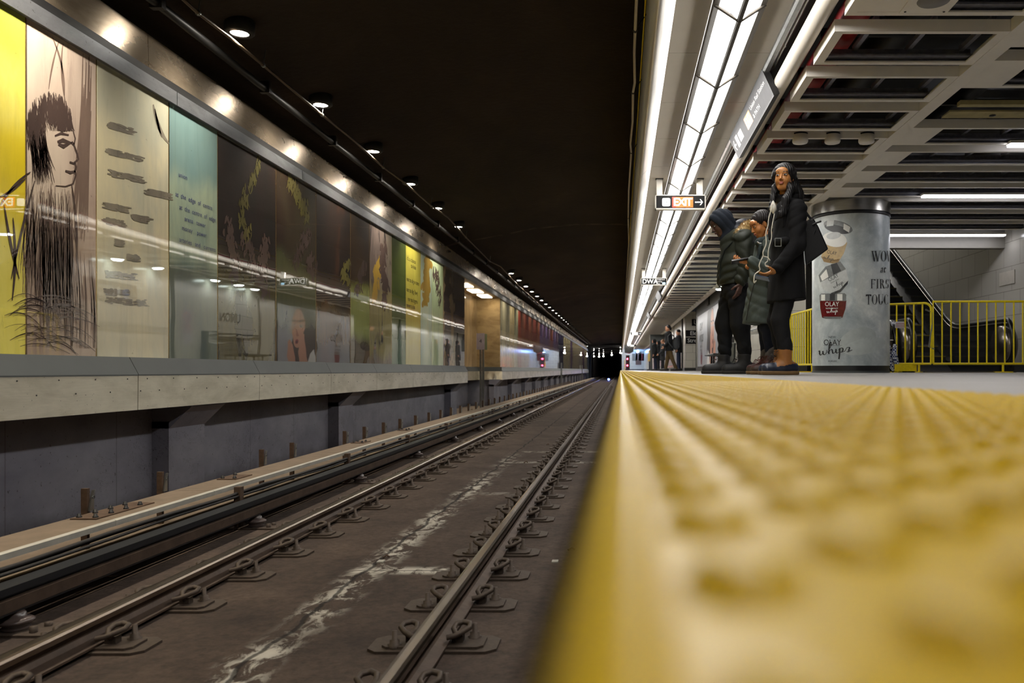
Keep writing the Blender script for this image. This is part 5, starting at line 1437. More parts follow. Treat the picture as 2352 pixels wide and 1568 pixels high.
def headline(word, x0, y0, h, ws):
    m = MB(); x = x0
    for ch, w in zip(word, ws):
        if x + w > 2047: w_ = w
        roman(m, ch, x, y0, w, h); x += w
    m.build('headline_lettering', ink_d, wrap)
headline('WOV', 2001, 576, 24, (22, 14, 9)); headline('FIRS', 1999, 641, 21, (13, 8, 13, 10)); headline('TOUC', 1988, 676, 23, (14, 14, 14, 12))
ctext('headline_lettering', 'at', 2029, 619, 14, 13, 0, .35)

# ---------------------------------------------------------------- yellow crowd barriers
YP = M['yellow_paint']
def barrier(label, P0, P1, nb, h=1.1, rr=.09, feet=(.12, .88), rounded=(1, 1)):
    """crowd barrier between two floor points"""
    P0, P1 = Vector((*P0, 0)), Vector((*P1, 0)); d = P1 - P0; L_ = d.length; e = d / L_; nr = Vector((-e.y, e.x, 0)); up = Vector((0, 0, 1))
    t = thing('crowd_barrier', label, 'barrier', tuple(P0 + d / 2))
    def p(s, z): return P0 + e * s + up * z
    zb = .135; m = MB(); pts = [p(0, zb)]
    pts += [p(rr * (1 - math.cos(a)), h - rr + rr * math.sin(a)) for a in np.linspace(0, PI / 2, 7)] if rounded[0] else [p(0, h)]
    pts += [p(L_ - rr + rr * math.sin(a), h - rr + rr * math.cos(a)) for a in np.linspace(0, PI / 2, 7)] if rounded[1] else [p(L_, h)]
    pts += [p(L_, zb)]
    m.tube(pts, .019, 8); m.build('outer_tube', YP, t)
    m = MB(); m.tube([p(0, zb), p(L_, zb)], .017, 8); m.build('lower_rail', YP, t)
    for k in range(nb):
        s = L_ * (k + 1) / (nb + 1); m = MB(); m.tube([p(s, zb), p(s, h - .01)], .0125, 6); m.build('bar', YP, t)
    for s in feet:
        m = MB(); q = p(L_ * s, 0); m.tube([q + up * .012, q + up * zb], .018, 6)
        a, b = q - nr * .27, q + nr * .27; ex = e * .035
        m.add([tuple(v) for v in (a - ex, a + ex, b + ex, b - ex, a - ex + up * .014, a + ex + up * .014, b + ex + up * .014, b - ex + up * .014)], [(0, 1, 2, 3), (7, 6, 5, 4), (0, 4, 5, 1), (1, 5, 6, 2), (2, 6, 7, 3), (3, 7, 4, 0)])
        m.build('foot', YP, t)
    return t, p
t1, p1 = barrier('yellow crowd barrier standing across the platform right of the poster column', (4.86, 12.72), (7.0 - .08, 12.66), 14, feet=(.52, .95), rounded=(0, 1))
t2, p2 = barrier('short yellow crowd barrier between the poster column and the long barrier', (4.02, 13.1), (4.83, 12.72), 6, 1.08, .10, feet=(.45, .8), rounded=(0, 1))
t3, p3 = barrier('yellow crowd barrier behind the column, turned edge on towards the escalator', (4.15, 13.3), (4.62, 15.0), 9, 1.06, .12, feet=(.2,), rounded=(1, 1))
t4, p4 = barrier('yellow crowd barrier left of the poster column, receding along the platform', (3.36, 13.9), (3.30, 15.9), 11, 1.10, .10, feet=(.2, .8), rounded=(1, 1))
m = MB(); q = p2(.50, 0); m.box(q.x - .17, q.x + .17, q.y - .06, q.y - .03, .02, .13); tag(m.build('yellow_block', YP), 'small yellow box at the foot of the short barrier', 'box')
m = MB(); q = p2(.42, 0); m.box(q.x - .07, q.x + .08, q.y - .03, q.y - .022, .70, .80)
o = m.build('barrier_notice', M['letter_white']); tag(o, 'small white notice with red lines fixed to the short barrier', 'notice')
m = MB()
for k in range(3): m.box(q.x - .06, q.x + .07, q.y - .034, q.y - .0305, .715 + .027 * k, .723 + .027 * k)
m.build('printed_line', M['red'], o)
m = MB(); q = p2(.80, 0); m.tube([(q.x, q.y - .03, .98), (q.x + .10, q.y - .04, .93), (q.x + .09, q.y - .05, .7), (q.x + .05, q.y - .04, .4), (q.x + .13, q.y - .05, .36)], .014, 6)
tag(m.build('tape_strap', M['galv']), 'grey tape strap hanging where the two barriers meet', 'strap')
def m_check():
    q = NT('blue_white_check_cloth'); c = q.n.new('ShaderNodeTexChecker'); c.inputs['Scale'].default_value = 38
    c.inputs['Color1'].default_value = (*lin((30, 44, 96)), 1); c.inputs['Color2'].default_value = (*lin((210, 214, 222)), 1)
    q.l.new(q.tc.outputs['Object'], c.inputs['Vector']); q.set(Base_Color=c.outputs['Color'], Roughness=.8); return q.m
m = MB(); q = p2(.30, 0)
for k, (a, b) in enumerate(((-.05, .02), (.05, .06))):
    m.tube([(q.x + a, q.y - .04, .44), (q.x + a - .03, q.y - .06, .3), (q.x + a + .01, q.y - .07, .14), (q.x + b, q.y - .08, .03)], [.03, .05, .045, .03], 8)
tag(m.build('checked_cloth', m_check()), 'blue and white checked cloth hanging on the short barrier', 'cloth')

# ---------------------------------------------------------------- escalator
M['esc_dark'] = plain('dark_balustrade_glass', (34, 34, 34), .12, spec=.6)
M['esc_steel'] = plain('escalator_steel', (128, 122, 116), .24, .95, var=.15, scale=4)
M['handrail'] = plain('black_handrail', (14, 14, 15), .3)
t = thing('escalator', 'dark steel escalator rising away behind the yellow barriers', 'escalator', (5.6, 15.7, 0))
ya, yb, ye = 13.5, 15.6, 24.5; sl = math.tan(math.radians(30))
def zr(y): return 0 if y < yb - .35 else ((y - yb + .35) ** 2 / (4 * .35) * sl if y < yb + .35 else (y - yb) * sl)
for X_, nm in ((6.35, 1), (4.72, -1)):
    yy = list(np.linspace(ya, yb - .4, 4)) + list(np.linspace(yb - .35, yb + .35, 8)) + [ye]
    hh = .86
    top = [(y, zr(y) + hh) for y in yy]; bot = [(y, zr(y) + .02) for y in yy]
    nose = [(ya - .30 * math.sin(a) , hh / 2 + .02 + (hh / 2) * math.cos(a)) for a in np.linspace(.25, PI - .25, 11)]
    prof = [(y, z - .05) for y, z in top] + bot[::-1] + [(max(y, ya - .26), min(max(z, .03), hh - .05)) for y, z in nose[::-1]]
    m = MB(); m.prism(prof, X_ - .02, X_ + .02, 'x'); m.build('balustrade', M['esc_dark'], t)
    m = MB(); path = [(X_, y, z) for y, z in top[::-1]] + [(X_, y, z) for y, z in nose] + [(X_, ya + .3, .08)]
    m.tube(path, .036, 8); m.build('handrail', M['handrail'], t)
    m = MB(); m.tube([(X_ - .045, y, z - .05) for _, y, z in path[:len(top)]], .014, 6); m.tube([(X_ + .06, y, z - .09) for _, y, z in path[:len(top)]], .02, 6); m.build('trim_rail', M['esc_steel'], t)
    m = MB(); m.lathe([(.001, -.09), (.30, -.09), (.33, -.05), (.33, .05), (.30, .09), (.001, .09)], (X_, ya + .05, .45), 24, 'x'); m.build('newel_cap', M['esc_steel'], t)
    m = MB(); m.box(X_ - .05, X_ + .05, ya - .2, yb, .0, .12); m.prism([(y, zr(y)) for y in yy] + [(y, zr(y) + .14) for y in yy[::-1]], X_ - .10, X_ + .10, 'x'); m.build('skirt', M['esc_dark'], t)
for k in range(22):
    y0 = yb + .1 + k * .4; z0 = zr(y0)
    if y0 > ye - .4: break
    m = MB(); m.prism([(y0, z0 - .05), (y0, z0 + .22), (y0 + .42, z0 + .22), (y0 + .42, z0 + .1)], 4.83, 6.24, 'x'); s_ = m.build('step', M['black'], t)
    m = MB(); m.box(4.83, 6.24, y0 - .004, y0 + .02, z0 + .205, z0 + .222); m.build('yellow_edge', bpy.data.materials['warm_yellow_edge'] if 'warm_yellow_edge' in bpy.data.materials else plain('warm_yellow_edge', (120, 104, 20), .6), s_)
m = MB(); m.box(4.83, 6.24, ya - .6, yb + .1, -.001, .012); m.build('landing_plate', M['esc_steel'], t)
m = MB(); m.prism([(yb - .2, .0), (ye, zr(ye) - .05), (ye, 0.0)], 4.6, 6.5, 'x'); m.build('truss_side', M['dark'], t)
# second, steel clad newel left of it, seen through the short barrier
t = thing('escalator_console', 'round ended steel console with bright bands behind the short barrier', 'console', (4.45, 14.2, 0))
m = MB(); m.lathe([(.001, -.42), (.40, -.42), (.43, -.38), (.43, .38), (.40, .42), (.001, .42)], (4.12, 14.0, .44), 28, 'x'); m.build('drum', M['esc_steel'], t)
for z in (.53, .40):
    m = MB(); m.tube([(3.7, 13.56, z), (4.52, 13.56, z)], .012, 6); m.build('bright_band', M['valance'], t)
m = MB(); m.lathe([(.44, -.05), (.46, -.03), (.46, .03), (.44, .05)], (4.60, 14.0, .44), 28, 'x'); m.build('handrail', M['handrail'], t)
m = MB(); m.box(4.02, 4.16, 13.553, 13.56, .52, .68); m.build('yellow_warning_label', plain('warning_label', (220, 214, 20), .4), t)
m = MB(); m.box(6.985, 6.999, 14.51, 15.09, 1.58, 1.82); tag(m.build('wall_panel_cover', plain('pale_steel_cover', (176, 170, 158), .4)), 'small square steel plate on the escalator side wall', 'plate')
ls = bpy.data.lights.new('hidden_shaft_light', 'AREA'); ls.energy = 45; ls.size = .5; ls.color = (1, .95, .86); ls.shape = 'RECTANGLE'; ls.size_y = 3  # unseen area light that brightens the shaft from just below the batten
lo = bpy.data.objects.new('hidden_shaft_light', ls); COL.objects.link(lo); lo.location = (5.2, 20.5, 5.7)
m = MB(); m.box(5.0, 5.4, 19.0, 22.0, 5.86, 5.95); tag(m.build('shaft_batten', M['lamp']), 'fluorescent batten high in the escalator shaft', 'light')
# ---------------------------------------------------------------- people: blended signed-distance bodies
def cap(a, b, ra, rb=None, s=(1, 1, 1)):
    return ('c', np.array(a, float), np.array(b, float), ra, ra if rb is None else rb, np.array(s, float))
def ball(c, r, R=None):
    r = (r, r, r) if isinstance(r, (int, float)) else r
    return ('e', np.array(c, float), np.array(r, float), None if R is None else np.array(R, float))
def dist(p, P):
    if p[0] == 'c':
        _, a, b, ra, rb, s = p
        ba = b - a; L2 = float(ba @ ba) or 1e-9
        t = np.clip(((P - a) @ ba) / L2, 0, 1)
        q = (P - a - t[..., None] * ba) * s
        return np.sqrt((q * q).sum(-1)) - (ra + (rb - ra) * t)
    _, c, r, R = p
    q = P - c
    if R is not None: q = q @ R
    k0 = np.sqrt(((q / r) ** 2).sum(-1)); k1 = np.sqrt(((q / (r * r)) ** 2).sum(-1))
    return np.where(k1 > 1e-9, k0 * (k0 - 1) / np.maximum(k1, 1e-9), -r.min())
def smin(a, b, k):
    h = np.clip(.5 + .5 * (b - a) / k, 0, 1)
    return b + (a - b) * h - k * h * (1 - h)
def field(prims, P, k=.03, subs=(), ks=.008, folds=None):
    d = None
    for p in prims:
        q = dist(p, P); d = q if d is None else smin(d, q, k)
    for p in subs:
        d = -smin(-d, dist(p, P), ks)
    if folds is not None: d = d + folds(P)
    return d
def nets(fn, lo, hi, h):
    """surface nets over a grid; fn maps an (..,3) array to distances"""
    lo = np.array(lo, float); hi = np.array(hi, float)
    n = np.maximum(4, np.ceil((hi - lo) / h).astype(int) + 1)
    ax = [lo[i] + h * np.arange(n[i]) for i in range(3)]
    G = np.stack(np.meshgrid(*ax, indexing='ij'), -1)
    S = fn(G); S[S == 0] = 1e-9
    I = S < 0
    nx, ny, nz = [m - 1 for m in n]
    cnt = np.zeros((nx, ny, nz)); acc = np.zeros((nx, ny, nz, 3))
    C = [(i, j, k) for i in (0, 1) for j in (0, 1) for k in (0, 1)]
    sl = lambda A, c: A[c[0]:c[0] + nx, c[1]:c[1] + ny, c[2]:c[2] + nz]
    for a in range(8):
        for b in range(a + 1, 8):
            ca, cb = C[a], C[b]
            if sum(abs(u - v) for u, v in zip(ca, cb)) != 1: continue
            A, B = sl(S, ca), sl(S, cb); m = (A < 0) != (B < 0)
            t = np.where(m, A / np.where(m, A - B, 1), 0)
            cnt += m
            for d in range(3):
                acc[..., d] += np.where(m, ca[d] + t * (cb[d] - ca[d]), 0)
    M_ = cnt > 0; idx = -np.ones((nx, ny, nz), int); idx[M_] = np.arange(M_.sum())
    cell = np.argwhere(M_)
    V = lo + h * (cell + acc[M_] / cnt[M_][:, None])
    F_ = []
    for d in range(3):
        e1, e2 = (d + 1) % 3, (d + 2) % 3
        A = [slice(None)] * 3; B = [slice(None)] * 3; A[d] = slice(0, -1); B[d] = slice(1, None)
        m = I[tuple(A)] != I[tuple(B)]
        E = np.argwhere(m)
        E = E[(E[:, e1] > 0) & (E[:, e2] > 0) & (E[:, e1] < n[e1] - 1) & (E[:, e2] < n[e2] - 1)]
        if not len(E): continue
        ins = I[tuple(A)][tuple(E.T)]
        o1 = np.zeros(3, int); o1[e1] = 1; o2 = np.zeros(3, int); o2[e2] = 1
        q = [idx[tuple((E - x).T)] for x in (o1 + o2, o2, 0 * o1, o1)]
        q = np.stack(q, 1); q[~ins] = q[~ins][:, ::-1]
        F_.append(q)
    F_ = np.concatenate(F_); F_ = F_[(F_ >= 0).all(1)]
    return V, F_
def bounds(prims, pad=.03):
    lo = np.full(3, 1e9); hi = -lo
    for p in prims:
        if p[0] == 'c':
            r = max(p[3], p[4]) / min(1, p[5].min())
            for q in (p[1], p[2]): lo = np.minimum(lo, q - r); hi = np.maximum(hi, q + r)
        else:
            r = p[2].max() if p[3] is not None else p[2]
            lo = np.minimum(lo, p[1] - r); hi = np.maximum(hi, p[1] + r)
    return lo - pad, hi + pad
def make(prims, h, k=.03, subs=(), ks=.008, folds=None, clip=None, lo=None, hi=None):
    a, b = bounds(prims)
    def fn(P):
        d = field(prims, P, k, subs, ks, folds)
        if clip is not None: d = np.maximum(d, clip(P))
        return d
    return nets(fn, a, b, h)
def mesh_of(parts, name, mats, parent=None, matfn=None):
    vs = []; fs = []; mi = []; b = 0
    for j, pt in enumerate(parts):
        V, F_ = pt[0], pt[1]
        vs.append(V); fs += [tuple(b + i for i in f) for f in F_.tolist()]
        c = V[F_].mean(1)
        mi += list((matfn(c) if (matfn and len(pt) < 3) else np.full(len(F_), pt[2] if len(pt) > 2 else 0)).astype(int))
        b += len(V)
    me = bpy.data.meshes.new(name); me.from_pydata(np.concatenate(vs).tolist(), [], fs)
    for m in (mats if isinstance(mats, (list, tuple)) else [mats]): me.materials.append(m)
    me.polygons.foreach_set('material_index', mi); me.polygons.foreach_set('use_smooth', [True] * len(fs)); me.update()
    return link(name, me, parent)
def wrinkle(amp, fr=26, seed=0.0, zs=1.0):
    def f(P):
        x, y, z = P[..., 0], P[..., 1], P[..., 2] * zs
        w = np.abs(np.sin(fr * .7 * (z + .35 * x) + 3 * np.sin(9 * x + seed) + 2.2 * np.sin(11 * y + seed * 2)))
        v = np.abs(np.sin(fr * .6 * (x * .7 - z * .7) + 2.5 * np.sin(10 * z + seed) + 2 * np.sin(13 * y)))
        u = np.sin(7 * z + 5 * x + seed) * .5 + .5
        return -amp * 1.5 * (w * u + v * (1 - u) - .6)
    return f
def frame(fwd, up=(0, 0, 1)):
    """columns: lateral x, -forward y, up z"""
    f = Vector(fwd).normalized(); u = Vector(up); x = f.cross(u).normalized() * -1; z = x.cross(f).normalized() * -1
    z = f.cross(x) if f.cross(x).z > 0 else x.cross(f)
    x = (-f).cross(z).normalized()
    return np.array([list(x), list(-f), list(z)]).T
def head(c, fwd, up=(0, 0, 1), s=1.0, h=.003, jaw=1.0):
    R = frame(fwd, up); c = np.array(c, float)
    L = [ball((0, .018, .030), (.073, .092, .084)), ball((0, -.024, -.020), (.060, .068, .078)), ball((0, -.044, -.082), (.030 * jaw, .034, .030)),
         ball((.030, -.050, -.028), .027), ball((-.030, -.050, -.028), .027), cap((.045, -.01, -.05), (.020, -.052, -.088), .018), cap((-.045, -.01, -.05), (-.020, -.052, -.088), .018),
         ball((0, -.072, .045), (.050, .022, .030))]
    N = [cap((0, -.088, .016), (0, -.106, -.022), .006, .0095), ball((.010, -.098, -.027), .0075), ball((-.010, -.098, -.027), .0075), cap((-.036, -.084, .028), (.036, -.084, .028), .006),
         ball((0, -.0905, -.050), (.021, .011, .0062)), ball((0, -.0895, -.0605), (.018, .011, .0066)), ball((.031, -.080, .010), (.0145, .012, .010)), ball((-.031, -.080, .010), (.0145, .012, .010))]
    E = [ball((.073, .008, -.005), (.008, .016, .028)), ball((-.073, .008, -.005), (.008, .016, .028))]
    K = [cap((0, .022, -.06), (0, .045, -.19), .046, .052)]
    def fn(P):
        Q = ((P - c) / s) @ R
        d = field(L, Q, .024); d = smin(d, field(E, Q, .004), .006)
        for q in (.031, -.031): d = -smin(-d, dist(ball((q, -.101, .012), (.018, .014, .011)), Q), .012)
        d = smin(d, field(N, Q, .005), .007); d = smin(d, field(K, Q, .01), .02)
        return d * s
    V, F_ = nets(fn, c - .21 * s, c + .15 * s, h)
    q = ((V[F_].mean(1) - c) / s) @ R
    m = np.zeros(len(F_))
    m[(abs(q[:, 0]) < .021 - abs(q[:, 2] + .055) * .9) & (q[:, 2] < -.044) & (q[:, 2] > -.067) & (q[:, 1] < -.088)] = 1
    bz = .0315 + .004 * np.cos((abs(q[:, 0]) - .034) * 75)
    m[(abs(q[:, 0]) > .015) & (abs(q[:, 0]) < .049) & (abs(q[:, 2] - bz) < .0030) & (q[:, 1] < -.05)] = 2
    for sx in (1, -1):
        ex = (q[:, 0] - sx * .031) / .0135; ez = (q[:, 2] - .010) / .0062
        m[(ex ** 2 + ez ** 2 < 1) & (q[:, 1] < -.07)] = 3
        m[((ex + .12) ** 2 * 2.2 + ez ** 2 * .7 < 1.1) & (abs(ez) < 1.1) & (abs(ex) < .75) & (q[:, 1] < -.07)] = 4
        m[(ex ** 2 * .72 + (ez - .35) ** 2 * .8 < 1) & (ez > .75) & (q[:, 1] < -.07)] = 2
    return V, F_, m, R
def local(c, R, p, s=1.0): return np.array(c) + s * (R @ np.array(p))
def hand(wr, d, pn, curl=(.5, .6, .7, .8), thumb=.4, s=1.0, side=1, h=.0028):
    """wr wrist, d direction of the hand, pn palm normal; fingers bend towards the palm"""
    d = Vector(d).normalized(); n = Vector(pn); n = (n - d * n.dot(d)).normalized(); l = d.cross(n) * side
    wr = Vector(wr); P = [cap(wr - d * .03, wr + d * .02, .024 * s, .026 * s)]
    for t_ in (-.024, -.008, .009, .025): P.append(cap(wr + d * .01 + l * t_ * .6 * s, wr + d * .085 * s + l * t_ * s, .014 * s, .0125 * s))
    Fg = []
    for i, (t_, ln) in enumerate(zip((-.026, -.009, .009, .026), (.072, .082, .077, .060))):
        b = wr + d * (.088 - abs(i - 1.3) * .004) * s + l * t_ * s; a = 0; q = b
        for j, (f, r0, r1) in enumerate(((.45, .0095, .0088), (.30, .0088, .0080), (.25, .0080, .0066))):
            a += curl[i] * (.8 if j == 0 else 1.0); v = d * math.cos(a) + n * math.sin(a)
            e = q + v * ln * f * s; Fg.append(cap(q, e, r0 * s, r1 * s)); q = e
    b = wr + d * .025 * s - l * .024 * s; v = (d * .75 - l * .65 + n * thumb).normalized(); e = b + v * .045 * s
    Fg.append(cap(b, e, .0135 * s, .0105 * s)); v2 = (d * .95 - l * .25 + n * thumb * 1.3).normalized(); Fg.append(cap(e, e + v2 * .034 * s, .0100 * s, .0078 * s))
    lo, hi = bounds(P + Fg, .008)
    fn = lambda G: smin(field(P, G, .012), field(Fg, G, .0022), .006)
    V, F_ = nets(fn, lo, hi, h)
    return V, F_, np.zeros(len(F_))
def boot(an, toe_dir, L_, zs=0.0, sh=.17, w=.046, h=.006, cleat=True):
    """boot with its heel under the ankle; toe_dir in the floor plane"""
    d = Vector(toe_dir).normalized(); a = Vector((an[0], an[1], zs)); hl = a - d * L_ * .27; to = a + d * L_ * .60
    sq = (1, 1, 1)
    U = [cap(hl + Vector((0, 0, .055)), a + d * .03 + Vector((0, 0, .06)), w, w), cap(a + d * .03 + Vector((0, 0, .06)), to + Vector((0, 0, .045)), w * 1.0, w * .92),
         cap(a + Vector((0, 0, .07)), Vector((an[0], an[1], zs + sh)) , w * 1.06, w * 1.18)]
    So = [cap(hl + Vector((0, 0, .020)), a + d * .02 + Vector((0, 0, .02)), w * 1.06, w * 1.0), cap(a + d * .02 + Vector((0, 0, .02)), to + Vector((0, 0, .026)), w * 1.02, w * 1.06)]
    clip = lambda P: np.maximum(zs - P[..., 2], P[..., 2] - (zs + sh))
    A = make(U, h, .03, clip=clip, folds=wrinkle(.0016, 60, an[0]))
    B = make(So, h, .02, clip=lambda P: np.maximum(zs - P[..., 2], P[..., 2] - (zs + .030 + .0 * P[..., 0])))
    return A, B
def laces(parent, an, d, L_, zs, sh, mat, w=.046):
    d = Vector(d).normalized(); l = Vector((-d.y, d.x, 0)); m = MB()
    for k in range(6):
        f = k / 5; c = Vector((an[0], an[1], 0)) + d * (.105 - f * .045) + Vector((0, 0, zs + .085 + f * (sh - .10)))
        s_ = 1 if k % 2 else -1
        m.tube([c - l * .024 - Vector((0, 0, .006 * s_)), c + d * .006, c + l * .024 + Vector((0, 0, .006 * s_))], .0026, 5)
    c = Vector((an[0], an[1], zs + sh * .72)) + d * .068
    m.tube([c, c + d * .03 + l * .02 + Vector((0, 0, .015)), c + d * .045 + l * .03 + Vector((0, 0, -.02))], .0025, 5); m.tube([c, c + d * .03 - l * .02 + Vector((0, 0, .01)), c + d * .05 - l * .02 + Vector((0, 0, -.03))], .0025, 5)
    m.build('laces', mat, parent)
def skin(name, rgb):
    t = NT(name); c = lin(rgb); n = t.noise(t.map(), 40, 3)
    t.set(Base_Color=t.ramp(n, [(.3, tuple(v * .92 for v in c)), (.7, tuple(min(1, v * 1.06) for v in c))]), Roughness=.42, Specular_IOR_Level=.45, Subsurface_Weight=.12, Subsurface_Scale=.006)
    t.b.inputs['Subsurface Radius'].default_value = (1, .4, .2)
    return t.m
def cloth(name, rgb, rough=.85, sc_=60, var=.2, bump=.25):
    return plain(name, rgb, rough, 0, var, sc_, bump, .25)
def hairm(name, rgb):
    t = NT(name); c = lin(rgb); n = t.noise(t.map((60, 60, 4)), 3, 4)
    t.set(Base_Color=t.ramp(n, [(.3, tuple(v * .6 for v in c)), (.7, tuple(v * 1.5 for v in c))]), Roughness=.5, Specular_IOR_Level=.28)
    t.bump(n, .4, .003); return t.m
EYE_W = plain('eye_white', (225, 220, 214), .2, var=.02); IRIS = plain('iris_brown', (28, 18, 14), .15)
LIP = skin('lip_rose', (168, 92, 84)); DENIM_B = cloth('black_denim', (24, 24, 27)); SOLE = plain('boot_rubber_sole', (40, 36, 30), .7)
OFFI = plain('earphone_white', (210, 206, 192), .4)
def limbs(J, r):
    """under-body in one field from the joints"""
    P = [cap(J['chest'], J['waist'], .105 * r, .095 * r), cap(J['waist'], J['pelvis'], .095 * r, .115 * r), cap(J['neck'], J['chest'], .06 * r, .10 * r)]
    for s in 'ab':
        P += [cap(J['sh' + s], J['chest'], .05 * r, .09 * r), cap(J['sh' + s], J['el' + s], .046 * r, .037 * r), cap(J['el' + s], J['wr' + s], .036 * r, .026 * r),
              cap(J['hp' + s], J['kn' + s], .072 * r, .050 * r), cap(J['kn' + s], J['an' + s], .048 * r, .036 * r)]
    return P
def joints(Y0, **k):
    return {n: Vector(at(v[0], v[1], Y0 + (v[2] if len(v) > 2 else 0))) for n, v in k.items()}
def person(label, J, hc, fwd, up, skin_m, lip, hand_a=None, hand_b=None, hs=1.0, h=.014, hh=.003, r=.86, group=None, brow=None, cat='person'):
    hv = head(hc, fwd, up, hs, hh)
    parts = [make(limbs(J, r), h, .03) + (0,), (hv[0], hv[1], hv[2])]
    ps = []
    mats = [skin_m, lip, brow or hairm('brow_dark', (26, 20, 18)), EYE_W, IRIS]
    vs = []; fs = []; mi = []; b = 0
    for pt in parts + [x for x in (hand_a, hand_b) if x is not None]:
        V, F_ = pt[0], pt[1]; vs.append(V); fs += [tuple(b + i for i in f) for f in F_.tolist()]
        mi += (np.zeros(len(F_)) if np.isscalar(pt[2]) else pt[2]).astype(int).tolist(); b += len(V)
    V = np.concatenate(vs); base = Vector((float(J['pelvis'].x), float(J['pelvis'].y), 0))
    me = bpy.data.meshes.new('person'); me.from_pydata((V - np.array(base)).tolist(), [], fs)
    for m in mats: me.materials.append(m)
    me.polygons.foreach_set('material_index', mi); me.polygons.foreach_set('use_smooth', [True] * len(fs)); me.update()
    o = bpy.data.objects.new('person', me); COL.objects.link(o); o.location = base
    tag(o, label, cat, group)
    return o, hv[3]
def legs(J, ra, rk, rn, **k):
    return [cap(J['pelvis'], J['hp' + s], ra * 1.1, ra) for s in 'ab'] + [cap(J['hp' + s], J['kn' + s], ra, rk) for s in 'ab'] + [cap(J['kn' + s], J['an' + s], rk, rn) for s in 'ab']

# ================= the woman in the black coat
Y = 6.6
J = joints(Y, neck=(1813, 462), chest=(1813, 500), waist=(1810, 560), pelvis=(1808, 628), sha=(1831, 480, -.13), ela=(1832, 562, -.19), wra=(1781, 621, -.22),
           shb=(1803, 482, .17), elb=(1797, 565, .22), wrb=(1778, 618, .12), hpa=(1812, 640, -.09), kna=(1791, 735, -.10), ana=(1806, 826, -.10), hpb=(1806, 640, .09), knb=(1782, 735, .09), anb=(1797, 826, .09))
hc = at(1800.5, 409, Y - .01)
fw = (-.42, -.90, -.02)
dh = (at(1752, 634, Y - .24) - J['wra']).normalized()
ha = hand(J['wra'], dh, (-.25, .15, 1.0), (.35, .45, .5, .55), .9, .92, 1)
S1 = skin('warm_brown_skin', (178, 120, 66)); L1 = skin('soft_brown_lips', (170, 96, 84)); H1 = hairm('long_black_hair', (14, 12, 13))
wm, R = person('woman in a long black wool coat and tan duck boots, looking towards the camera', J, hc, fw, (0, .0, 1), S1, L1, ha, None, .97, hh=.0024, brow=H1)
M['black_wool'] = cloth('black_wool_coat', (16, 16, 18), .9, 120, .3, .5)
tor = [cap(at(1814, 487, Y), at(1808, 560, Y), .118, .125, (1, .72, 1)), cap(at(1808, 560, Y), at(1806, 692, Y), .125, .155, (1, .74, 1)),
       cap(J['sha'], J['shb'], .072), cap(J['shb'], J['elb'], .068, .058), cap(J['elb'], J['wrb'], .058, .046)]
slv = [cap(J['sha'] + Vector((0, -.005, .0)), J['ela'], .076, .064), cap(J['ela'], J['wra'] + (J['ela'] - J['wra']) * .10, .064, .050)]
mesh_of([make(slv, .007, .02, folds=wrinkle(.006, 62, 3))], 'sleeve', M['black_wool'], wm)
hz = at(0, 692, Y).z
mesh_of([make(tor, .0085, .035, folds=wrinkle(.004, 40, 1.0, .6), clip=lambda P: hz - P[..., 2] + .012 * np.sin(P[..., 0] * 14))], 'coat', M['black_wool'], wm)
col = [cap(at(1826, 452, Y - .05), at(1806, 478, Y - .15), .030, .028), cap(at(1826, 452, Y - .02), at(1832, 456, Y + .10), .032), cap(at(1806, 478, Y - .15), at(1800, 520, Y - .14), .022, .012), cap(at(1832, 456, Y + .08), at(1796, 480, Y + .12), .028)]
mesh_of([make(col, .006, .02)], 'collar', M['black_wool'], wm)
mesh_of([make([cap(at(1782, 556, Y - .10), at(1805, 553, Y - .19), .026, .026, (1, 1, .8)), cap(at(1805, 553, Y - .19), at(1838, 552, Y - .12), .026)], .006, .01)], 'belt', M['black_wool'], wm)
m = MB(); p = at(1799, 556, Y - .215)
for a, b in (((-.024, .03), (.024, .03)), ((.024, .03), (.024, -.032)), ((.024, -.032), (-.024, -.032)), ((-.024, -.032), (-.024, .03))):
    m.tube([(p.x + a[0] - .04, p.y, p.z + a[1]), (p.x + b[0] - .04, p.y, p.z + b[1])], .004, 5)
m.build('buckle', M['galv'], wm)
mesh_of([make([cap(J['hpa'] + Vector((0, 0, -.02)), J['kna'], .088, .070), cap(J['kna'], J['ana'] + Vector((0, 0, .04)), .068, .058), cap(J['hpb'], J['knb'], .086, .068), cap(J['knb'], J['anb'] + Vector((0, 0, .04)), .066, .056)], .008, .02, folds=wrinkle(.005, 60, 2), clip=lambda P: .19 - P[..., 2])], 'trousers', DENIM_B, wm)
TAN = plain('tan_leather', (150, 98, 48), .5, var=.2, scale=14); NAVY = plain('navy_rubber_shell', (26, 34, 54), .35, var=.15); GUM = plain('gum_sole', (120, 92, 56), .6)
for s in 'ab':
    x, y = J['an' + s].x, J['an' + s].y
    A_, B_ = boot((x - .012, y), (-1, -.10, 0), .235, 0, .205, .050)
    mesh_of([A_], 'boot', [TAN, NAVY], wm, lambda c, x=x: ((c[:, 2] < .078 + .012 * np.sin((c[:, 0] - x) * 20)) | ((c[:, 0] < x - .085) & (c[:, 2] < .10))).astype(int))
    mesh_of([B_], 'boot_sole', GUM, wm)
    laces(wm, (x - .012, y), (-1, -.10, 0), .235, 0, .20, M['cable'])
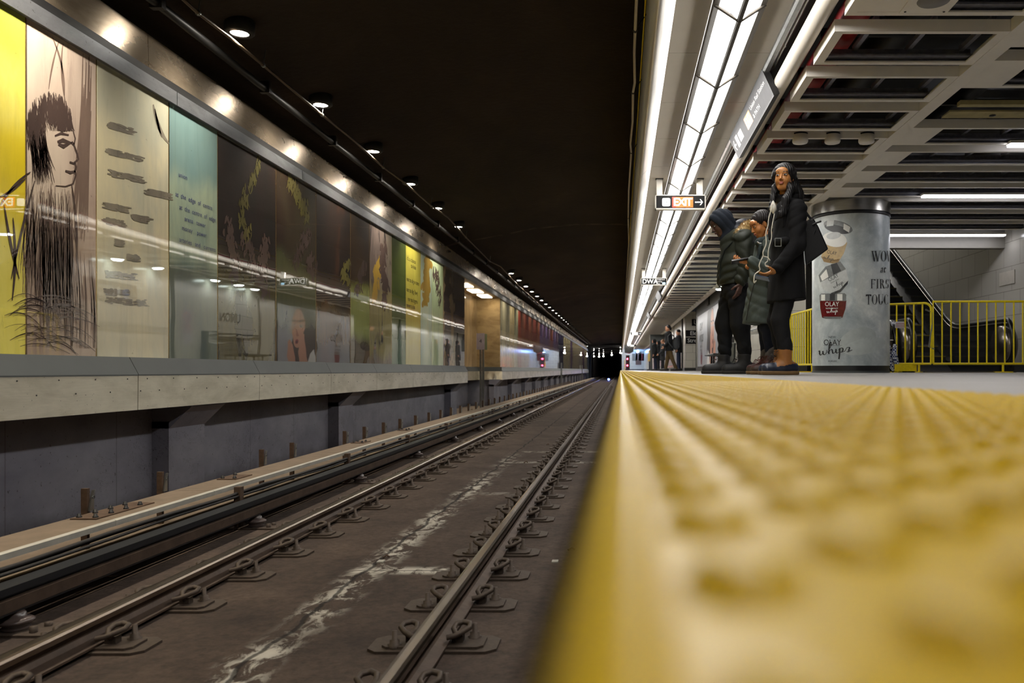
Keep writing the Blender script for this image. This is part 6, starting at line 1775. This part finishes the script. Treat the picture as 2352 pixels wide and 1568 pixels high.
# hair: cap over the skull, a long fall in front of the chest, a dark mass behind
hl = lambda p: local(hc, R, p, .97)
D = lambda px, py, dy: at(px, py, Y + dy)
hair = [ball(hl((0, .030, .040)), (.094, .100, .090)), cap(hl((.066, .01, .02)), D(1778, 450, .05), .030, .030), cap(hl((-.074, .012, .02)), D(1822, 436, -.05), .034, .040), cap(hl((-.02, .09, .04)), D(1829, 446, .04), .085, .060), cap(D(1790, 455, .06), D(1810, 462, -.06), .045, .045), cap(hl((.062, -.02, .06)), D(1779, 430, .02), .022, .020), cap(D(1779, 430, .02), D(1772, 480, -.04), .020, .024), cap(D(1772, 480, -.04), D(1768, 548, -.08), .024, .012),
        cap(hl((-.066, .0, .05)), D(1817, 432, -.09), .026, .026), cap(D(1817, 432, -.09), D(1806, 458, -.15), .027, .030), cap(D(1806, 458, -.15), D(1793, 495, -.17), .034, .020), cap(D(1808, 455, -.14), D(1803, 490, -.17), .026, .014), cap(D(1793, 490, -.17), D(1780, 506, -.16), .02, .006),
        cap(hl((0, .09, .02)), D(1826, 455, .02), .072, .055), cap(D(1826, 455, .02), D(1822, 475, .02), .055, .04)]
sb = [ball(hl((.004, -.090, -.018)), (.050, .070, .094)), ball(hl((0, -.13, -.09)), (.05, .08, .06))]
def hfold(P): return .0022 * np.sin(P[..., 0] * 330 + P[..., 1] * 150 + 1.6 * np.sin(P[..., 2] * 11)) + .0012 * np.sin(P[..., 0] * 760 - P[..., 1] * 300)
mesh_of([make(hair, .0042, .018, sb, .01, hfold)], 'hair', H1, wm)
m = MB(); p = at(1776, 478, Y - .17)
m.lathe([(.001, -.045), (.030, -.012), (.024, .02), (.010, .05), (.001, .062)], tuple(p), 12); m.build('scarf_corner', OFFI, wm)
# telephone and earphone cable
ph = at(1750, 638, Y - .26)
m = MB(); m.box(-.036, .036, -.07, .07, -.004, .004)
m = MB(); m.box(-.030, .030, -.06, .06, -.004, .004)
po = m.build('phone', [plain('phone_glass_blue', (60, 74, 96), .12)]); po.location = ph
po.rotation_euler = (math.radians(16), math.radians(22), math.radians(68))
tag(po, 'slim phone held in the hand of the woman in the black coat', 'phone')
m = MB()
EC = [(1775, 470), (1766, 500), (1764, 518), (1759, 536.5), (1759.7, 559.5), (1752.6, 578.6), (1752.6, 588), (1746, 601.6), (1743.7, 610.5), (1745, 620.7), (1733.5, 631), (1732, 649), (1737, 644)]
m.tube([at(a, b, Y - .30) for a, b in smoothp(EC)], .0045, 6)
m.tube([at(a, b, Y - .29) for a, b in smoothp([(1779, 490), (1774, 515), (1772, 529), (1771.8, 547), (1765, 575), (1763.5, 598), (1758, 604), (1759, 611), (1766, 612)])], .004, 6)
m.tube([at(a, b, Y - .30) for a, b in smoothp([(1752.6, 588), (1763, 591), (1768.6, 598)])], .004, 6)
tag(m.build('earphone_cable', OFFI), 'tangled white earphone cable hanging down the black coat', 'cable')
# black tote bag under her arm
m = MB(); q = [(1850, 508), (1868, 500), (1880, 520), (1903, 572), (1851, 610), (1846, 560)]
a = [at(x, y, Y - .02) for x, y in q]; b = [at(x, y, Y + .13) + Vector((-.01, 0, .0)) for x, y in q]
vs = a + b; n = len(q); m.add(vs, [tuple(range(n - 1, -1, -1)), tuple(range(n, 2 * n))] + [(i, (i + 1) % n, n + (i + 1) % n, n + i) for i in range(n)])
bag = m.build('tote_bag', plain('black_leather', (20, 20, 22), .42, var=.2, scale=20, bump=.2)); tag(bag, 'black leather tote bag carried under the arm of the woman in the black coat', 'bag')
mb_ = bag.modifiers.new('b', 'BEVEL'); mb_.width = .012; mb_.segments = 3
m = MB(); m.tube([at(1862, 503, Y - .04), at(1848, 482, Y - .06), at(1838, 474, Y - .05), at(1850, 490, Y + .06), at(1868, 506, Y + .08)], .009, 6); m.build('handle', M['black'], bag)
m = MB(); m.tube([at(1866, 516, Y - .035), at(1874, 512, Y - .04), at(1886, 508, Y - .04)], .008, 6); m.tube([at(1874, 513, Y - .03), at(1873, 528, Y - .03), at(1869, 538, Y - .03)], .004, 5); m.build('tassel', M['black'], bag)

# ================= the girl in the grey-green parka
Y = 7.12
J = joints(Y, neck=(1764, 541), chest=(1762, 578), waist=(1760, 632), pelvis=(1765, 680), sha=(1771, 563, -.13), ela=(1764, 622, -.18), wra=(1716, 601, -.20), shb=(1757, 565, .15), elb=(1748, 625, .18), wrb=(1716, 612, .02),
           hpa=(1768, 690, -.08), kna=(1762, 750, -.09), ana=(1771, 830, -.08), hpb=(1764, 690, .08), knb=(1756, 750, .09), anb=(1760, 830, .10))
hc = at(1747.5, 517, Y)
fw = (-.86, -.26, -.44); upv = (-.28, -.1, .95)
S2 = skin('golden_brown_skin', (188, 124, 72)); L2 = skin('girl_lips', (160, 84, 72)); H2 = hairm('drawn_back_hair', (24, 18, 18))
ha = hand(J['wra'], (-1, -.1, .05), (.1, .2, 1), (.5, .6, .65, .7), .9, .85, -1)
gl_, R = person('girl in a long grey-green parka, head bent over her phone', J, hc, fw, upv, S2, L2, ha, None, .93, hh=.0026, brow=H2)
PARK = cloth('grey_green_parka', (70, 78, 73), .7, 30, .15, .25)
hz2 = at(0, 743, Y).z
g = [cap(at(1763, 576, Y), at(1758, 640, Y), .115, .135, (1, .8, 1)), cap(at(1758, 640, Y), at(1746, 738, Y), .135, .155, (1, .82, 1)), cap(J['sha'], J['shb'], .072), cap(J['shb'], J['elb'], .066, .058), cap(J['elb'], J['wrb'] + Vector((.06, 0, 0)), .056, .045)]
mesh_of([make([cap(J['sha'] + Vector((0, -.01, 0)), J['ela'], .070, .064), cap(J['ela'], J['wra'] + Vector((.035, 0, 0)), .062, .047)], .007, .02, folds=wrinkle(.007, 70, 2))], 'sleeve', PARK, gl_)
mesh_of([make(g, .0085, .035, folds=wrinkle(.007, 48, 3), clip=lambda P: (hz2 - .02 * (P[..., 0] - 1.1) * 4) - P[..., 2])], 'parka', PARK, gl_)
g = [cap(at(1744, 556, Y - .10), at(1770, 548, Y - .06), .034, .040), cap(at(1770, 548, Y - .06), at(1776, 552, Y + .08), .042), cap(at(1744, 556, Y - .08), at(1746, 560, Y + .08), .034), cap(at(1748, 566, Y - .13), at(1738, 600, Y - .14), .020, .016)]
mesh_of([make(g, .006, .02, folds=wrinkle(.003, 50, 1))], 'collar', cloth('parka_collar', (44, 54, 54), .7, 30), gl_)
m = MB(); m.tube([at(1741, 572, Y - .15), at(1735, 640, Y - .14), at(1722, 690, Y - .13), at(1714, 735, Y - .12)], .004, 6); m.build('zip', M['dark'], gl_)
m = MB(); m.tube([at(1739, 555, Y - .16), at(1744, 559, Y - .17), at(1749, 559, Y - .17)], .007, 6); m.build('toggle', M['galv'], gl_)
mesh_of([make([cap(J['hpa'], J['kna'], .080, .062), cap(J['kna'], J['ana'] + Vector((0, 0, .07)), .060, .046), cap(J['hpb'], J['knb'], .080, .060), cap(J['knb'], J['anb'] + Vector((0, 0, .07)), .060, .046)], .009, .02, folds=wrinkle(.0035, 44, 5), clip=lambda P: .17 - P[..., 2])], 'jeans', cloth('dark_blue_denim', (24, 28, 40)), gl_)
BRN = plain('oxblood_leather', (70, 34, 26), .5, var=.3, scale=20); SOCK = cloth('grey_wool_sock', (96, 92, 90), .9, 90)
for s in 'ab':
    x, y = J['an' + s].x, J['an' + s].y
    A_, B_ = boot((x, y), (-1, -.05, 0), .225, 0, .165, .046)
    mesh_of([A_], 'boot', [BRN, plain('brown_rubber_shell', (58, 44, 34), .5) if 'brown_rubber_shell' not in bpy.data.materials else bpy.data.materials['brown_rubber_shell']], gl_, lambda c: (c[:, 2] < .06).astype(int)); mesh_of([B_], 'boot_sole', GUM, gl_)
    laces(gl_, (x, y), (-1, -.05, 0), .275, 0, .165, plain('red_laces', (96, 34, 34), .6) if 'red_laces' not in bpy.data.materials else bpy.data.materials['red_laces'])
    mesh_of([make([cap((x, y, .15), (x + .004, y, .215), .052, .054)], .006, .01, folds=wrinkle(.003, 90, 2))], 'sock', SOCK, gl_)
hl = lambda p: local(hc, R, p, .93)
mesh_of([make([ball(hl((0, .034, .042)), (.084, .098, .084), R), ball(hl((0, .115, .035)), (.042, .040, .042)), cap(hl((.055, .02, .01)), hl((.03, .08, -.02)), .022), cap(hl((-.055, .02, .01)), hl((-.03, .08, -.02)), .022)], .0038, .014, [ball(hl((0, -.095, -.012)), (.075, .080, .082), R), ball(hl((.085, .004, -.008)), (.030, .026, .036), R), ball(hl((-.085, .004, -.008)), (.030, .026, .036), R)], .008, hfold)], 'hair', H2, gl_)
po = MB().box(-.036, .036, -.07, .07, -.005, .005).build('phone', plain('dark_phone', (28, 26, 28), .15)); po.location = at(1699, 599, Y - .23); po.rotation_euler = (0, math.radians(-14), math.radians(84))
po.rotation_euler = (math.radians(-10), math.radians(18), math.radians(86))
tag(po, 'dark phone held up by the girl in the grey-green parka', 'phone')

# ================= the man in the dark hood and olive parka
Y = 8.0
J = joints(Y, neck=(1688, 540), chest=(1694, 565), waist=(1690, 615), pelvis=(1688, 660), sha=(1708, 548, -.18), ela=(1716, 612, -.22), wra=(1702, 650, -.22), shb=(1690, 548, .18), elb=(1684, 612, .22), wrb=(1676, 650, .14),
           hpa=(1695, 668, -.10), kna=(1700, 745, -.12), ana=(1712, 822, -.12), hpb=(1680, 668, .10), knb=(1664, 745, .12), anb=(1665, 822, .12))
hc = at(1656, 515, Y)
fw = (-.86, -.22, -.46); upv = (-.4, -.05, .9)
S3 = skin('deep_brown_skin', (84, 56, 46)); L3 = skin('man_lips', (84, 50, 44))
ha = hand(J['wra'], (-.28, -.1, -1), (-.6, .5, .1), (.25, .3, .4, .45), .5, 1.05, 1)
mn, R = person('man in an olive parka with his dark blue hood up, head bowed', J, hc, fw, upv, S3, L3, ha, None, 1.0, hh=.003)
OLV = cloth('olive_parka', (40, 44, 36), .6, 26, .2, .25)
hz3 = at(0, 655, Y).z
g = [cap(at(1699, 562, Y), at(1690, 610, Y), .165, .165, (1, .80, 1)), cap(at(1690, 610, Y), at(1682, 640, Y), .165, .150, (1, .78, 1)), cap(J['sha'], J['shb'], .095), cap(at(1700, 545, Y), at(1678, 560, Y - .02), .11, .10), cap(J['shb'], J['elb'], .086, .078), cap(J['elb'], J['wrb'], .074, .058)]
mesh_of([make(g, .0095, .04, folds=wrinkle(.009, 42, 6), clip=lambda P: hz3 - P[..., 2])], 'parka', OLV, mn)
mesh_of([make([cap(J['sha'] + Vector((0, -.02, 0)), J['ela'], .090, .084), cap(J['ela'], J['wra'] + Vector((.0, 0, .03)), .082, .062)], .008, .03, folds=wrinkle(.010, 50, 2))], 'sleeve', OLV, mn)
m = MB(); m.tube([at(1682, 556, Y - .17), at(1664, 574, Y - .15), at(1655, 600, Y - .10), at(1653, 640, Y - .09)], .010, 6); m.build('zip_placket', cloth('olive_dark_trim', (26, 30, 26)), mn)
HOOD = cloth('navy_hood', (26, 32, 42), .85, 50, .2, .3)
hl = lambda p: local(hc, R, p, 1.0)
mesh_of([make([ball(hl((0, .020, .030)), (.108, .125, .120), R), cap(hl((0, .04, -.03)), at(1684, 545, Y), .10, .085), cap(hl((0, -.02, -.10)), at(1672, 556, Y - .02), .06, .07)], .0055, .03, [ball(hl((0, -.135, -.02)), (.082, .115, .105), R)], .02, wrinkle(.006, 50, 4))], 'hood', HOOD, mn)
mesh_of([make([ball(at(1706, 517, Y + .02), (.085, .12, .060)), ball(at(1692, 530, Y), (.07, .10, .06))], .008, .03, folds=wrinkle(.005, 30, 3))], 'parka_hood', cloth('slate_hood_lining', (36, 38, 46), .6, 30), mn)
fb = [cap(at(1700, 540, Y - .16), at(1716, 524, Y - .12), .062, .055), cap(at(1716, 524, Y - .12), at(1722, 520, Y + .08), .055)]
V, F_ = make(fb, .012, .03)
FUR = hairm('tan_fur_trim', (170, 142, 92)); fur = mesh_of([(V, F_)], 'fur_trim', FUR, mn)
r = rnd(11); m = MB(); cc = np.array(at(1708, 532, Y - .05))
for i in range(2600):
    k = r.randrange(len(V)); v = Vector(V[k]); d = (v - Vector(cc)).normalized() + Vector((r.uniform(-.6, .6), r.uniform(-.6, .6), r.uniform(-.7, .3)))
    e = v + d.normalized() * r.uniform(.014, .036); s_ = Vector((r.uniform(-1, 1), r.uniform(-1, 1), r.uniform(-1, 1))).normalized() * .003
    m.add([v - s_, v + s_, e], [(0, 1, 2)])
fs_o = m.build('fur_strands', plain('tan_fur_strands', (196, 168, 118), .6, var=.3, scale=80), fur); fs_o['kind'] = 'stuff'
mesh_of([make([cap(J['pelvis'] + Vector((0, 0, -.02)), J['pelvis'] + Vector((0, 0, .03)), .13, .13, (1, .85, 1)), cap(J['hpa'], J['kna'], .105, .092), cap(J['kna'], at(1710, 800, Y - .12), .088, .062), cap(at(1710, 800, Y - .12), at(1711, 814, Y - .12), .064, .058), cap(J['hpb'], J['knb'], .105, .090), cap(J['knb'], at(1665, 800, Y + .12), .086, .060), cap(at(1665, 800, Y + .12), at(1666, 814, Y + .12), .062, .056)], .0095, .03, folds=wrinkle(.008, 46, 8), clip=lambda P: .15 - P[..., 2])], 'trousers', cloth('black_cotton_trousers', (20, 21, 24)), mn)
BLK = plain('black_nubuck', (26, 26, 27), .65, var=.3, scale=30)
for s, an in (('a', (J['ana'].x - .010, J['ana'].y)), ('b', (J['anb'].x - .01, J['anb'].y))):
    A_, B_ = boot(an, (-1, -.06, 0), .285, 0, .19, .054); mesh_of([A_], 'boot', BLK, mn); mesh_of([B_], 'boot_sole', SOLE, mn)
    laces(mn, an, (-1, -.06, 0), .33, 0, .19, M['cable'])

# ================= the people farther down the platform
def far_person(label, Y, head_px, foot_px, lean, coat, trou, coat_len, hairc, hat=None, stride=0.0, skin_m=S2, bulk=1.0, group=None, fwd=(-1, -.15, -.1), coatname='coat', arm=0.0):
    hx, hy = head_px; fx_, fy_ = foot_px; H = (fy_ - hy)      # head_px: crown
    f = lambda k, dx=0: (hx + (fx_ - hx) * k + dx * H, hy + H * k)
    w = .11
    J = joints(Y, neck=f(.14), chest=f(.22), waist=f(.36), pelvis=f(.48), sha=(*f(.175, .02), -.17), shb=(*f(.175, -.01), .17), ela=(*f(.34, .03 - arm * .3), -.2), elb=(*f(.34, .0), .2), wra=(*f(.47 - arm * .12, -.02 - arm), -.2), wrb=(*f(.46, -.02), .18),
               hpa=(*f(.50), -.09), hpb=(*f(.50), .09), kna=(*f(.72, stride * .35), -.1), knb=(*f(.72, -stride * .35), .1), ana=(*f(.94, stride), -.1), anb=(*f(.94, -stride * .8), .1))
    for s in 'ab': J['an' + s].z = .09
    c = at(hx - .0 * H, hy + H * .066, Y)
    ha = hand(J['wra'], (J['wra'] - J['ela']).normalized(), (-.5, .5, .2), (.4, .4, .5, .5), .5, 1, 1, .006)
    o, R = person(label, J, c, fwd, (0, 0, 1), skin_m, L2, ha, None, 1.0, .03, .007, group=group)
    cz_ = f(coat_len); hz_ = at(0, cz_[1], Y).z
    g = [cap(J['chest'], J['waist'], .135 * bulk, .135 * bulk, (1, .75, 1)), cap(J['waist'], at(*cz_, Y), .135 * bulk, .155 * bulk, (1, .78, 1)), cap(J['sha'], J['shb'], .085 * bulk)]
    for s in 'ab': g += [cap(J['sh' + s], J['el' + s], .076 * bulk, .068 * bulk), cap(J['el' + s], J['wr' + s], .066 * bulk, .05)]
    mesh_of([make(g, .02, .04, folds=wrinkle(.005, 22, Y), clip=lambda P: hz_ - P[..., 2])], coatname, coat, o)
    g = []
    for s in 'ab': g += [cap(J['hp' + s], J['kn' + s], .095, .075), cap(J['kn' + s], J['an' + s], .074, .062)]
    mesh_of([make(g, .02, .03, folds=wrinkle(.004, 34, Y))], 'trousers', trou, o)
    for s in 'ab':
        A_, B_ = boot((J['an' + s].x, J['an' + s].y), (-1, 0, 0), .29, 0, .13, .048, .014); mesh_of([A_], 'shoe', M['cable'] if stride else BLK, o); mesh_of([B_], 'shoe_sole', SOLE, o)
    hl = lambda p: local(c, R, p)
    if hat == 'hood':
        mesh_of([make([ball(hl((0, .03, .02)), (.105, .12, .12)), cap(hl((0, .04, -.06)), J['neck'], .09, .09)], .012, .03, [ball(hl((0, -.13, -.02)), (.08, .10, .10))], .02)], 'hood', coat, o)
    elif hat == 'beanie':
        mesh_of([make([ball(hl((0, .022, .055)), (.088, .104, .088))], .01, .02, clip=lambda P: (c.z + .015) - P[..., 2])], 'beanie', hairc, o)
    else:
        mesh_of([make([ball(hl((0, .034, .052)), (.086, .100, .082)), ball(hl((0, .075, -.01)), (.066, .05, .07))], .009, .02, [ball(hl((0, -.105, -.02)), (.085, .085, .095), R)], .01)], 'hair', hairc, o)
    return o, J
BK = cloth('dark_overcoat', (26, 27, 29)); KH = cloth('khaki_trousers', (88, 72, 46)); DN = cloth('blue_jeans', (34, 40, 58)); CH = cloth('charcoal_trousers', (34, 34, 38))
S4 = skin('light_skin', (206, 150, 118)); HB = hairm('short_black_hair', (18, 16, 18))
o, J = far_person('dark haired man in a dark coat and khaki trousers striding past with a grey backpack', 31, (1534, 747), (1540, 851.5), 0, BK, KH, .56, HB, None, .13, S4, 1.05, arm=.08)
b = at(1551, 789, 31.0)
bp_ = mesh_of([make([ball((b.x, b.y, b.z), (.13, .15, .24)), ball((b.x + .03, b.y, b.z - .1), (.12, .13, .12))], .015, .04, folds=wrinkle(.006, 20, 1))], 'backpack', cloth('grey_backpack', (70, 72, 74), .6))
tag(bp_, 'grey backpack worn by the man in khaki trousers', 'backpack')
m = MB(); m.tube([at(1548, 772, 30.85), at(1540, 766, 30.75), at(1534, 772, 30.72), at(1535, 786, 30.75), at(1545, 798, 30.85)], .022, 6); m.build('strap', bpy.data.materials['grey_backpack'], bp_)
far_person('man in a black beanie, dark coat and blue jeans standing by the tiled bay', 34.5, (1558, 757.5), (1559, 851.2), 0, BK, DN, .56, cloth('black_beanie', (16, 16, 18)), 'beanie', .02, S4, 1.0, fwd=(-1, -.3, -.15))
far_person('person in a dark hooded coat standing with their back to the striding man', 45, (1502, 779), (1506, 851), 0, BK, DN, .60, HB, 'hood', .02, S4, 1.1, fwd=(-1, .3, -.1))
far_person('person in a long grey coat with light brown hair holding something at chest height', 44, (1522, 780), (1522, 851), 0, cloth('grey_long_coat', (52, 54, 56)), CH, .66, hairm('light_brown_hair', (120, 88, 62)), None, .02, S4, .95, fwd=(-1, -.2, -.3), arm=.1)
far_person('person in a dark coat and boots behind the person in the grey coat', 50, (1512, 783), (1512, 850.9), 0, BK, CH, .66, HB, 'hood', .02, S4, 1.05)
far_person('person in a yellow hooded coat, farthest of the waiting people', 66, (1492, 804), (1494, 850.6), 0, cloth('mustard_coat', (190, 168, 92), .8, 40), DN, .55, HB, 'hood', .05, S4, 1.15)
# ---------------------------------------------------------------- which one is which: place in the row
ORD = 'first second third fourth fifth sixth seventh eighth ninth tenth eleventh twelfth thirteenth fourteenth fifteenth sixteenth'.split()
def y_of(o):
    if o.type == 'MESH' and o.location.length < 1e-6:
        n = len(o.data.vertices); return sum(v.co.y for v in o.data.vertices) / n
    return o.location.y
def rank(group, base, ymin, n=16):
    L_ = sorted([o for o in COL.objects if o.parent is None and o.get('group') == group], key=y_of)
    vis = [o for o in L_ if y_of(o) >= ymin]
    for o in L_:
        if o in vis:
            k = vis.index(o)
            o['label'] = '%s, %s from the camera' % (base, ORD[k]) if k < n else '%s, far down the row' % base
            if k < n: o['group'] = group
        else: o['label'] = '%s, above or beside the camera' % base
rank('open ceiling trays beside the white tube', 'open white ceiling tray next to the white tube', 5.8)
rank('wide ceiling trays on the right', 'wide open ceiling tray on the right', 4.5)
rank('beige soffit panels, track side', 'beige soffit panel on the track side of the lights', 4.6)
rank('beige soffit panels, inner side', 'beige soffit panel on the inner side of the lights', 4.6)
rank('V-shaped fluorescent fixtures', 'V-shaped white fluorescent fixture', 4.3)
rank('valance lengths above the platform edge', 'rounded white metal valance length at the track edge', 4.5)
rank('white tube lengths between the lights and the ceiling trays', 'thick white ceiling tube length', 4.5)
rank('galvanised channel lengths', 'shiny galvanised cable channel length', 4.5)
rank('downlights along the mural wall', 'round downlight over the mural wall', 7.0)
rank('steel band panels below the murals', 'wide dull steel band panel below the murals', 4.9)
rank('grey sill lengths under the mural glass', 'grey sloping sill length under the mural glass', 4.9)
rank('fascia panels along the mural wall', 'stained steel fascia panel above the murals', 5.0)
rank('channel lengths over the murals', 'pale metal channel length over the mural glass', 5.0)
rank('fasteners of the left rail', 'rusty looped clip plate on the left rail', 3.0)
rank('fasteners of the right rail', 'rusty looped clip plate on the right rail', 2.7)
rank('cover board lengths over the power rail', 'dusty pale edged cover board length', 1.5)
rank('insulators under the power rail', 'squat glazed insulator under the power rail', 3.5)
rank('bracket stubs behind the cover board', 'short rusty bracket stub behind the cover board', 4.0)
rank('cross joists in the ceiling void', 'dark cross joist above the ceiling trays', 4.0)
rank('arched ribs of the far tunnel', 'dark arched rib of the far tunnel', 90)
for n_, s_, st_, sc_ in fm:
    L_ = sorted([o for o in COL.objects if o.get('group') == '%s panels of the far run' % n_], key=y_of)
    for k_, o in enumerate(L_):
        o['label'] = '%s glass mural panel past the recess%s' % (n_, ', %s of its colour from the camera' % ORD[k_] if len(L_) > 1 else '')
